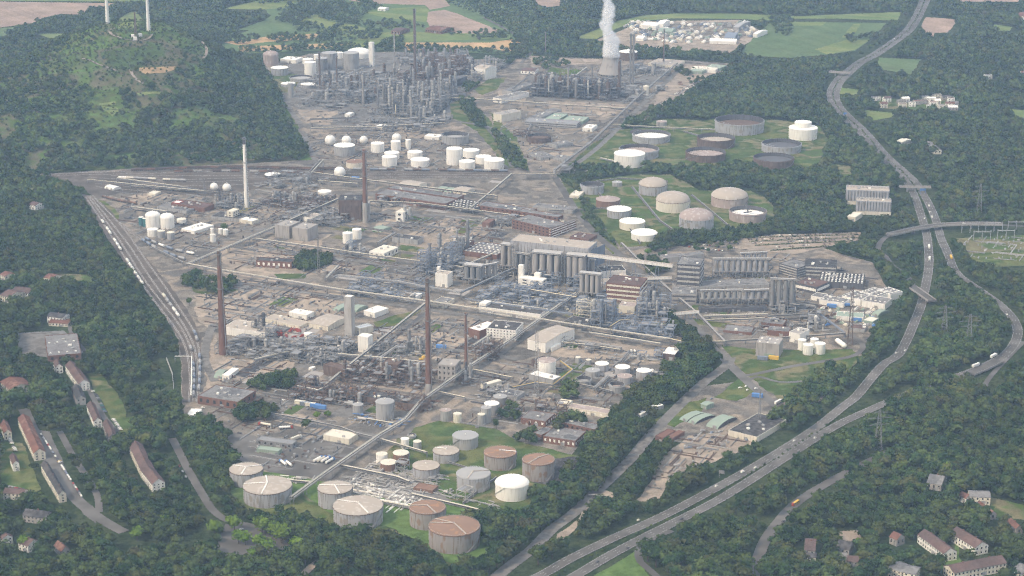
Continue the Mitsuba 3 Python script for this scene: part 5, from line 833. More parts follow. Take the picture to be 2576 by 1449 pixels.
for a in (('734,1252 799,1204 951,1097 1019,1056 1064,1005 1181,922 1287,853 1450,737', 8, 8, 6, 'main pipe rack running diagonally from the southern tanks to the bulk hall'), ('691,571 625,599 472,664 560,680 861,729 1074,758 1287,790 1400,810 1530,830 1685,853', 8, 7, 6, 'long pipe rack bending at the western corner of the gravel yard'),
  ('1685,853 1718,860 1760,860 1823,859', 7, 4, 3, 'yellowish pipe rack crossing the works road', Y), ('691,571 800,522 850,500', 8, 5, 4, 'pipe rack climbing towards the boiler house'), ('644,601 794,621 906,638 1044,656 1166,673', 8, 6, 5, 'straight pipe rack in front of the white halls'), ('816,970 940,868 1069,763', 9, 5, 4, 'diagonal pipe rack behind the white square tower'),
  ('781,433 946,456 1251,493', 9, 5, 4, 'north pipe rack above the long brick hall'), ('779,435 809,402', 12, 9, 3, 'pipe bridge over the railway sidings'), ('931,506 1054,511 1190,528 1287,541 1420,556', 8, 5, 4, 'pipe rack behind the sandy square'), ('1184,523 1240,478 1287,437', 8, 4, 4, 'pipe rack rising to the rail crossing'), ('1287,437 1395,437', 9, 4, 3, 'pipe bridge along the railway cutting'),
  ('1395,437 1395,428 1420,408 1488,357 1598,250 1703,158', 9, 6, 4, 'long straight pipe rack to the far refinery', ('m_grey', 'm_dark', 'm_pipe', 'm_dark')), ('781,322 944,319 1119,309', 8, 4, 3, 'pale pipe rack in front of the far columns'), ('1094,243 1287,254 1440,265 1583,273', 8, 4, 3, 'pipe rack crossing the far plants'), ('1530,313 1660,320 1800,326', 7, 4, 3, 'pipe rack behind the crude park'), ('1563,611 1678,724 1758,791 1823,859', 7, 5, 4, 'pipe rack along the works road', ('m_grey', 'm_dark', 'm_pipe', 'm_dark')),
  ('644,1033 740,1050 856,1074 894,1089 960,1105', 7, 2, 2, 'thin pipe bridge over the truck lanes'), ('960,1105 1074,1138', 6, 3, 3, 'pipe row to the little tanks'), ('855,1170 1000,1200 1030,1212', 5, 5, 4, 'pipe row on top of the manifold'), ('690,1205 780,1213', 3, 4, 4, 'pipe row beside the three walkway tank'), ('888,1240 960,1262 1032,1276', 3, 6, 5, 'pipe row between the largest tanks'), ('1037,1243 1165,1273 1287,1304', 2, 5, 4, 'pipe row along the southern gravel lane'),
  ('1106,1155 1172,1175 1190,1185', 3, 1, 2, 'single pipe line between the southern tanks'), ('1165,1265 1210,1228 1250,1200', 2, 2, 2, 'pipe line to the white domed tank'), ('1480,1245 1530,1250', 2, 2, 2, 'short pipe row by the white domed tank'), ('1290,975 1350,962 1392,968 1440,930 1410,908', 6, 2, 2, 'bent pipe line beside the flare mast', Y), ('1413,958 1500,975 1540,985', 4, 3, 2, 'white pipe line along the small tank field'), ('1535,822 1560,806 1585,804', 14, 1, 2, 'yellow pipe loop on the blue steel plant', Y),
  ('850,692 1000,708 1072,722 1160,735', 9, 7, 5, 'blue pipe rack in front of the polymer plant', ('m_bluesteel', 'm_grey', 'm_pipe')), ('1160,735 1262,688 1300,672', 9, 5, 4, 'blue rack climbing to the silos', ('m_bluesteel', 'm_bluesteel', 'm_pipe')), ('1170,752 1290,770 1440,790', 9, 6, 5, 'blue pipe rack beside the long white hall', ('m_bluesteel', 'm_grey')), ('1330,728 1400,740 1450,748', 10, 4, 3, 'yellow pipes in front of the silos', Y), ('1770,795 1932,790', 5, 6, 4, 'pipe rows behind the sandy plot', ('m_cream', 'm_pipe')), ('1775,805 1950,800', 5, 3, 3, 'lower pipe rows behind the sandy plot', ('m_cream', 'm_pipe')),
  ('2062,790 2125,838', 6, 4, 3, 'dark blue pipe rack along the east plots', ('m_bluesteel', 'm_steel')), ('1820,858 1932,852 2125,838', 6, 3, 3, 'pale pipe rack behind the white tanks', ('m_pipe', 'm_white')), ('1932,795 2062,788', 6, 4, 3, 'dark rack at the eastern plant', ('m_steel', 'm_cream')), ('1400,860 1480,868 1560,880', 5, 3, 3, 'pipe row on the sandy yard'), ('748,972 800,982 825,972', 7, 1, 3, 'white header pipe left of the old process hall', ('m_white',)),
  ('1100,985 1170,1000', 5, 2, 3, 'short pipe row east of the brick chimney'), ('1190,930 1290,950', 6, 3, 3, 'cream pipes south of the office block', Y), ('900,1050 990,1065', 3, 3, 3, 'pipe row by the tall blue grey tank'), ('1340,300 1320,345', 5, 2, 2, 'pipe row at the far office'), ('1288,850 1310,838', 8, 3, 2, 'rack link beside the office block'), ('1600,372 1545,405 1510,398', 4, 3, 3, 'white pipe run on the crude park grass'), ('1490,470 1560,540 1610,610', 3, 3, 3, 'pipe track through the domed tank park, west line', ('m_grey', 'm_steel', 'm_dark')), ('1590,470 1660,555 1740,610', 2, 4, 3, 'pipe track through the domed tank park, middle line', ('m_grey', 'm_steel', 'm_dark')),
  ('1740,490 1860,590', 2, 3, 3, 'pipe track through the domed tank park, east line', ('m_grey', 'm_steel', 'm_dark')), ('1380,530 1470,526 1530,522', 5, 2, 2, 'pipe line crossing the east street'), ('1500,455 1560,448 1680,455', 3, 2, 2, 'pipe line at the forest edge'), ('1720,330 1790,350 1800,380', 2, 2, 2, 'pipe line on the crude park grass'), ('220,452 400,470 560,485', 6, 3, 3, 'grey pipe line along the freight tracks'), ('800,455 900,462', 7, 3, 3, 'short rack by the largest gas sphere'), ('380,620 460,660', 5, 2, 2, 'pipe line at the rail fan'), ('1290,515 1420,560', 7, 4, 3, 'rack behind the brick offices')):
    rack(*a)
for k, s in enumerate(('644,478 720,488 794,495', '724,499 764,482', '774,553 880,568 989,583', '951,611 994,585', '295,448 400,462 512,478', '412,466 520,478 612,490', '686,868 780,873 859,877', '846,890 960,900 1069,912', '831,980 971,995 1056,1010', '1448,857 1510,866 1563,875', '1483,837 1570,850 1663,865', '1560,912 1585,882', '1495,977 1530,945', '1169,668 1264,628', '939,185 1060,180 1189,175', '856,195 914,170', '1438,197 1475,170', '1288,225 1325,195', '560,860 640,848 720,855', '640,905 700,890 760,880', '575,620 640,630', '900,940 1000,870', '1190,870 1250,830', '1100,640 1150,605', '1230,720 1330,735', '820,700 850,668', '1000,560 1120,575', '1120,545 1200,555', '330,520 420,532', '1715,748 1840,745', '1960,760 2050,770', '980,300 1110,296', '780,300 900,296', '1350,280 1500,290')):
    qx, qy = np.mean([list(map(float, q.split(','))) for q in s.split()], 0); wh = min(((720, 490, 'north of the boiler house'), (430, 460, 'among the freight lines'), (880, 570, 'south of the boiler house'), (970, 600, 'by the white hall with lantern'), (770, 870, 'left of the white square tower'), (600, 860, 'by the tall tapering chimney'), (960, 900, 'behind the white square tower'), (950, 1000, 'along the old process hall'), (1540, 865, 'on the sandy yard by the big white hall'), (1540, 960, 'in the small tank field'), (1210, 650, 'left of the bulk hall'), (1050, 185, 'in the far refinery'), (1440, 210, 'in the far plant'), (1120, 560, 'on the sandy square'), (1270, 720, 'in the blue pipe field'), (1220, 850, 'by the office block with window grid'), (1800, 750, 'among the silo rows'), (2000, 765, 'at the depot sheds'), (900, 300, 'below the far columns'), (610, 625, 'at the western rack corner'), (840, 685, 'at the thin lattice mast')), key=lambda m: (m[0] - qx) ** 2 + (m[1] - qy) ** 2)[2]; nth = count.get('mr_' + wh, 0); count['mr_' + wh] = nth + 1
    rack(s, 6 + k % 3, 5, 4, ('', 'second ', 'third ', 'fourth ')[nth] + 'minor pipe rack ' + wh, mats=(('m_pipe', 'm_dark', 'm_grey'), ('m_grey', 'm_steel', 'm_cream'), ('m_steel', 'm_pipe', 'm_dark'))[k % 3])
def conveyor(a, za, b, zb, w, label):
    p, q = at(*a, za), at(*b, zb); t = thing('conveyor_bridge', label, 'conveyor bridge'); part(t, 'gallery', MB().beam(p, q, w, w), 'm_white'); part(t, 'roof', MB().beam(p + [0, 0, w / 2 + .15], q + [0, 0, w / 2 + .15], w + .5, .25), 'm_paleroof')
    for f in (.25, .55, .82):
        c = p + (q - p) * f
        for e in (-1, 1): part(t, 'trestle', MB().beam((c[0] + e * 4, c[1], 0), (c[0] + e, c[1], c[2] - w / 2), .8), 'm_bluesteel')
conveyor((1478, 641), 38, (1692, 669), 30, 4, 'white inclined conveyor bridge from the bulk hall to the dark tower block'); conveyor((1515, 705), 12, (1690, 698), 12, 3.2, 'lower white conveyor gallery by the brick plant block')
conveyor((1560, 690), 22, (1592, 702), 22, 3, 'short pale gallery above the brick plant block'); conveyor((1692, 790), 10, (1758, 784), 10, 3, 'blue grey footbridge gallery over the works road')

# ---------------------------------------------------------------- process units
def unit_block(s, H, label, seed, cols=6, fm='m_steel', pm=('m_grey', 'm_pipe', 'm_steel'), vm=('m_grey', 'm_pipe', 'm_steel'), dens=1.0, fill=.7, colh=1.2, slabs=True, heaters=0):
    A, B, C_ = [at(*map(float, q.split(','))) [:2] for q in s.split()]; u = unit(B - A); L = np.linalg.norm(B - A); w = np.array([-u[1], u[0]]); Wd = np.dot(C_ - A, w)
    if Wd < 0: w = -w; Wd = -Wd
    r = np.random.default_rng(seed); t = thing('process_unit', label, 'process unit'); P3 = lambda i, j, z: np.array([*(A + u * i + w * j), z])
    far = A[1] > 3100; cs = 15 if far else 10; bw = .95 if far else .6; ni, nj = max(1, int(L / cs)), max(1, int(Wd / cs)); di, dj = L / ni, Wd / nj; lv = r.integers(1, max(2, int(H / 5.5)) + 1, (ni, nj)) * (r.random((ni, nj)) < fill); fr, sl = MB(), MB()
    for i in range(ni):
        for j in range(nj):
            k = lv[i, j]
            if not k: continue
            z = k * 5.5
            for e, g in ((0, 0), (1, 0), (1, 1), (0, 1)): fr.beam(P3((i + e * .94 + .03) * di, (j + g * .94 + .03) * dj, 0), P3((i + e * .94 + .03) * di, (j + g * .94 + .03) * dj, z), bw)
            for q in range(1, k + 1):
                for e, g, e2, g2 in ((0, 0, 1, 0), (1, 0, 1, 1), (1, 1, 0, 1), (0, 1, 0, 0)): fr.beam(P3((i + e * .94 + .03) * di, (j + g * .94 + .03) * dj, q * 5.5), P3((i + e2 * .94 + .03) * di, (j + g2 * .94 + .03) * dj, q * 5.5), bw)
                if slabs and r.random() < .55: sl.frame(A + u * (i + .05) * di + w * (j + .05) * dj, u, w, di * r.uniform(.4, .9), dj * r.uniform(.4, .9), q * 5.5 - .25, q * 5.5 - .05)
            fr.beam(P3((i + .03) * di, (j + .03) * dj, 0), P3((i + .97) * di, (j + .03) * dj, z), .4)
    if fr.n: part(t, 'frame', fr, fm, stuff=True)
    if sl.n: part(t, 'platform', sl, 'm_steel', stuff=True)
    for c in range(cols):
        i, j, rad, hh = r.uniform(.05, .95) * L, r.uniform(.1, .9) * Wd, r.uniform(1.1, 2.4) * (1.25 if far else 1), H * r.uniform(.5, colh); p = A + u * i + w * j; vmat = vm[c % len(vm)]
        part(t, 'column', MB().lathe(p[0], p[1], [(rad, 0), (rad, hh), (rad * .6, hh + rad * .5), (.01, hh + rad * .7)], 12), vmat, 40); m = MB()
        for z in np.arange(6, hh, 7.0): m.lathe(p[0], p[1], [(rad, z), (rad + 1.1, z), (rad + 1.1, z + 1.0), (rad + 1.0, z + 1.0), (rad + 1.0, z + .2), (rad, z + .2)], 8)
        if m.n: part(t, 'gallery', m, 'm_steel', stuff=True)
    for c in range(int(cols * 1.3 * dens) + 1):
        i, j, rad, ll = r.uniform(.05, .95) * L, r.uniform(.1, .9) * Wd, r.uniform(.8, 1.8), r.uniform(4, 11); z = r.choice([2, 2, 7.5, 13]) if H > 14 else 2; d = u if r.random() < .5 else w; p = A + u * i + w * j
        part(t, 'drum', MB().cyl((*(p - d * ll / 2), z + rad), (*(p + d * ll / 2), z + rad), rad, n=10, cap0=True), vm[(c + 1) % len(vm)], 40)
    for c in range(heaters):
        i, j = (c + .5) / heaters * L, r.uniform(.3, .6) * Wd; hh = H * r.uniform(.7, 1.0); p = A + u * (i - 4) + w * (j - 4)
        part(t, 'furnace', MB().frame(p, u, w, 7, 8, 2, hh).frame(p + u * 2 + w * 2, u, w, 3, 4, hh, hh + 5), vm[c % len(vm)])
    N = int(L * Wd / 14 * dens); N = int(min(max(N, 30), 900) * (.45 if far else 1)); tk = 1.9 if far else 1.25
    for q, mt in enumerate(pm):
        m = MB()
        for c in range(N // len(pm)):
            i, j = r.uniform(0, 1) * L, r.uniform(0, 1) * Wd; z = r.uniform(.6, 1) ** 2 * r.choice([1.5, 3, 6, 9, 14][:max(2, int(H / 5))]); k = r.random()
            p = P3(i, j, z)
            if k < .45: l = r.uniform(4, 18); m.beam(p - [*u * l / 2, 0], p + [*u * l / 2, 0], r.uniform(.3, .7) * tk)
            elif k < .75: l = r.uniform(3, 12); m.beam(p - [*w * l / 2, 0], p + [*w * l / 2, 0], r.uniform(.3, .7) * tk)
            elif k < .9: m.beam(P3(i, j, 0), P3(i, j, z * r.uniform(1, 1.6)), r.uniform(.4, .9) * tk)
            else: m.frame(P3(i, j, 0)[:2], u, w, r.uniform(1, 3.5), r.uniform(1, 3), 0, r.uniform(.8, 3))
        part(t, 'pipework', m, mt, stuff=True)
    keep(sg.Polygon([A, A + u * L, A + u * L + w * Wd, A + w * Wd]), 12); return t
BS, BR, GR = ('m_bluesteel', 'm_grey', 'm_pipe'), ('m_brown', 'm_grey', 'm_dark'), ('m_grey', 'm_pipe', 'm_dark')
for a in (('760,222 880,228 790,185', 16, 'grey process unit in front of the tall white tank', 61, 14, 'm_steel', GR, ('m_steel', 'm_pipe', 'm_grey', 'm_dark'), .8, .6, 1.6), ('885,215 1000,222 905,178', 14, 'process unit right of the gasholders', 62, 14, 'm_steel', GR, ('m_steel', 'm_pipe', 'm_brown'), .8, .6, 1.6), ('1010,165 1190,160 1020,140', 16, 'hazy process units at the back of the far refinery', 63, 22, 'm_steel', GR, ('m_steel', 'm_grey', 'm_brown', 'm_pipe'), .7, .6, 1.5), ('1110,270 1150,250 1085,240', 12, 'grey unit at the bend of the far street', 64, 6, 'm_steel', GR, GR, .7, .6, 1.5), ('925,290 1085,300 970,225', 32, 'dense forest of grey columns in the far refinery', 1, 60, 'm_steel', GR, ('m_steel', 'm_grey', 'm_pipe', 'm_dark', 'm_pipe'), .8, .6, 1.6),
  ('1000,215 1120,222 1010,160', 30, 'brownish process unit round the tall brown chimney', 2, 30, 'm_brown', ('m_brown', 'm_grey', 'm_steel'), ('m_brown', 'm_grey', 'm_steel'), .7, .7, 1.4), ('1130,205 1200,210 1140,150', 18, 'grey process unit beside the tall white hall', 3, 18, 'm_steel', GR, GR, .6, .6, 1.6),
  ('790,250 910,262 800,200', 22, 'grey process unit below the gasholders', 4, 24, 'm_steel', GR, ('m_steel', 'm_brown', 'm_grey'), .8, .7, 1.5), ('745,268 860,275 750,240', 12, 'low pipework unit beside the hill road', 5, 8, 'm_steel', GR, GR, .8, .5, 1.8), ('1332,243 1550,257 1340,222', 36, 'dark furnace row of the far plant with white drums', 6, 40, 'm_dark', ('m_dark', 'm_brown', 'm_grey'), ('m_brown', 'm_dark', 'm_brown', 'm_pipe', 'm_steel'), .8, .9, 1.05, True, 18),
  ('1550,255 1600,258 1560,225', 14, 'low end of the dark furnace row', 7, 5, 'm_steel', BR, GR, .8, .7, 1.3), ('1030,312 1120,316 1040,292', 14, 'slim column group below the far columns', 8, 9, 'm_steel', GR, ('m_pipe', 'm_steel', 'm_grey'), .8, .5, 2.0), ('890,330 1080,336 895,305', 6, 'pipe field in front of the far columns', 9, 4, 'm_steel', GR, GR, .6, .3, 1.5),
  ('660,520 790,535 700,490', 16, 'brown grey process unit east of the white chimney', 10, 12, 'm_brown', ('m_grey', 'm_brown', 'm_pipe'), GR, .8, .7, 1.4), ('530,525 600,532 560,505', 16, 'small column unit west of the white chimney', 11, 8, 'm_steel', GR, GR, .8, .7, 1.6), ('700,560 840,576 760,530', 10, 'pipework unit left of the boiler house', 12, 6, 'm_steel', GR, GR, .8, .5, 1.5),
  ('932,520 985,527 960,498', 10, 'pipework yard right of the reddish chimney', 13, 4, 'm_steel', GR, GR, .7, .4, 1.5), ('640,470 780,485 690,440', 6, 'pipe field in the northern sidings', 14, 4, 'm_steel', GR, GR, .4, .3, 1.8), ('1050,690 1118,698 1075,652', 34, 'bluish polymer unit with tall columns', 15, 9, 'm_bluesteel', BS, ('m_grey', 'm_steel', 'm_pipe'), 1, .9, 1.5),
  ('1115,655 1140,658 1130,620', 38, 'slender column group beside the polymer unit', 16, 4, 'm_steel', GR, ('m_steel', 'm_grey'), .8, .5, 1.2), ('850,738 1040,764 920,700', 7, 'blue pipe field with pale round basins', 17, 5, 'm_bluesteel', ('m_bluesteel', 'm_grey', 'm_pipe'), ('m_pipe', 'm_grey'), .5, .35, 1.2), ('1180,770 1440,800 1260,715', 9, 'wide blue pipe field before the silos', 18, 8, 'm_bluesteel', ('m_bluesteel', 'm_steel', 'm_cream'), BS, .5, .45, 1.4),
  ('1485,826 1536,830 1505,795', 33, 'tall blue grey steel frame plant next to the cream frame', 19, 7, 'm_bluesteel', BS, ('m_grey', 'm_bluesteel', 'm_steel'), 1.2, 1, 1.1), ('1600,806 1680,810 1612,775', 30, 'grey blue steel frame plant by the works road', 20, 9, 'm_bluesteel', BS, GR, 1.2, 1, 1.1), ('1535,845 1690,858 1560,812', 11, 'low blue equipment field inside the yellow pipe', 21, 10, 'm_bluesteel', BS, ('m_bluesteel', 'm_grey'), 1, .7, 1.2),
  ('1448,800 1486,804 1470,775', 26, 'cream steel grid frame', 22, 3, 'm_cream', ('m_steel', 'm_grey'), GR, .8, 1, 1.0), ('1405,880 1560,900 1420,860', 4, 'low pipe trench across the sandy yard', 23, 2, 'm_steel', GR, GR, .35, .2, 1.2), ('1570,905 1660,915 1590,890', 6, 'pump field beside the white roofed shed', 24, 3, 'm_bluesteel', BS, ('m_white', 'm_grey'), .8, .5, 1.6),
  ('540,890 700,912 590,850', 9, 'grey process unit around the tapering chimney', 25, 9, 'm_steel', GR, GR, .8, .6, 1.6), ('690,905 830,925 770,850', 12, 'grey process unit left of the white square tower', 26, 12, 'm_steel', GR, GR, .9, .7, 1.5), ('625,850 690,856 640,830', 22, 'dark tower unit left of the red machinery', 27, 4, 'm_steel', ('m_dark', 'm_steel'), ('m_dark', 'm_grey'), .8, .7, 1.2),
  ('725,1005 900,1030 780,965', 9, 'rusty grey pipework unit of the old process hall', 28, 10, 'm_brown', BR, BR, 1, .6, 1.5), ('850,1010 1075,1040 905,985', 10, 'dense rusty process unit below the old hall', 29, 12, 'm_brown', ('m_brown', 'm_rust', 'm_pipe', 'm_dark'), ('m_brown', 'm_grey', 'm_rust'), 1.1, .7, 1.5), ('840,960 1060,985 900,915', 16, 'brown process unit around the white square tower', 30, 14, 'm_brown', BR, ('m_grey', 'm_brown', 'm_pipe'), 1, .7, 1.6),
  ('935,890 1060,900 965,865', 13, 'column unit between the white tower and the brick chimney', 31, 7, 'm_steel', GR, ('m_grey', 'm_steel'), .7, .5, 1.9), ('1100,965 1180,972 1130,940', 12, 'pipe unit under the grey concrete block', 32, 7, 'm_brown', BR, GR, .9, .6, 1.6), ('1195,905 1240,910 1215,880', 17, 'reddish frame unit beside the short chimney', 33, 5, 'm_brown', BR, BR, .8, .8, 1.3), ('1190,1000 1290,1012 1220,965', 6, 'pipe yard south of the main rack', 34, 4, 'm_steel', GR, GR, .5, .3, 1.6),
  ('870,1215 1060,1250 940,1165', 3, 'white pipe manifold of the southern tank park', 35, 1, 'm_grey', ('m_pipe', 'm_grey', 'm_pipe'), ('m_pipe',), 1.1, .1, 1.2), ('700,1215 790,1222 720,1200', 2, 'small pipe manifold left of the round hatch tank', 36, 0, 'm_pipe', ('m_pipe', 'm_white'), ('m_pipe',), .8, .1, 1), ('1080,1240 1240,1282 1095,1225', 2, 'pipe manifold along the southern gravel lane', 37, 0, 'm_pipe', ('m_pipe', 'm_grey'), ('m_pipe',), .5, .1, 1),
  ('1940,790 2002,792 1950,760', 26, 'steel process towers at the east end of the silos', 38, 7, 'm_steel', BS, ('m_steel', 'm_grey', 'm_pipe'), 1, .9, 1.5), ('2010,835 2075,838 2030,800', 9, 'eastern process unit by the blue rack', 39, 6, 'm_steel', GR, ('m_pipe', 'm_grey', 'm_white'), .8, .6, 1.6), ('1905,835 1985,842 1915,815', 7, 'pump unit behind the concrete control block', 40, 4, 'm_steel', GR, GR, .7, .5, 1.5),
  ('880,1065 1000,1080 930,1045', 3, 'pipework between the blue grey tanks', 41, 1, 'm_steel', ('m_grey', 'm_pipe', 'm_blue'), GR, .6, .2, 1), ('1340,1045 1420,1052 1350,1025', 3, 'red pipe stacks beside the pink roof', 42, 0, 'm_brown', BR, BR, .6, .2, 1), ('1090,700 1260,715 1100,660', 8, 'grey pipe yard behind the white plant block', 43, 6, 'm_steel', GR, GR, .5, .4, 1.6), ('850,640 900,646 865,620', 12, 'small blue unit by the white tank pair', 44, 5, 'm_bluesteel', BS, GR, .8, .6, 1.5),
  ('1275,712 1480,728 1290,700', 22, 'lattice stairs and blue frames before the silos', 45, 3, 'm_bluesteel', BS, GR, .4, .35, .9), ('1190,560 1280,572 1210,545', 5, 'pipework beside the sandy square', 46, 3, 'm_steel', GR, GR, .5, .4, 1.5), ('640,440 780,452 660,428', 3, 'signal gear between the freight lines', 47, 0, 'm_steel', GR, GR, .25, .1, 1), ('1605,250 1660,222 1620,255', 7, 'pipe unit beside the far rack', 48, 4, 'm_steel', GR, GR, .8, .5, 1.6), ('1560,190 1680,196 1570,172', 8, 'low plant right of the cooling tower', 49, 5, 'm_steel', GR, GR, .5, .4, 1.4),
  ('1340,430 1480,440 1350,420', 2, 'low pipes by the railway cutting', 50, 0, 'm_steel', GR, GR, .2, .1, 1), ('1590,945 1660,955 1600,925', 3, 'pipework beside the easternmost white lidded tank', 51, 1, 'm_steel', GR, ('m_white', 'm_grey'), .6, .2, 1.5), ('1290,345 1340,352 1300,325', 4, 'round settling basins and pipes in the far plant', 52, 2, 'm_brown', BR, BR, .4, .2, 1)):
    unit_block(*a)
# ---------------------------------------------------------------- railway
def track(s, label):
    c = spline(pl(s), 12); k = numbered('railway_track'); labels[k] = {'kind': 'structure', 'label': label}; m = MB()
    for o in (-.75, .75): ribbon(c, o - .14, o + .14, .80, m)
    part(k, 'rail', m, 'm_pipe'); part(k, 'sleeper_bed', ribbon(c, -1.5, 1.5, .72), 'm_bed'); return c
TR = [track(*a) for a in (('215,495 290,610 340,690 390,760 440,825 468,880 478,950 475,1012', 'outermost track of the western fan'), ('222,495 305,612 360,700 410,765 455,825 480,880 488,950 486,1012', 'second track of the western fan'), ('226,493 320,612 378,700 425,765 466,825 490,880 497,950 493,1012', 'third track of the western fan'), ('232,492 310,575 370,660 410,715 450,775 485,830 500,880 503,950 497,1012', 'innermost track of the western fan'),
    ('300,560 360,600 430,630 500,645', 'upper yard track towards the pipe corner'), ('310,570 365,612 430,645 480,660', 'lower yard track towards the pipe corner'), ('100,440 340,431 560,424 800,428 1290,434', 'northern freight line'), ('100,443 340,438 560,433 800,438 1290,440', 'second northern freight line'), ('230,448 340,452 480,458 620,455', 'siding with tank wagons'), ('240,462 380,476 560,492', 'lower siding with white tank wagons'), ('255,497 300,508 345,516', 'short stub with brown wagons'), ('230,455 420,466 560,468 700,455', 'middle siding of the northern yard'), ('240,470 400,486 540,500', 'lowest siding of the northern yard'), ('280,443 560,443 800,446 1000,446 1290,444', 'inner northern freight line'), ('300,452 480,452 640,448 800,452', 'short northern siding'), ('850,449 1050,449 1290,447', 'siding before the white product tanks'))]
tankmesh = MB().cyl((-6.2, 0, 2.6), (6.2, 0, 2.6), 1.75, n=12, cap0=True); framemesh = MB().box(0, 0, .9, 14, 2.4, .5)
for q in (-4.5, 4.5): framemesh.box(q, 0, .3, 3, 2.2, .7)
domem = MB().box(0, 0, 4.2, 2.2, 1.4, .5); hop = MB().box(0, 0, 1.2, 13.4, 3, 3.0); load = MB().box(0, 0, 4.2, 12.8, 2.6, .35)
PT, PF, PD, PH, PLd = (mikit.ply(m.mesh(), None, s) for m, s in ((tankmesh, 40), (framemesh, False), (domem, False), (hop, False), (load, False)))
def wagons(c, f0, f1, n, body, label, kind='tank', group=None, skip=()):
    d = np.concatenate([[0], np.cumsum(np.linalg.norm(np.diff(c, axis=0), axis=1))])
    for i in range(n):
        if i in skip: continue
        s = d[-1] * f0 + (d[-1] * (f1 - f0)) * (i + .5) / n; x, y = np.interp(s, d, c[:, 0]), np.interp(s, d, c[:, 1]); x2, y2 = np.interp(s + 2, d, c[:, 0]), np.interp(s + 2, d, c[:, 1]); tw = place(x, y, .7, math.atan2(y2 - y, x2 - x))
        b = body[i % len(body)]; t = thing('tank_wagon' if kind == 'tank' else 'freight_wagon', label, 'rail wagon', group or label)
        if kind == 'tank': part(t, 'tank', PT, b, tw=tw); part(t, 'hatch', PD, 'm_grey', tw=tw)
        else: part(t, 'body', PH, b, tw=tw); part(t, 'load', PLd, 'm_ballast' if b != 'm_white' else 'm_pipe', tw=tw)
        part(t, 'underframe', PF, 'm_dark', tw=tw)
wagons(TR[0], .16, .52, 16, [W], 'white tank wagon in the long train along the western wood', skip=(1, 4, 8, 9)); wagons(TR[2], .57, .68, 5, ['m_cream', 'm_grey', 'm_grey', W, W], 'pale wagon of the short train on the western fan'); wagons(TR[1], .80, .99, 9, ['m_grey', 'm_bluesteel'], 'blue grey tank wagon standing beside the brick laboratory', skip=(1, 2)); wagons(TR[3], .74, .97, 10, ['m_bluesteel', 'm_grey'], 'bluish tank wagon on the inner track by the brick laboratory', skip=(2, 3))
wagons(TR[6], .19, .62, 26, ['m_brown', 'm_brown', 'm_rust', 'm_ballast'], 'brown open freight wagon in the long northern train', 'open'); wagons(TR[7], .28, .60, 16, ['m_rust', 'm_brown', 'm_pipe'], 'mixed freight wagon on the second northern line', 'open', skip=(3, 7, 11)); wagons(TR[6], .66, .99, 18, ['m_grey', 'm_brown', 'm_bluesteel'], 'dark freight wagon in front of the white product tanks', skip=(1, 5, 9)); 
wagons(TR[8], .18, .62, 9, [W, 'm_cream', 'm_grey', 'm_grey', 'm_cream'], 'pale tank wagon on the upper siding', skip=(5,)); wagons(TR[9], .30, .72, 9, [W, 'm_cream', 'm_pipe'], 'white tank wagon on the lower siding', skip=(3,)); wagons(TR[10], .05, .98, 6, ['m_brown', 'm_rust'], 'rusty brown tank wagon on the short stub'); wagons(TR[4], .45, .98, 6, ['m_bluesteel', 'm_grey', W], 'grey tank wagon on the upper yard track'); wagons(TR[5], .38, .96, 7, ['m_bluesteel', 'm_bluesteel', 'm_grey', W], 'bluish tank wagon on the lower yard track', skip=(3,))

# ---------------------------------------------------------------- bridges
def bridge(s, w, z, label, thick=1.4, mat='m_concrete'):
    c = spline(pl(s, z), 6); t = thing('bridge', label, 'bridge'); m = MB()
    ribbon(c, -w / 2, w / 2, z, m); part(t, 'deck', m, 'm_road'); m = MB(); ribbon(c, w / 2, -w / 2, z - thick, m); part(t, 'soffit', m, mat)
    for o in (-1, 1):
        m = MB()
        for i in range(len(c) - 1): m.beam((*(c[i] + 0), z), (*c[i + 1], z), .1) if False else None
        tt = np.gradient(c, axis=0); tt /= np.linalg.norm(tt, axis=1, keepdims=True); nn = np.stack([tt[:, 1], -tt[:, 0]], 1); e = c + nn * o * (w / 2 + .2)
        for i in range(len(c) - 1): m.beam((*e[i], z - .2), (*e[i + 1], z - .2), .5, 2.6)
        part(t, 'parapet', m, mat)
    L = len(c)
    for f in (.25, .5, .75): part(t, 'pier', MB().box(*c[int(L * f)], 0, 1.4, w * .6, z - thick, math.atan2(*(c[int(L * f) + 1] - c[int(L * f)])[::-1])), mat)
    keep(sg.LineString(c).buffer(w / 2), 22, 4); OPEN.append(sg.LineString(c).buffer(w / 2 + 2)); return t
bridge('2236,590 2270,582 2307,574 2357,566 2407,563 2457,562 2520,563', 11, 7, 'curved grey overpass carrying the slip road over the motorway'); bridge('2298,723 2345,756', 11, 7, 'straight grey overpass crossing the motorway below the curved one'); bridge('2262,469 2342,470', 5, 8, 'slim footbridge over the motorway with a blue sign below it'); bridge('2086,180 2140,183', 10, 7.5, 'far dark overpass above the motorway bend')
bridge('2440,938 2470,926 2512,906', 13, 4, 'viaduct end of the forest side carriageway at the right edge')
p = at(2321, 488); single('road_sign', MB().box(p[0], p[1], 5.2, 9, .3, 3.4, .15).box(p[0] - 4, p[1] + .3, 0, .4, .4, 5.4).box(p[0] + 4, p[1] + .3, 0, .4, .4, 5.4), 'm_blue', 'blue motorway sign under the slim footbridge', 'road sign')
p = at(2125, 294); single('road_sign', MB().box(p[0], p[1], 4.6, 6, .3, 3.6, .1).box(p[0], p[1] + .3, 0, .5, .4, 4.8), 'm_blue', 'blue sign at the far motorway bend', 'road sign')
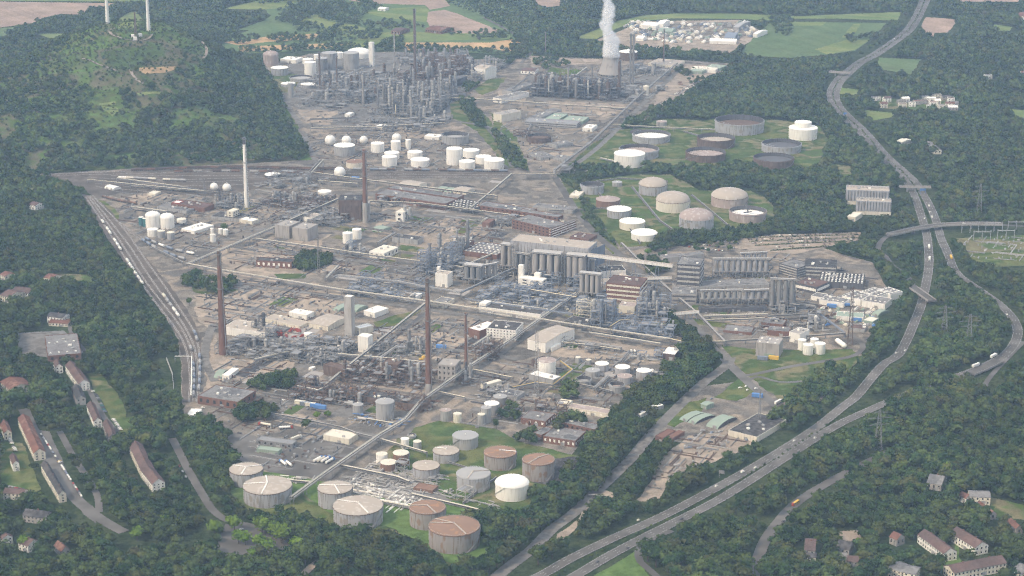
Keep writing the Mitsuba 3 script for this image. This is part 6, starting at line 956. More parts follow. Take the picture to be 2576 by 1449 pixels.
p = at(1815, 1203); single('road_sign', MB().box(p[0], p[1], 5, 6, .3, 3.5, -.5).box(p[0] - 2, p[1] + .4, 0, .4, .4, 5.2), 'm_steel', 'grey back of a sign gantry beside the lower motorway', 'road sign')

# ---------------------------------------------------------------- vehicles
def prof_mesh(pts, w, taper=.82, zt=1.0):
    m = MB(); n = len(pts); v = [(x, -w / 2 * (taper if z > zt else 1), z) for x, z in pts] + [(x, w / 2 * (taper if z > zt else 1), z) for x, z in pts]; f = [[i, (i + 1) % n, (i + 1) % n + n] for i in range(n)] + [[i, (i + 1) % n + n, i + n] for i in range(n)]
    f = [q[::-1] for q in f]; f += [[0, i, i + 1] for i in range(1, n - 1)] + [[n, n + i + 1, n + i] for i in range(1, n - 1)]; return m.add(v, [q[::-1] for q in f])
carb = prof_mesh([(-2.15, .35), (2.15, .35), (2.2, .75), (1.2, .95), (.5, 1.45), (-1.2, 1.45), (-2.0, .98), (-2.2, .8)], 1.75)
carg = prof_mesh([(1.15, 1.0), (.48, 1.40), (.40, 1.40), (.95, 1.0)], 1.70, .86).add(prof_mesh([(-1.95, 1.0), (-1.25, 1.40), (-1.1, 1.40), (-1.6, 1.0)], 1.70, .86).mesh().vertices, prof_mesh([(-1.95, 1.0), (-1.25, 1.40), (-1.1, 1.40), (-1.6, 1.0)], 1.7, .86).mesh().faces)
carg.beam((-1.1, -.80, 1.18), (.5, -.80, 1.18), .1, .34).beam((-1.1, .80, 1.18), (.5, .80, 1.18), .1, .34)
whl = MB()
for q in (-1.35, 1.35):
    for e in (-.8, .8): whl.cyl((q, e - .1, .32), (q, e + .1, .32), .32, n=8, cap0=True)
vanb = prof_mesh([(-2.7, .4), (2.7, .4), (2.75, 1.0), (1.9, 1.4), (1.5, 2.3), (-2.7, 2.4)], 2.0, .94, 1.5); vang = MB().beam((1.75, 0, 1.72), (1.62, 0, 2.1), 1.7, .3)
PC, PG, PW, PVb, PVg = (mikit.ply(m.mesh(), None) for m in (carb, carg, whl, vanb, vang))
trl = MB().box(-2.5, 0, 1.1, 12.5, 2.5, 2.9); cab = prof_mesh([(4.1, .6), (6.5, .6), (6.6, 1.9), (6.2, 3.2), (4.1, 3.4)], 2.45, .96, 2); ttk = MB().cyl((-8.6, 0, 2.3), (3.6, 0, 2.3), 1.3, n=12, cap0=True); cgl = MB().beam((6.62, 0, 2.3), (6.4, 0, 2.9), 2.1, .2); tw_ = MB()
for q in (-7, -5.7, -4.4, 3.2, 5.4):
    for e in (-1.05, 1.05): tw_.cyl((q, e - .16, .5), (q, e + .16, .5), .5, n=8, cap0=True)
tw_.box(-2, 0, .75, 13, 1.2, .3); busb = MB().box(0, 0, .5, 12, 2.5, 2.7); busg = MB().box(0, 0, 1.6, 11.4, 2.54, .9)
PTr, PCab, PTt, PCg, PTw, PBb, PBg = (mikit.ply(m.mesh(), None, s) for m, s in ((trl, False), (cab, False), (ttk, 40), (cgl, False), (tw_, False), (busb, False), (busg, False)))
def car(x, y, yaw, col, label, group=None, z=.66, van=False, s=1.0):
    tw = place(x, y, z, yaw, s); t = thing('van' if van else 'car', label, 'van' if van else 'car', group)
    part(t, 'body', PVb if van else PC, col, tw=tw); part(t, 'windows', PVg if van else PG, 'm_glass', tw=tw); part(t, 'wheels', PW, 'm_dark', tw=tw)
def truck(x, y, yaw, col, ccol, label, group=None, tanker=False, z=.68):
    tw = place(x, y, z, yaw); t = thing('truck', label, 'truck', group); part(t, 'tank' if tanker else 'trailer', PTt if tanker else PTr, col, tw=tw); part(t, 'cab', PCab, ccol, tw=tw); part(t, 'windscreen', PCg, 'm_glass', tw=tw); part(t, 'chassis', PTw, 'm_dark', tw=tw)
def along(c, px, py, off=0):
    p = at(px, py)[:2]; i = int(np.argmin(((c - p) ** 2).sum(1))); i = min(max(i, 1), len(c) - 2); d = c[i + 1] - c[i - 1]; d /= np.linalg.norm(d); n = np.array([d[1], -d[0]]); o = float(np.dot(p - c[i], n)); o = min(max(o, -4.3), 4.3); q = c[i] + n * o + d * np.dot(p - c[i], d); return q[0], q[1], math.atan2(d[1], d[0])
MC = [('A', 1802, 1225, W, 'white car on the lower motorway, ahead of the white van', 0), ('A', 1868, 1190, W, 'white van on the lower motorway', 1), ('A', 1900, 1179, W, 'white car on the lower motorway just behind the white van', 0), ('A', 1922, 1168, 'm_dark', 'dark car at the end of the white convoy on the lower motorway', 0), ('B', 1714, 1308, 'm_dark', 'black car on the forest side carriageway by the thick hedge', 0), ('B', 1580, 1382, 'm_dark', 'dark car where the slip road joins the motorway', 0), ('B', 1503, 1416, 'm_dark', 'dark car beside the bright meadow', 0),
      ('A', 1998, 1111, W, 'white car on the motorway west of the hidden ramp', 0), ('B', 2050, 1104, W, 'white car at the edge of the motorway woods', 0), ('A', 2310, 888, W, 'white car in the middle of the tree lined motorway', 0), ('A', 2254, 890, W, 'silver car climbing the motorway between the woods', 0), ('B', 2343, 548, W, 'white van north of the curved overpass, nearer one', 1), ('B', 2337, 520, W, 'white van north of the curved overpass, farther one', 1), ('B', 2336, 535, W, 'white car between two white vans', 0), ('A', 2325, 551, W, 'white car on the works side carriageway north of the curved overpass', 0),
      ('A', 2392, 30, W, 'white car on the far motorway', 0), ('A', 2250, 98, W, 'white car far up the straight motorway', 0), ('A', 2082, 276, W, 'white car in the far motorway bend', 0), ('A', 2245, 392, 'm_dark', 'dark car on the motorway above the footbridge', 0), ('A', 2225, 372, 'm_dark', 'second dark car farther above the footbridge', 0), ('B', 2373, 628, 'm_dark', 'dark car behind the orange lorry', 0), ('B', 2411, 680, 'm_dark', 'dark car leaving under the trees below the orange lorry', 0), ('B', 2540, 872, 'm_dark', 'dark car on the big curve', 0), ('B', 2517, 897, 'm_dark', 'dark car before the white lorry on the big curve', 0), ('B', 2533, 793, W, 'small white car entering the big curve', 0)]
for c, x, y, col, l, v in MC: car(*along(CA if c == 'A' else CB, x, y), col, l, van=bool(v), z=.68)
X = along(CA, 2337, 624); truck(X[0], X[1], X[2], W, W, 'white lorry on the motorway just south of the curved overpass'); X = along(CA, 2338, 654); truck(X[0], X[1], X[2], W, 'm_grey', 'white lorry with grey cab, second one south of the curved overpass'); X = along(CB, 2392, 650); truck(X[0], X[1], X[2], 'm_yellow', 'm_dark', 'orange yellow lorry on the forest side carriageway'); X = along(CB, 2500, 906); truck(X[0], X[1], X[2], W, W, 'white lorry on the big motorway curve', z=4.1); X = along(CB, 2457, 930); truck(X[0], X[1], X[2], W, 'm_dark', 'long pale lorry entering the woods from the viaduct', z=4.1)
p = at(2424, 564, 7); car(p[0], p[1], .1, W, 'white car crossing the curved overpass', z=7.05) if False else car(*at(2424, 563, 7)[:2], .05, W, 'white car crossing the curved overpass', z=7.1)
p = at(2001, 1270); t = thing('bus', 'orange and red bus on the tree lined street', 'bus'); tw = place(p[0], p[1], .35, .95); part(t, 'body', PBb, 'm_yellow', tw=tw); part(t, 'windows', PBg, 'm_glass', tw=tw); part(t, 'front', MB().box(-5.2, 0, .6, 1.8, 2.56, 2.7), 'm_red', tw=tw); part(t, 'wheels', PW, 'm_dark', tw=place(p[0], p[1], .35, .95, (2.4, 1.35, 1.4)))
OPEN.append(sg.Point(p[0], p[1]).buffer(14)); keep(sg.Point(p[0], p[1]).buffer(6), 24)
car(*at(1994, 1292)[:2], .95, 'm_dark', 'dark car behind the orange bus'); car(*at(1970, 1314)[:2], .95, 'm_dark', 'dark car farther down the tree lined street'); car(*at(1951, 1402)[:2], 1.1, 'm_red', 'dark red car at the lower end of the tree lined street')
cols = [W, 'm_grey', 'm_dark', W, 'm_bluesteel', 'm_dark', W, 'm_red', 'm_grey', 'm_teal']
def parked(s, n, label, yaw=0, pgap=.2, cset=None, seed=0):
    a, b = (at(*map(float, q.split(',')))[:2] for q in s.split()); r = np.random.default_rng(seed + n); d = b - a; ya = math.atan2(d[1], d[0]) + yaw; cs = cset or cols
    for i in range(n):
        if r.random() < pgap: continue
        p = a + d * (i + .5) / n; car(p[0], p[1], ya + r.normal(0, .04), cs[int(r.integers(len(cs)))], label, label, z=.68)
parked('99,1088 206,1252', 34, 'car parked in the long row along the main street', 0, .1, [W, W, W, 'm_grey', 'm_dark', 'm_bluesteel', 'm_red']); parked('240,992 268,1045', 11, 'car parked slantwise on the short street', 1.2, .15, ['m_dark', 'm_teal', 'm_grey', 'm_bluesteel'], 1); parked('284,1055 305,1085', 8, 'car parked slantwise at the lower short street', 1.2, .1, ['m_dark', 'm_grey', W], 2)
parked('24,1105 40,1138', 9, 'car parked in front of the small white gabled house', 1.2, .1, [W, 'm_grey', 'm_dark'], 3); parked('0,1222 60,1234', 8, 'car parked behind the terrace at the left edge', 1.0, .2, None, 4); parked('445,1165 470,1205', 6, 'car parked under trees along the grey street', 0, .4, None, 5)
for s, n in (('1872,596 2158,588', 44), ('1880,604 2150,596', 40), ('1890,613 2150,603', 38), ('1930,625 2130,612', 30)): parked(s, n, 'car parked in the rows of the staff car park', 1.57, .45, ['m_dark', 'm_grey', 'm_brown', W], n)
for s, n in (('1720,600 1860,615', 20), ('1715,612 1850,626', 18), ('1730,622 1830,634', 12)): parked(s, n, 'car parked under the trees of the office car park', 1.57, .25, [W, 'm_dark', 'm_grey', 'm_red'], n)
for x, y, yaw, c, l in ((607, 1334, .6, W, 'white car in the shaded car park'), (95, 1260, .4, W, 'white car on the square'), (510, 1028, .2, W, 'white car by the white pavilion'), (234, 987, .3, W, 'white van like car at the head of the short street'), (150, 1163, .8, 'm_yellow', 'yellow car on the service street'), (152, 1165, .8, W, 'white car on the service street beside the yellow car'), (1453, 899, .1, 'm_bluesteel', 'blue car in front of the big white hall'), (690, 1021, .3, W, 'white car on the paved yard by the trees'), (714, 1009, .1, W, 'white car in the paved yard nearer the process block'),
    (1862, 978, .2, W, 'white car on the depot plot, left one'), (1876, 974, 1.2, W, 'white car on the depot plot, upper one'), (1880, 983, 1.1, W, 'white car on the depot plot, lower one'), (1902, 980, .4, W, 'white car on the depot plot, right one'), (1790, 1005, .9, 'm_bluesteel', 'blue car at the edge of the gravel road'), (1040, 870, .2, W, 'white car on the grey pad'), (1180, 848, .2, W, 'pale car by the red workshop'), (1330, 1062, .3, W, 'white car beside the grey roofed workshop'), (1345, 1064, .3, W, 'second white car beside the grey roofed workshop'), (1607, 1312, .6, W, 'small white car in the bushes') if False else (1510, 1276, .6, 'm_grey', 'grey car where the gravel widens'), (1350, 1084, .9, W, 'white car in front of the brick depot'), (1606, 1311, 1, 'm_cream', 'rusty cream van like car by the thicket')):
    car(*at(x, y)[:2], yaw, c, l, z=.72)
for x, y, yaw, l in ((1735, 1107, .5, 0), (1750, 1098, .8, 1), (1768, 1085, .2, 2), (1790, 1090, 1.1, 3), (1795, 1102, .3, 4), (1812, 1088, .7, 5), (1735, 1128, .2, 6), (1787, 1114, .1, 7), (1758, 1130, .4, 8), (1880, 1108, .9, 9)): car(*at(x, y)[:2], yaw, ['m_bluesteel', 'm_dark', 'm_grey'][l % 3], 'dark wreck car on the scrap yard gravel', 'wrecked cars on the scrap yard', z=.4, s=1.3)
truck(*at(664, 1072)[:2], 2.75, 'm_cream', 'm_red', 'cream tanker lorry on the truck park', tanker=True, z=.6); truck(*at(722, 1080)[:2], .15, W, 'm_red', 'white tanker lorry with a red cab on the truck park', tanker=True, z=.6)
for k, (x, y) in enumerate(((801, 1159), (811, 1159), (821, 1160), (832, 1163))): truck(*at(x, y)[:2], 1.05, W if k != 1 else 'm_cream', 'm_blue', 'parked tanker trailer with a blue cab beside the tank park rack', 'row of four parked tanker trailers', True, z=.6)
for x, y in ((711, 1168), (725, 1170)): truck(*at(x, y)[:2], 2.1, W, 'm_blue', 'white tanker of the slanted pair with blue cabs', 'slanted pair of tankers', True, z=.6)
truck(*at(748, 1106)[:2], .9, 'm_cream', W, 'cream box lorry by the blue grey pump shed', z=.6); truck(*at(1608, 1308)[:2], .9, W, W, 'white lorry at the far end of the thicket') if False else None
truck(*at(1397, 1307 - 0)[:2], .9, W, 'm_red', 'white lorry with red cab in front of the brick depot', z=.7) if False else truck(*at(1393, 1311 - 200)[:2], .2, W, 'm_red', 'white lorry with red cab in front of the brick depot', z=.7)
truck(*at(1960, 1015)[:2], .9, W, 'm_dark', 'white lorry turning into the depot', z=.5); truck(*at(1555, 690)[:2], .05, 'm_grey', W, 'long grey lorry beside the conveyor, upper one', z=.7); truck(*at(1557, 697)[:2], .05, 'm_grey', 'm_dark', 'long grey lorry beside the conveyor, lower one', z=.7); truck(*at(2130, 772)[:2], .15, 'm_blue', W, 'blue lorry beside the sawtooth sheds', z=.6)
def box_thing(x, y, lx, ly, lz, yaw, mat, kind, label, cat, group=None, z=.7):
    p = at(x, y); t = thing(kind, label, cat, group); part(t, 'body', MB().box(p[0], p[1], z, lx, ly, lz, yaw), mat); m = MB()
    u = np.array([math.cos(yaw), math.sin(yaw)])
    for f in np.linspace(-.46, .46, 7): q = p[:2] + u * lx * f; m.box(q[0], q[1], z + .1, .25, ly + .16, lz - .1, yaw)
    part(t, 'ribs', m, mat); part(t, 'lid', MB().box(p[0], p[1], z + lz + .002, lx + .1, ly + .1, .14, yaw), mat)
for x, y, c, l in ((755, 1018, 'm_cream', 'cream freight container, first of the row by the old hall'), (769, 1021, 'm_bluesteel', 'blue grey freight container, second of the row by the old hall'), (781, 1023, 'm_cream', 'cream freight container, third of the row by the old hall'), (794, 1026, 'm_blue', 'blue freight container, fourth of the row by the old hall'), (807, 1029, 'm_blue', 'blue freight container, last of the row by the old hall'), (1110, 877, 'm_blue', 'large blue container on the paved yard'), (1108, 455, 'm_blue', 'distant blue container') if False else (894, 452, 'm_blue', 'blue container beside the largest gas sphere'),
    (1936, 899, 'm_green', 'green container by the concrete control block'), (1946, 905, 'm_yellow', 'orange container by the concrete control block'), (1905, 1000, 'm_blue', 'blue container on the depot plot'), (2092, 774, 'm_blue', 'blue container below the sawtooth sheds'), (2155, 808, 'm_blue', 'blue container by the brown flat roof'), (1918, 906, 'm_bluesteel', 'blue grey skip near the control block')):
    box_thing(x, y, 12, 4, 4, GA - math.pi / 2 + .1, c, 'container', l, 'container')
p0, p1 = at(2097, 858), at(2126, 880); t = thing('bullet_tank', 'white horizontal bullet vessel in the lawn east of the four white tanks', 'bullet tank'); part(t, 'vessel', MB().lathe(0, 0, [(.01, 0), (2.4, .8), (3.0, 2), (3.0, 23), (2.4, 24.2), (.01, 25)], 16), W, 40, tw=T().translate([float(p1[0]), float(p1[1]), 4.4]).rotate([0, 0, 1], math.degrees(math.atan2(*(p0 - p1)[1::-1]))).rotate([0, 1, 0], 90))
for f in (.2, .8): q = p1 + (p0 - p1) * f; part(t, 'saddle', MB().box(q[0], q[1], .5, 1.2, 4.5, 2.6, math.atan2(*(p0 - p1)[1::-1])), cc)
# red machinery, timber, tents, small gear
def gear(kind, label, cat, pts, mats, sz, group, seed=3, yaw=None):
    r = np.random.default_rng(seed)
    for k, (x, y) in enumerate(pts):
        p = at(x, y); a = r.uniform(0, 3) if yaw is None else yaw + r.normal(0, .05); l, w, h = sz * r.uniform(.75, 1.25, 3); m = MB().box(p[0], p[1], .5, l, w, h * .55, a).box(p[0] + .1 * l, p[1], .5 + h * .55 + .002, l * .5, w * .7, h * .45, a).beam((p[0], p[1], .5 + h * .6), (p[0] + math.cos(a) * l * .9, p[1] + math.sin(a) * l * .9, .5 + h * 1.3), .4)
        cn = {'m_white': 'white', 'm_pipe': 'pale', 'm_green': 'green', 'm_bluesteel': 'blue grey', 'm_grey': 'grey', 'm_cream': 'cream', 'm_blue': 'blue', 'm_brown': 'brown', 'm_rust': 'rusty', 'm_red': 'red', 'm_yellow': 'orange'}[mats[k % len(mats)]]; lb = label.replace('%', cn); single(kind, m, mats[k % len(mats)], lb, cat, lb + ' group')
gear('work_machine', 'red work machine parked on sand beside the white tank', 'machine', [(693, 827), (700, 838), (708, 840), (730, 836), (733, 832), (745, 832), (752, 836), (740, 850), (720, 848), (760, 847), (705, 846)], ['m_red'], np.array([6, 2.4, 3]), 'red machines in the sandy yard')
gear('spoil_skip', 'orange skip in the paved yard by the brick chimney', 'skip', [(1050, 893), (1060, 905), (1065, 900), (1056, 889)], ['m_yellow'], np.array([6, 3, 2]), 'orange skips by the brick chimney')
gear('white_tent', '% tent or stall among the fairground rows', 'tent', [(x, y) for x, y in zip(np.random.default_rng(8).uniform(1570, 1895, 210), np.random.default_rng(9).uniform(56, 112, 210)) if y < 118 - abs(x - 1740) * .16 or y < 90], [W, W, 'm_pipe', 'm_green', 'm_bluesteel', 'm_grey', 'm_cream'], np.array([10, 7, 5]), 'tents and stalls of the fairground', 4)
for A, B, C_, h, wm, l, ar in (((1613, 62), (1650, 66), (1655, 57), 9, W, 'long white ridge tent at the fairground top', 0), ((1652, 60), (1668, 61), (1672, 50), 12, W, 'tall white round tent at the fairground', 0), ((1845, 68), (1858, 69), (1866, 52), 8, 'm_grey', 'grey long tent at the right of the fairground', 0), ((1785, 103), (1852, 105), (1855, 98), 6, W, 'long white hall along the fairground front', 0), ((1822, 95), (1848, 96), (1850, 82), 7, 'm_bluesteel', 'pale blue tent at the fairground', 0), ((1600, 96), (1618, 97), (1622, 90), 6, W, 'white open pavilion at the fairground entrance', 0), ((1655, 78), (1690, 80), (1694, 72), 7, 'm_green', 'pale green big tent in the middle of the fairground', 0), ((1895, 85), (1905, 86), (1908, 74), 8, W, 'white round tent at the right tip of the fairground', 0)):
    block(A, B, C_, h, wm, wm, l, gable=3, cat='tent', kind='big_tent', door=False)
gear('yard_skid', 'small % skid on the contractor yard', 'skid', [(x, y) for x, y in zip(np.random.default_rng(18).uniform(1700, 1800, 45), np.random.default_rng(19).uniform(205, 275, 45)) if abs((x - 1700) / 100 + (y - 225) / 60 - .3) < .55], ['m_blue', W, 'm_brown', 'm_green', 'm_grey', 'm_rust'], np.array([7, 3, 2.5]), 'skids on the contractor yard', 6)
gear('depot_crate', '% crate or cabin on the depot plots', 'crate', [(x, y) for x, y in zip(np.random.default_rng(28).uniform(2060, 2200, 60), np.random.default_rng(29).uniform(768, 822, 60))], [W, 'm_grey', 'm_blue', 'm_green', 'm_brown', 'm_cream'], np.array([6, 3, 2.6]), 'crates on the depot plots', 7)
def clutter(s, n, label, seed, mats=('m_grey', 'm_dark', 'm_steel', 'm_steel', 'm_brown')):
    P = sg.Polygon(pl(s)).buffer(0); r = np.random.default_rng(seed); x0, y0, x1, y1 = P.bounds; t = numbered('yard_gear'); labels[t] = {'label': label, 'category': 'gear', 'kind': 'stuff'}; ms = [MB() for _ in mats]; c = 0
    bad = unary_union(KEEP[:0])
    while c < n:
        x, y = r.uniform(x0, x1), r.uniform(y0, y1)
        if not P.contains(sg.Point(x, y)): continue
        c += 1; m = ms[int(r.integers(len(ms)))]; a = GA + r.choice([0, math.pi / 2]); k = r.random()
        if k < .4: m.box(x, y, .4, r.uniform(1, 5), r.uniform(.8, 2.2), r.uniform(.6, 2.4), a)
        elif k < .8: m.box(x, y, .4, r.uniform(8, 45), r.uniform(.5, 1.1), r.uniform(.4, 1.4), a)
        else: m.cyl((x, y, .4), (x, y, r.uniform(2, 5)), r.uniform(.5, 1.3), n=8)
    for m, mt in zip(ms, mats):
        if m.n: part(t, 'piece', m, mt, stuff=True)
clutter('480,680 860,740 900,800 700,860 540,830', 420, 'small gear and pipes strewn over the western gravel yard', 1); clutter('640,600 1160,690 1050,720 870,700 560,665', 320, 'small gear along the middle rack', 2); clutter('560,490 900,530 1280,570 1240,610 900,560 620,570', 420, 'small gear of the north block', 3); clutter('300,480 600,500 640,590 470,650 330,580', 330, 'small gear between the sidings', 4)
clutter('900,830 1180,800 1300,860 1180,920 960,900', 260, 'small gear on the paved process yard', 5); clutter('1180,930 1420,900 1640,900 1560,1020 1420,1060 1190,1080', 360, 'small gear east of the main rack', 6); clutter('560,900 740,920 860,1080 640,1130 540,1040', 200, 'small gear by the brick laboratory', 7); clutter('760,340 1120,330 1280,430 800,430', 380, 'small gear between the product tanks', 8); clutter('1300,170 1560,170 1700,165 1500,380 1320,420 1250,330 1330,240', 420, 'small gear of the far plant', 9)
clutter('700,200 1200,160 1180,230 1000,330 780,320', 420, 'small gear of the far refinery', 10); clutter('1690,700 1950,690 2000,830 1830,850', 220, 'small gear among the silo rows', 11); clutter('1640,270 1760,200 1800,200 1700,290 1610,310', 160, 'small gear on the contractor strip', 12); clutter('1740,1090 1880,1090 1780,1160 1640,1240 1640,1210', 90, 'rubble and scrap on the gravel', 13, ('m_brown', 'm_pipe', 'm_steel')); clutter('1450,700 1640,690 1690,800 1700,850 1440,800', 260, 'small gear round the blue steel plant', 14, ('m_bluesteel', 'm_grey', 'm_steel'))
clutter('1700,700 1960,640 2180,690 2230,740 2060,830 1960,700', 200, 'small gear around the depot sheds', 15); clutter('885,1210 1060,1250 1040,1290 890,1240', 120, 'valves and stubs beside the manifold', 16, ('m_pipe', 'm_white')); clutter('640,1090 900,1100 790,1190 660,1180', 70, 'small gear at the truck park edge', 17); clutter('2410,600 2576,596 2570,660 2440,650', 60, 'insulators on the switchyard grass', 18, ('m_pipe', 'm_grey'))
for k, (x, y) in enumerate(((2440, 585), (2500, 583), (2556, 580), (2470, 605), (2530, 602))):
    p = at(x, y); t = thing('switchyard_gantry', 'pale steel gantry of the switchyard at the right edge', 'gantry', 'gantries of the switchyard'); part(t, 'beam', MB().beam((p[0] - 12, p[1], 13), (p[0] + 12, p[1], 13), 1.0), 'm_grey')
    for e in (-12, 0, 12): part(t, 'post', MB().beam((p[0] + e, p[1], 0), (p[0] + e, p[1], 15), .8), 'm_grey')
p, q = at(419, 905), at(437, 985); single('noise_wall', MB().beam(p + [0, 0, 1.6], (p + q) / 2 + [3, 0, 1.6], .4, 3.2).beam((p + q) / 2 + [3, 0, 1.6], q + [0, 0, 1.6], .4, 3.2), 'm_pipe', 'white fence wall along the wood beside the western tracks', 'wall'); KEEP.append(sg.LineString([p[:2], q[:2]]).buffer(14))
rack('440,897 482,897 482,960 480,995', 6, 1, 2, 'pale pipe gantry bending over the western tracks', ('m_white',), deck=False)
# ---------------------------------------------------------------- houses of the town
HOUSES = [
 ((45, 1052), (85, 1140), (112, 1132), 9, 4, C, rr_, 'long terrace with an orange red roof beside the main street', (3, 5), 2), ((103, 1168), (148, 1244), (166, 1240), 9, 4, C, rd, 'long terrace with a dark solar roof and peach end wall', (3, 5), 3), ((24, 1148), (32, 1168), (46, 1160), 8, 3.5, W, rb, 'small white gabled house at the parking court', (3, 4), 1),
 ((325, 1121), (355, 1183), (377, 1158), 9, 4.5, C, rb, 'upper half of the apartment row with a stepped brown roof', (3, 4), 2), ((356, 1184), (383, 1218), (411, 1208), 9, 4.5, W, rb, 'lower half of the apartment row with a white gable', (3, 4), 1), ((164, 918), (198, 966), (219, 954), 9, 4.5, W, rb, 'tall white gabled apartment house with dark roof', (3, 4), 2), ((134, 912), (140, 924), (156, 918), 8, 4, W, rb, 'pale gabled house peeping from the trees', (2, 4), 1),
 ((180, 975), (192, 1004), (214, 998), 8, 4, 'm_concrete', rd, 'dark roofed house with a pale dormer', (2, 4), 1), ((218, 1018), (236, 1060), (254, 1052), 8, 4, W, rb, 'house with a small white gable by the parked cars', (2, 4), 1), ((258, 1064), (274, 1100), (292, 1092), 8, 4, 'm_concrete', rb, 'brown roofed house below the small white gable', (2, 4), 1), ((0, 1065), (10, 1090), (28, 1084), 8, 4, C, rr_, 'red roofed house at the left edge above the terrace', (2, 4), 1),
 ((57, 1296), (116, 1304), (118, 1288), 7, 4, 'm_concrete', rd, 'dark solar roofed house by the square', (2, 4), 1), ((136, 1372), (154, 1388), (168, 1376), 6, 4, 'm_concrete', rr_, 'red hipped roof deep in the lower woods', (2, 4), 1), ((46, 1366), (70, 1374), (84, 1356), 7, 4, W, rb, 'brownish roof among the lower left trees', (2, 4), 1), ((0, 1350), (6, 1356), (24, 1342), 7, 3, W, rb, 'house at the very left edge with white ridge', (2, 4), 0), ((0, 960), (24, 980), (72, 962), 7, 4, C, rr_, 'terracotta roof at the left edge', (2, 5), 1),
 ((8, 1240), (58, 1244), (66, 1232), 7, 3, C, rb, 'low brown terrace at the left edge by the court', (2, 4), 2), ((118, 796), (157, 801), (158, 789), 8, 3, W, rd, 'white villa with dark roof above the flat roofed school', (2, 4), 1), ((122, 812), (170, 815), (178, 804), 4, 1.5, C, rr_, 'low red roof in front of the white villa', (1, 4), 0), ((28, 733), (70, 738), (72, 724), 7, 3, W, rb, 'white walled house in the left woods', (2, 4), 1), ((0, 690), (12, 696), (26, 684), 7, 3, C, rr_, 'reddish roof at the left edge of the woods', (2, 4), 1),
 ((0, 742), (22, 748), (36, 728), 8, 4, C, rb, 'pale brown roof at the left edge beside the white walled house', (2, 4), 1), ((110, 698), (130, 702), (140, 690), 6, 3, C, rr_, 'small house on the meadow in the left woods', (1, 4), 1), ((72, 514), (88, 518), (92, 508), 7, 3, W, rb, 'tiny house hidden in the western woods', (2, 4), 0), ((0, 355), (18, 366), (22, 350), 7, 2, W, W, 'white roofs at the left edge below the hill', (1, 4), 0),
 ((2309, 1345), (2374, 1393), (2399, 1381), 8.5, 4.5, W, rb, 'long white terrace with a purple brown roof, left one of two', (2, 4), 2), ((2390, 1340), (2453, 1378), (2479, 1366), 8.5, 4.5, W, rb, 'long white terrace with a purple brown roof, right one of two', (2, 4), 2), ((2400, 1442), (2532, 1416), (2526, 1394), 8.5, 4, C, rb, 'long cream terrace with windows at the lower right corner', (2, 4), 2), ((2234, 1428), (2268, 1440), (2278, 1418), 9, 1, C, rg, 'cream block with a flat grey roof, left one', (3, 4), 0), ((2272, 1440), (2302, 1446), (2308, 1426), 9, 1, C, rg, 'cream block with a flat grey roof, right one', (3, 4), 0),
 ((2024, 1384), (2050, 1386), (2048, 1356), 8, 4, 'm_concrete', rb, 'grey brown roofed house beside the sandy garden', (2, 4), 1), ((2028, 1402), (2052, 1404), (2054, 1392), 5, 1, W, rd, 'dark extension with a white front', (1, 4), 0), ((2238, 1350), (2256, 1358), (2266, 1346), 7, 4, 'm_concrete', rr_, 'red roof in the trees left of the white terraces', (1, 4), 0), ((2104, 1378), (2136, 1384), (2138, 1366), 6, 5, 'm_concrete', rd, 'dark steep roof beside the bright bush', (1, 4), 0), ((2104, 1400), (2130, 1402), (2134, 1392), 5, 2, 'm_concrete', rg, 'low grey roof in the lower right woods', (1, 4), 0), ((2132, 1412), (2160, 1414), (2164, 1400), 5, 3, 'm_concrete', rb, 'low brown roof in the lower right woods', (1, 4), 0),
 ((2332, 1214), (2368, 1220), (2374, 1198), 7, 5, 'm_concrete', rg, 'grey steep roof beside the yellow conifer', (1, 4), 1), ((2440, 1250), (2492, 1252), (2496, 1236), 8, 2, C, rg, 'cream walled building in the right hand gardens', (2, 4), 0), ((2455, 1268), (2490, 1294), (2502, 1288), 6, 3, 'm_concrete', rr_, 'long orange red roof at the right edge', (1, 5), 1), ((2532, 1310), (2556, 1330), (2566, 1322), 6, 3, 'm_concrete', rr_, 'second orange red roof at the right edge', (1, 5), 1), ((2546, 1432), (2570, 1446), (2590, 1424), 8, 4, C, rg, 'cream gabled house at the lower right corner', (2, 4), 0), ((2412, 1246), (2430, 1254), (2434, 1244), 6, 3, W, rr_, 'small red roof with a white gable in the right hand gardens', (1, 4), 0),
 ((2255, 355), (2270, 358), (2276, 348), 6, 2, C, C, 'pale roof in the upper right woods', (1, 5), 0), ((2326, 358), (2350, 378), (2362, 372), 7, 2, C, rg, 'grey long barn in the upper right woods', (1, 5), 0), ((2556, 40), (2580, 42), (2582, 30), 8, 3, C, rr_, 'bright red roof at the upper right edge', (1, 5), 0), ((1070, 73), (1110, 78), (1112, 66), 7, 4, 'm_brick', rr_, 'far red farmhouse below the tan field', (1, 6), 1), ((984, 78), (1006, 80), (1010, 70), 7, 4, 'm_brick', rb, 'far brown barn with orange ends beside the red farmhouse', (1, 6), 1), ((950, 22), (968, 23), (970, 18), 5, 2, W, W, 'white farm shed by the row of bushes', (1, 6), 0), ((1310, 178), (1345, 180), (1348, 172), 6, 3, W, rb, 'white gate house of the far plant', (1, 6), 0),
]
for A, B, C_, h, g_, wm, rm, l, wn, ch in HOUSES: block(A, B, C_, h, wm, rm, l, gable=g_, win=wn, cat='house', kind='house', fore=9, chim=ch)
vr = np.random.default_rng(21)
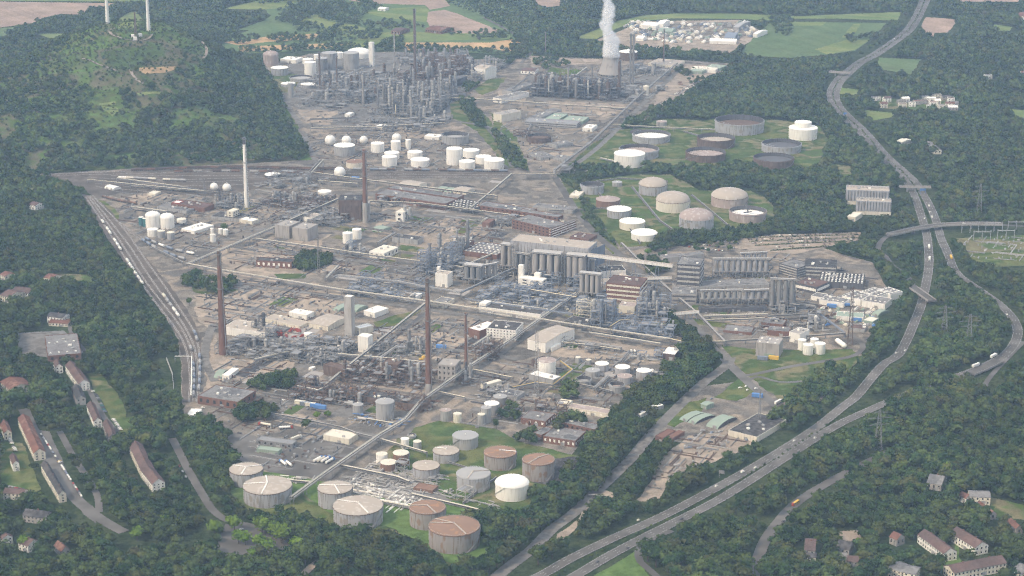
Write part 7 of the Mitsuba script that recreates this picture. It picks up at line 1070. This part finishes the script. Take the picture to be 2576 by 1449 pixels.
for k, (x, y) in enumerate(((2196, 254), (2225, 258), (2216, 272), (2260, 262), (2272, 258), (2285, 268), (2262, 272), (2300, 264), (2318, 252), (2330, 256), (2345, 248), (2312, 262), (2340, 266), (2330, 276), (2352, 262), (2372, 252), (2384, 258), (2378, 268), (2362, 276), (2386, 278), (2480, 200), (2566, 195), (2570, 192), (2394, 266))):
    p = at(x, y)[:2]; u = unit(np.array([1, vr.uniform(-.3, .3)])); t = thing('villa', 'pale villa among trees right of the far motorway bend', 'house', 'villas right of the motorway bend'); house(t, p, u, np.array([-u[1], u[0]]), vr.uniform(11, 18), vr.uniform(9, 12), vr.uniform(5.5, 8), [W, W, C, 'm_concrete'][k % 4], [rd, rb, rr_, rg, W][k % 5], gable=vr.choice([0, 2.5]), win=(2, 5), fore=12)
block((97, 880), (200, 888), (158, 842), 8, 'm_brick', rg, 'flat grey roofed school with four skylights in the left woods', dots=(3, 3), win=(1, 7), fore=10) if False else block((120, 897), (204, 890), (95, 847), 7, 'm_brick', rg, 'flat grey roofed school with skylights in the left woods', dots=(4, 2), win=(1, 8), fore=14)

# ---------------------------------------------------------------- trees
def clump_mesh(n, seed, flat=.8, leafs=1.0, sz=.34, core=True):
    """A crown of unit radius: leaf clumps as small bent faces spread over several lobes, with gaps, round a ragged core."""
    r = np.random.default_rng(seed); lobes = [(np.array([0, 0, .05]), .72)] + [(np.array([math.cos(a) * .55, math.sin(a) * .55, r.uniform(-.25, .45)]), r.uniform(.33, .52)) for a in r.uniform(0, 6.28) + np.arange(6) * 1.05 + r.normal(0, .2, 6)] + [(np.array([r.normal(0, .2), r.normal(0, .2), .55]), .42)]
    vv, ff = [], []
    wgt = np.array([q[1] ** 2 for q in lobes]); wgt /= wgt.sum()
    for i in range(n):
        c, R = lobes[r.choice(len(lobes), p=wgt)]; d = r.normal(0, 1, 3); d[2] = d[2] * .8 + .25; d /= np.linalg.norm(d); p = c + d * R * r.uniform(.78, 1.06); nn = d + r.normal(0, .45, 3); nn /= np.linalg.norm(nn); a = np.cross(nn, r.normal(0, 1, 3)); a /= np.linalg.norm(a); b = np.cross(nn, a); s = sz * r.uniform(.6, 1.3)
        k = len(vv); vv += [p - a * s * .6 - b * s * .35, p + a * s * .6 - b * s * .3, p + b * s * .65 + nn * s * .15]; ff.append([k, k + 1, k + 2])
    v, f = np.array(vv), np.array(ff)
    if core:
        s = trimesh.creation.icosphere(1, .62); sv = s.vertices * (1 + .35 * (meshkit.noise(s.vertices * 2.3 + seed) - .5)[:, None]); f = np.vstack([f, s.faces + len(v)]); v = np.vstack([v, sv])
    v[:, 2] *= flat; return trimesh.Trimesh(v, f, process=False)
def conifer_mesh(seed):
    r = np.random.default_rng(seed); vv, ff = [], []
    for i in range(150):
        z = r.uniform(0, 1) ** 1.3; a = r.uniform(0, 6.28); R = (1 - z) * .5 * r.uniform(.7, 1.1); p = np.array([R * math.cos(a), R * math.sin(a), z * 2.4 - .8]); d = np.array([math.cos(a), math.sin(a), -.5]); t = np.array([-math.sin(a), math.cos(a), 0]); s = .22; k = len(vv); vv += [p - t * s, p + t * s, p + d * s * 1.2]; ff.append([k, k + 1, k + 2])
    m = MB().add(vv, ff).cyl((0, 0, -.8), (0, 0, 1.6), .38, .01, 8); return m.mesh()
trunk = MB().cyl((0, 0, -1.6), (0, 0, -.1), .07, .045, 6).cyl((0, 0, -.7), (.35, .1, .1), .035, .02, 5).cyl((0, 0, -.6), (-.3, -.2, .1), .035, .02, 5).mesh()
PTK = mikit.ply(trunk, None)
NEARM = [mikit.ply(clump_mesh(230, k, sz=.27), None) for k in range(4)]; CONM = mikit.ply(conifer_mesh(3), None)
MODELS = {}
for q in ('a', 'b', 'd'):
    for k in range(3):
        MODELS[f'near_{q}{k}'] = {'type': 'shapegroup', 'crown': mikit.ply(clump_mesh(115, 20 + k, sz=.36), f'leaf_{q}')}
        MODELS[f'far_{q}{k}'] = {'type': 'shapegroup', 'crown': mikit.ply(clump_mesh(48, 40 + k, sz=.5), f'leaf_{q}')}
for k, v in MODELS.items(): scene['tree_model_' + k] = v
fine = lambda s: sg.Polygon(pl(s))
VIEW = fine('-60,-30 2636,-30 2640,1480 -60,1480').buffer(10)
SOLID = unary_union([g_.buffer(0) for g_ in OPEN])
CLEAR = unary_union([SOLID, unary_union(KEEP)])
EXTRA = [('163,1138 182,1146 236,1244 218,1250 188,1192', 9, .9, 'trees between main street and service street'), ('100,1200 150,1230 170,1262 120,1250', 10, .7, ''), ('0,1240 60,1262 90,1290 0,1290', 10, .7, ''), ('1590,1238 1608,1190 1655,1148 1695,1115 1720,1104 1700,1130 1665,1165 1625,1215 1605,1240', 7, .75, 'thicket between the gravel road and the scrap yard'), ('1690,895 1730,868 1790,868 1795,900 1745,955 1680,1010 1640,1060 1600,1110 1560,1165 1480,1255 1400,1315 1345,1338 1370,1290 1430,1230 1462,1190 1480,1120 1510,1075 1565,1030 1575,1000 1640,960', 8, 1, 'dense tree belt between works and gravel road'),
 ('590,1268 700,1292 840,1335 900,1345 1040,1380 1075,1400 1130,1415 1100,1449 800,1420 700,1360 600,1300', 7, .9, 'trees along the foot of the southern tanks'), ('470,1060 560,1085 575,1110 560,1180 590,1240 560,1250 520,1180 470,1120', 8, 1, 'trees between street and southern tanks'), ('620,975 700,950 745,950 740,985 640,985', 7, .85, 'bushes between laboratory and process yard'), ('580,1040 650,1020 700,1030 680,1060 600,1070', 7, .9, 'trees below the brick laboratory'),
 ('1160,215 1220,170 1290,140 1310,148 1250,180 1200,220 1170,240', 8, 1, 'hedge of trees between the far plants'), ('1155,252 1185,255 1215,300 1225,330 1195,320 1165,285', 8, 1, 'trees by the ditch'), ('1235,325 1260,345 1310,400 1330,432 1300,430 1260,390', 8, 1, 'tree line along the ditch'), ('1395,445 1440,422 1545,420 1640,420 1750,428 1860,425 2010,425 2100,445 1900,470 1760,470 1690,438 1600,436 1450,462', 8, 1, 'wood between the two tank parks'),
 ('1460,470 1490,540 1530,590 1560,625 1545,625 1500,590 1450,500', 7, .8, 'trees along the east street'), ('1620,612 1700,590 1780,585 1880,578 1960,560 1960,590 1860,605 1760,615 1700,625 1640,640', 8, .9, 'trees behind the office car park'), ('1705,605 1860,600 1850,632 1720,640', 11, .5, 'trees dotted over the office car park'), ('1650,800 1700,800 1755,850 1740,865 1700,850', 7, .9, 'tree clump beside the works road'), ('1600,660 1680,640 1690,680 1640,700', 8, .7, 'trees under the conveyor bridge'),
 ('735,672 765,642 830,645 835,668 765,688', 5, .9, 'green bushes in the gravel yard'), ('455,708 490,698 600,718 560,745 470,730', 7, .5, 'low bushes on the gravel yard'), ('1680,300 1700,260 1800,190 1850,180 2060,190 2080,290 1960,300 1790,298', 9, 1, 'wood above the crude tank park'), ('1330,155 1400,150 1440,165 1380,180', 9, .6, 'trees of the far plant'), ('1690,175 1800,180 1810,190 1740,215 1720,200', 8, .35, 'trees at the contractor strip'),
 ('1395,1080 1450,1055 1470,1070 1430,1100 1400,1110', 8, .7, 'trees around the brick depot'), ('1300,1110 1340,1090 1350,1120 1310,1130', 9, .9, 'trees left of the brick depot'), ('1255,1020 1310,1010 1310,1060 1260,1060', 8, .7, 'trees beside the small tank cluster'), ('1415,975 1490,965 1490,1000 1420,1010', 8, .6, 'trees at the small tank field'), ('2040,960 2090,930 2130,950 2080,1000 2000,1050 1960,1100 1920,1110 1960,1040', 8, .9, 'trees at the depot corner'), ('1690,1090 1740,1065 1830,1080 1820,1110 1760,1085', 7, .22, 'bushes before the arched halls'),
 ('560,104 640,90 660,100 600,116', 10, 0.50, ''), ('670,100 700,84 780,92 850,92 830,108 700,110', 10, 0.46, ''), ('740,66 770,60 850,64 905,78 900,92 850,92 800,84 750,82', 10, 0.46, ''), ('850,90 960,78 960,100 900,108 850,108', 10, 0.37, ''), ('700,24 760,6 790,2 850,0 880,20 850,36 790,36 700,40', 10, 0.56, ''), ('850,8 930,4 960,20 930,30 900,50 950,60 970,55 980,70 930,76 880,60 850,40', 10, 0.53, ''), ('960,56 1000,52 1050,60 1070,70 1000,78 960,72', 9, 0.31, ''), ('640,-5 760,-10 760,4 650,12', 10, 0.50, ''), ('1060,82 1100,72 1180,86 1230,76 1290,84 1270,104 1190,102 1180,92 1110,90', 10, 0.28, ''), ('600,120 790,118 900,112 1000,118 1180,124 1330,122 1330,140 1000,130 800,130 610,136', 9, 0.53, ''), ('1100,-10 1340,-10 1345,140 1290,84 1220,46 1144,18', 10, 0.59, ''), ('955,108 1010,92 1015,118 960,120', 9, 1, ''), ('1935,45 1995,40 1990,90 1950,92', 9, 0.59, ''), ('2120,92 2230,86 2190,108 2140,110', 9, 0.50, ''), ('690,56 745,20 800,10 850,40 900,60 860,64 790,40 745,62', 10, .9, 'round copse in the pastures'), ('1285,98 1330,90 1330,150 1290,150', 9, .5, 'trees at the far plant entrance')]
# what was cut away for the works but is wooded in the photograph
spots = []
dist = lambda p: np.hypot(p[:, 0], p[:, 1])
base = VIEW.difference(SOLID)
shapely.prepare(CLEAR)
far0 = scatter(base, 9.0, 1); nr0 = scatter(base, 10.6, 4); far0 = np.vstack([far0[dist(far0) >= 2650], nr0[dist(nr0) < 2650]]); n_ = meshkit.fbm(np.column_stack([far0 / 60, far0[:, :1] * 0]), 3, 4)
DN = dist(far0); keepm = (~shapely.contains_xy(CLEAR, far0[:, 0], far0[:, 1])) & (np.random.default_rng(2).random(len(far0)) < np.where(DN > 3000, .62, .97)) & (n_ > .26)
wood = far0[keepm]
ex = []
for s, sp, den, l in EXTRA:
    q = scatter(fine(s).buffer(0), sp, len(ex) + 50); q = q[np.random.default_rng(len(ex)).random(len(q)) < den]; ex.append(q)
roads_only = unary_union([g_ for g_ in OPEN[-2:]])
exall = np.vstack(ex); KU = unary_union(KEEP)
BUILT = unary_union([affinity.scale(k, .72, .72) for k in KEEP]); shapely.prepare(BUILT)
exall = exall[~shapely.contains_xy(BUILT, exall[:, 0], exall[:, 1])]
med = []
for i in range(0, len(MED)):
    if i % 1 == 0: med.append(MED[i] + rng.normal(0, .8, 2))
med = np.array(med)
allp = np.vstack([wood, exall]); hs = terrain(allp[:, 0], allp[:, 1])
R = np.random.default_rng(77); rad = R.uniform(3.6, 7.0, len(allp)) * np.where(np.concatenate([dist(wood) > 3000, np.zeros(len(exall), bool)]), 1.22, 1.0); rad[len(wood):] *= .85; rad *= np.where((dist(allp) < 2650), 1.28, 1.0)
big = meshkit.noise(np.column_stack([allp / 45, allp[:, :1] * 0]), 9); rad *= .8 + .45 * big
hill_thin = (hs > 56) & (R.random(len(allp)) < (hs - 56) / 64 * (.4 + 1.2 * meshkit.noise(np.column_stack([allp / 70, allp[:, :1] * 0]), 12))); rad = np.where(hs > 60, rad * np.clip(1 - (hs - 60) / 150, .55, 1), rad)
order = np.argsort(dist(allp)); near = set()
VX = np.array([pix((*p, 6)) for p in allp]); vis = (VX[:, 0] > 0) & (VX[:, 0] < 2576) & (VX[:, 1] < 1449)
MARKS = [(60, 1380, 'near the lower left corner'), (150, 1380, 'around the red hipped roof'), (85, 1320, 'below the dark solar roofed house'), (270, 1340, 'at the end of the main street'), (390, 1250, 'below the stepped apartment row'), (520, 1260, 'along the grey street'), (450, 1400, 'in the lower woods left of the car park'), (640, 1420, 'below the shaded car park'), (760, 1330, 'between car park and southern tanks'), (850, 1400, 'round the sandy track bend'), (900, 1350, 'at the foot of the largest pale roofed tank'), (1000, 1410, 'below the gap between pale and rusty tanks'), (1140, 1420, 'below the largest rusty tank'),
  (1280, 1370, 'at the lower end of the gravel road'), (1420, 1400, 'between the gravel road and the lower motorway'), (1560, 1320, 'along the upper edge of the lower motorway'), (1700, 1400, 'inside the loop of the curved slip road'), (1790, 1330, 'between motorway and tree lined street'), (1980, 1400, 'right of the tree lined street'), (2110, 1420, 'round the sandy garden'), (2240, 1400, 'round the red roof left of the terraces'), (2420, 1300, 'behind the two white terraces'), (2560, 1380, 'at the lower right corner')]
def zone(x, y):
    return 'leafy tree ' + min(MARKS, key=lambda m: (m[0] - x) ** 2 + (m[1] - y) ** 2)[2]
def put_tree(p, r, z, leaf, label, cat='tree', group=None, model=None, tall=1.0):
    yaw = R.uniform(0, 360); t = thing('conifer' if model is CONM else 'tree', label, cat, group or None); hc = r * (1.25 if model is not CONM else .75) * tall
    tw = T().translate([float(p[0]), float(p[1]), float(z + hc)]).rotate([0, 0, 1], yaw).scale([float(r), float(r), float(r * tall)])
    part(t, 'crown', model or NEARM[int(R.integers(4))], leaf, tw=tw); part(t, 'trunk', PTK, 'm_trunk', tw=tw)
single_n = 0; fam = {'leaf_a': 'a', 'leaf_b': 'b', 'leaf_d': 'd'}
LONE = [(618, 1372, 7, 'leaf_c', 'bright green tree between the car park corner trees', 1), (690, 1352, 8, 'leaf_c', 'bright green double crown at the top of the car park', 1), (745, 1385, 7, 'leaf_c', 'bright green tree at the lower right of the car park', 1), (640, 1410, 7, 'leaf_c', 'bright green tree below the car park', 1), (565, 585, 6, 'leaf_a', 'big dark lone tree beside the low white store', 1.2), (1745, 578, 5.5, 'leaf_a', 'dark slender conifer in front of the pinkish dome', 0), (1323, 1118, 8, 'leaf_a', 'large round dark tree left of the brick depot', 1.1), (1248, 1080, 4, 'leaf_a', 'pointed dark tree at the end of the small tank cluster', 1.6), (590, 1338, 8.7, 'leaf_c', 'bright green young tree in the shaded car park, upper left', 1), (660, 1345, 9.4, 'leaf_c', 'bright green young tree in the shaded car park, upper right', 1), (710, 1368, 9.4, 'leaf_c', 'bright green round tree at the right of the car park', 1), (600, 1368, 7.2, 'leaf_c', 'bright green small tree in the middle of the car park', 1), (655, 1385, 8.7, 'leaf_c', 'bright green tree at the car park bottom, middle', 1), (672, 1400, 9.4, 'leaf_c', 'bright green tree at the car park bottom, right', 1), (540, 1350, 8.7, 'leaf_c', 'bright green tree left of the car park', 1),
  (500, 1148, 6, 'leaf_c', 'bright green tree by the top of the grey street', 1), (345, 1360, 7, 'leaf_c', 'bright green tree in the lower left woods', 1), (418, 1330, 7, 'leaf_c', 'bright crown rising over the lower left woods', 1), (60, 1380, 7, 'leaf_c', 'yellow green tree at the lower left', 1), (2381, 1205, 5, 'leaf_c', 'yellow green conifer beside the grey steep roof', 1.9), (2160, 1380, 6, 'leaf_c', 'bright yellow green bush by the sandy garden', .9), (797, 1056, 5, 'leaf_c', 'light green tree at the sandy yard, left one', 1), (825, 1050, 5, 'leaf_c', 'light green bush at the sandy yard, right one', .8), (770, 1080, 6, 'leaf_a', 'dark green tree under the thin pipe bridge', 1), (1630, 645, 6, 'leaf_c', 'yellowish tree beside the office car park', 1), (555, 770, 4, 'leaf_a', 'slim conifer beside the western tracks', 0), (476, 770, 4, 'leaf_b', 'slim green tree between tracks and gravel', 1.5), (1470, 560, 6, 'leaf_a', 'round tree at the office end', 1)]
for x, y, r_, lf, l, tl in LONE:
    p = at(x, y); put_tree(p, r_, 0, lf, l, model=CONM if tl == 0 else None, tall=tl if tl else 1.6)
idx = [i for i in order if vis[i] and not hill_thin[i]][:250]
for i in idx:
    near.add(int(i)); lf = 'leaf_d' if R.random() < .07 else ('leaf_b' if big[i] > .5 else 'leaf_a')
    z_ = zone(*VX[i]); put_tree(allp[i], rad[i] * 1.12, hs[i], lf, z_, group=z_.replace('tree', 'trees', 1))
forest_keys = {}
def add_forest(p, r, z, far, zname, label):
    if zname not in forest_keys: forest_keys[zname] = [numbered('forest'), 0]; labels[forest_keys[zname][0]] = {'label': label, 'category': 'forest', 'kind': 'stuff'}
    f = forest_keys[zname]; f[1] += 1; q = R.random(); lf = 'd' if q < .05 else ('b' if q < .5 else 'a')
    s = float(r) * R.uniform(.92, 1.1)
    scene[f'{f[0]}__{f[1]:05d}'] = {'type': 'instance', 'shapegroup': {'type': 'ref', 'id': f'tree_model_{"far" if far else "near"}_{lf}{int(R.integers(3))}'},
        'to_world': T().translate([float(p[0]), float(p[1]), float(z + r * R.uniform(.8, 1.5))]).rotate([0, 0, 1], R.uniform(0, 360)).scale([s, s, s * R.uniform(.85, 1.2)])}
for i in range(len(allp)):
    if i in near or hill_thin[i]: continue
    x, y = VX[i]
    if i >= len(wood): zn, lb = 'belt', 'tree belts and bushes inside and along the refinery'
    elif hs[i] > 2: zn, lb = 'hill', 'dense wood on the slopes of the spoil heap hill'
    elif x < 900 and y > 420: zn, lb = 'west', 'woods between the town and the western railway'
    elif y < 160: zn, lb = 'north', 'far woods and hedges between the fields'
    elif x > 1700 and y < 640: zn, lb = 'east', 'broad woods along the upper motorway'
    else: zn, lb = 'south', 'dense woods inside the motorway junction'
    add_forest(allp[i], rad[i], hs[i], dist(allp[i:i + 1])[0] > 2900, zn, lb)
for s in ('1875,600 2160,592', '1885,609 2155,600', '1900,619 2145,608', '1940,632 2135,618'):
    a_, b_ = (at(*map(float, q.split(',')))[:2] for q in s.split())
    for t_ in np.linspace(0, 1, 75): add_forest(a_ + (b_ - a_) * t_ + rng.normal(0, .3, 2), R.uniform(.8, 1.6), 0, True, 'hedges', 'low hedges between the rows of the staff car park')
for p in med: add_forest(p, R.uniform(.9, 1.8), 0, True, 'median', 'low hedge on the central strip of the motorway')
# single bushes and rough growth on the hilltop and in the grass
rough = scatter(HILL.buffer(-60), 9.5, 91); rh = terrain(rough[:, 0], rough[:, 1]); m_ = R.random(len(rough)) < np.clip(rh / 110, .1, .95)
for p, z in zip(rough[m_], rh[m_]): add_forest(p, R.uniform(1.2, 3.2), z, True, 'shrubs', 'scattered shrubs on the heath of the hilltop')
# ---------------------------------------------------------------- steam of the cooling tower and the air
x, y, h, r0 = CT; nz, ny, nx = 170, 44, 44; PH_, PW_ = 176.0, 96.0                # a grid of steam density
gz, gy, gx = np.meshgrid((np.arange(nz) + .5) / nz, (np.arange(ny) + .5) / ny - .5, (np.arange(nx) + .5) / nx - .5, indexing='ij')
zz, yy, xx = gz * PH_, gy * PW_, gx * PW_; f_ = gz
rr = 3 + np.where(f_ < .35, r0 * (.95 - .9 * f_), r0 * (.635 - .25 * (f_ - .35) / .65)); ctr = -16 * f_ ** 1.4 + 3.0 * np.sin(f_ * 16) * f_
q = np.stack([xx / 11, yy / 11, zz / 15], -1); nb = meshkit.fbm(q, 4, 5) - .5; nb2 = meshkit.fbm(q * .45, 3, 9) - .5
dr_ = np.hypot(xx - ctr - nb2 * 20 * np.minimum(1, f_ * 3), yy - nb2 * 8) + nb * (4 + 16 * np.minimum(1, f_ * 2.2))
den = np.clip((rr - dr_) / (2.5 + 4 * f_), 0, 1) * (.22 - .10 * f_) * np.clip((PH_ - zz) / 4, 0, 1)
scene['steam_plume'] = {'type': 'cube', 'to_world': T().translate([float(x), float(y), float(h - 1.5 + PH_ / 2)]).scale([PW_ / 2, PW_ / 2, PH_ / 2]), 'bsdf': {'type': 'null'}, 'exterior': {'type': 'ref', 'id': 'haze_air'},
    'interior': {'type': 'heterogeneous', 'albedo': {'type': 'rgb', 'value': [.999, .999, .999]}, 'sigma_t': {'type': 'gridvolume', 'grid': mi.VolumeGrid(den.astype(np.float32)[..., None]), 'to_world': T().translate([float(x - PW_ / 2), float(y - PW_ / 2), float(h - 1.5)]).scale([PW_, PW_, PH_])}}}
labels['steam_plume'] = {'label': 'white steam plume rising from the cooling tower', 'category': 'steam', 'kind': 'stuff'}
scene['haze'] = {'type': 'cube', 'to_world': T().translate([0, 5500, 409.5]).scale([7000, 6500, 410.5]), 'bsdf': {'type': 'null'}, 'interior': {'type': 'ref', 'id': 'haze_air'}}
labels['haze'] = {'kind': 'stuff'}
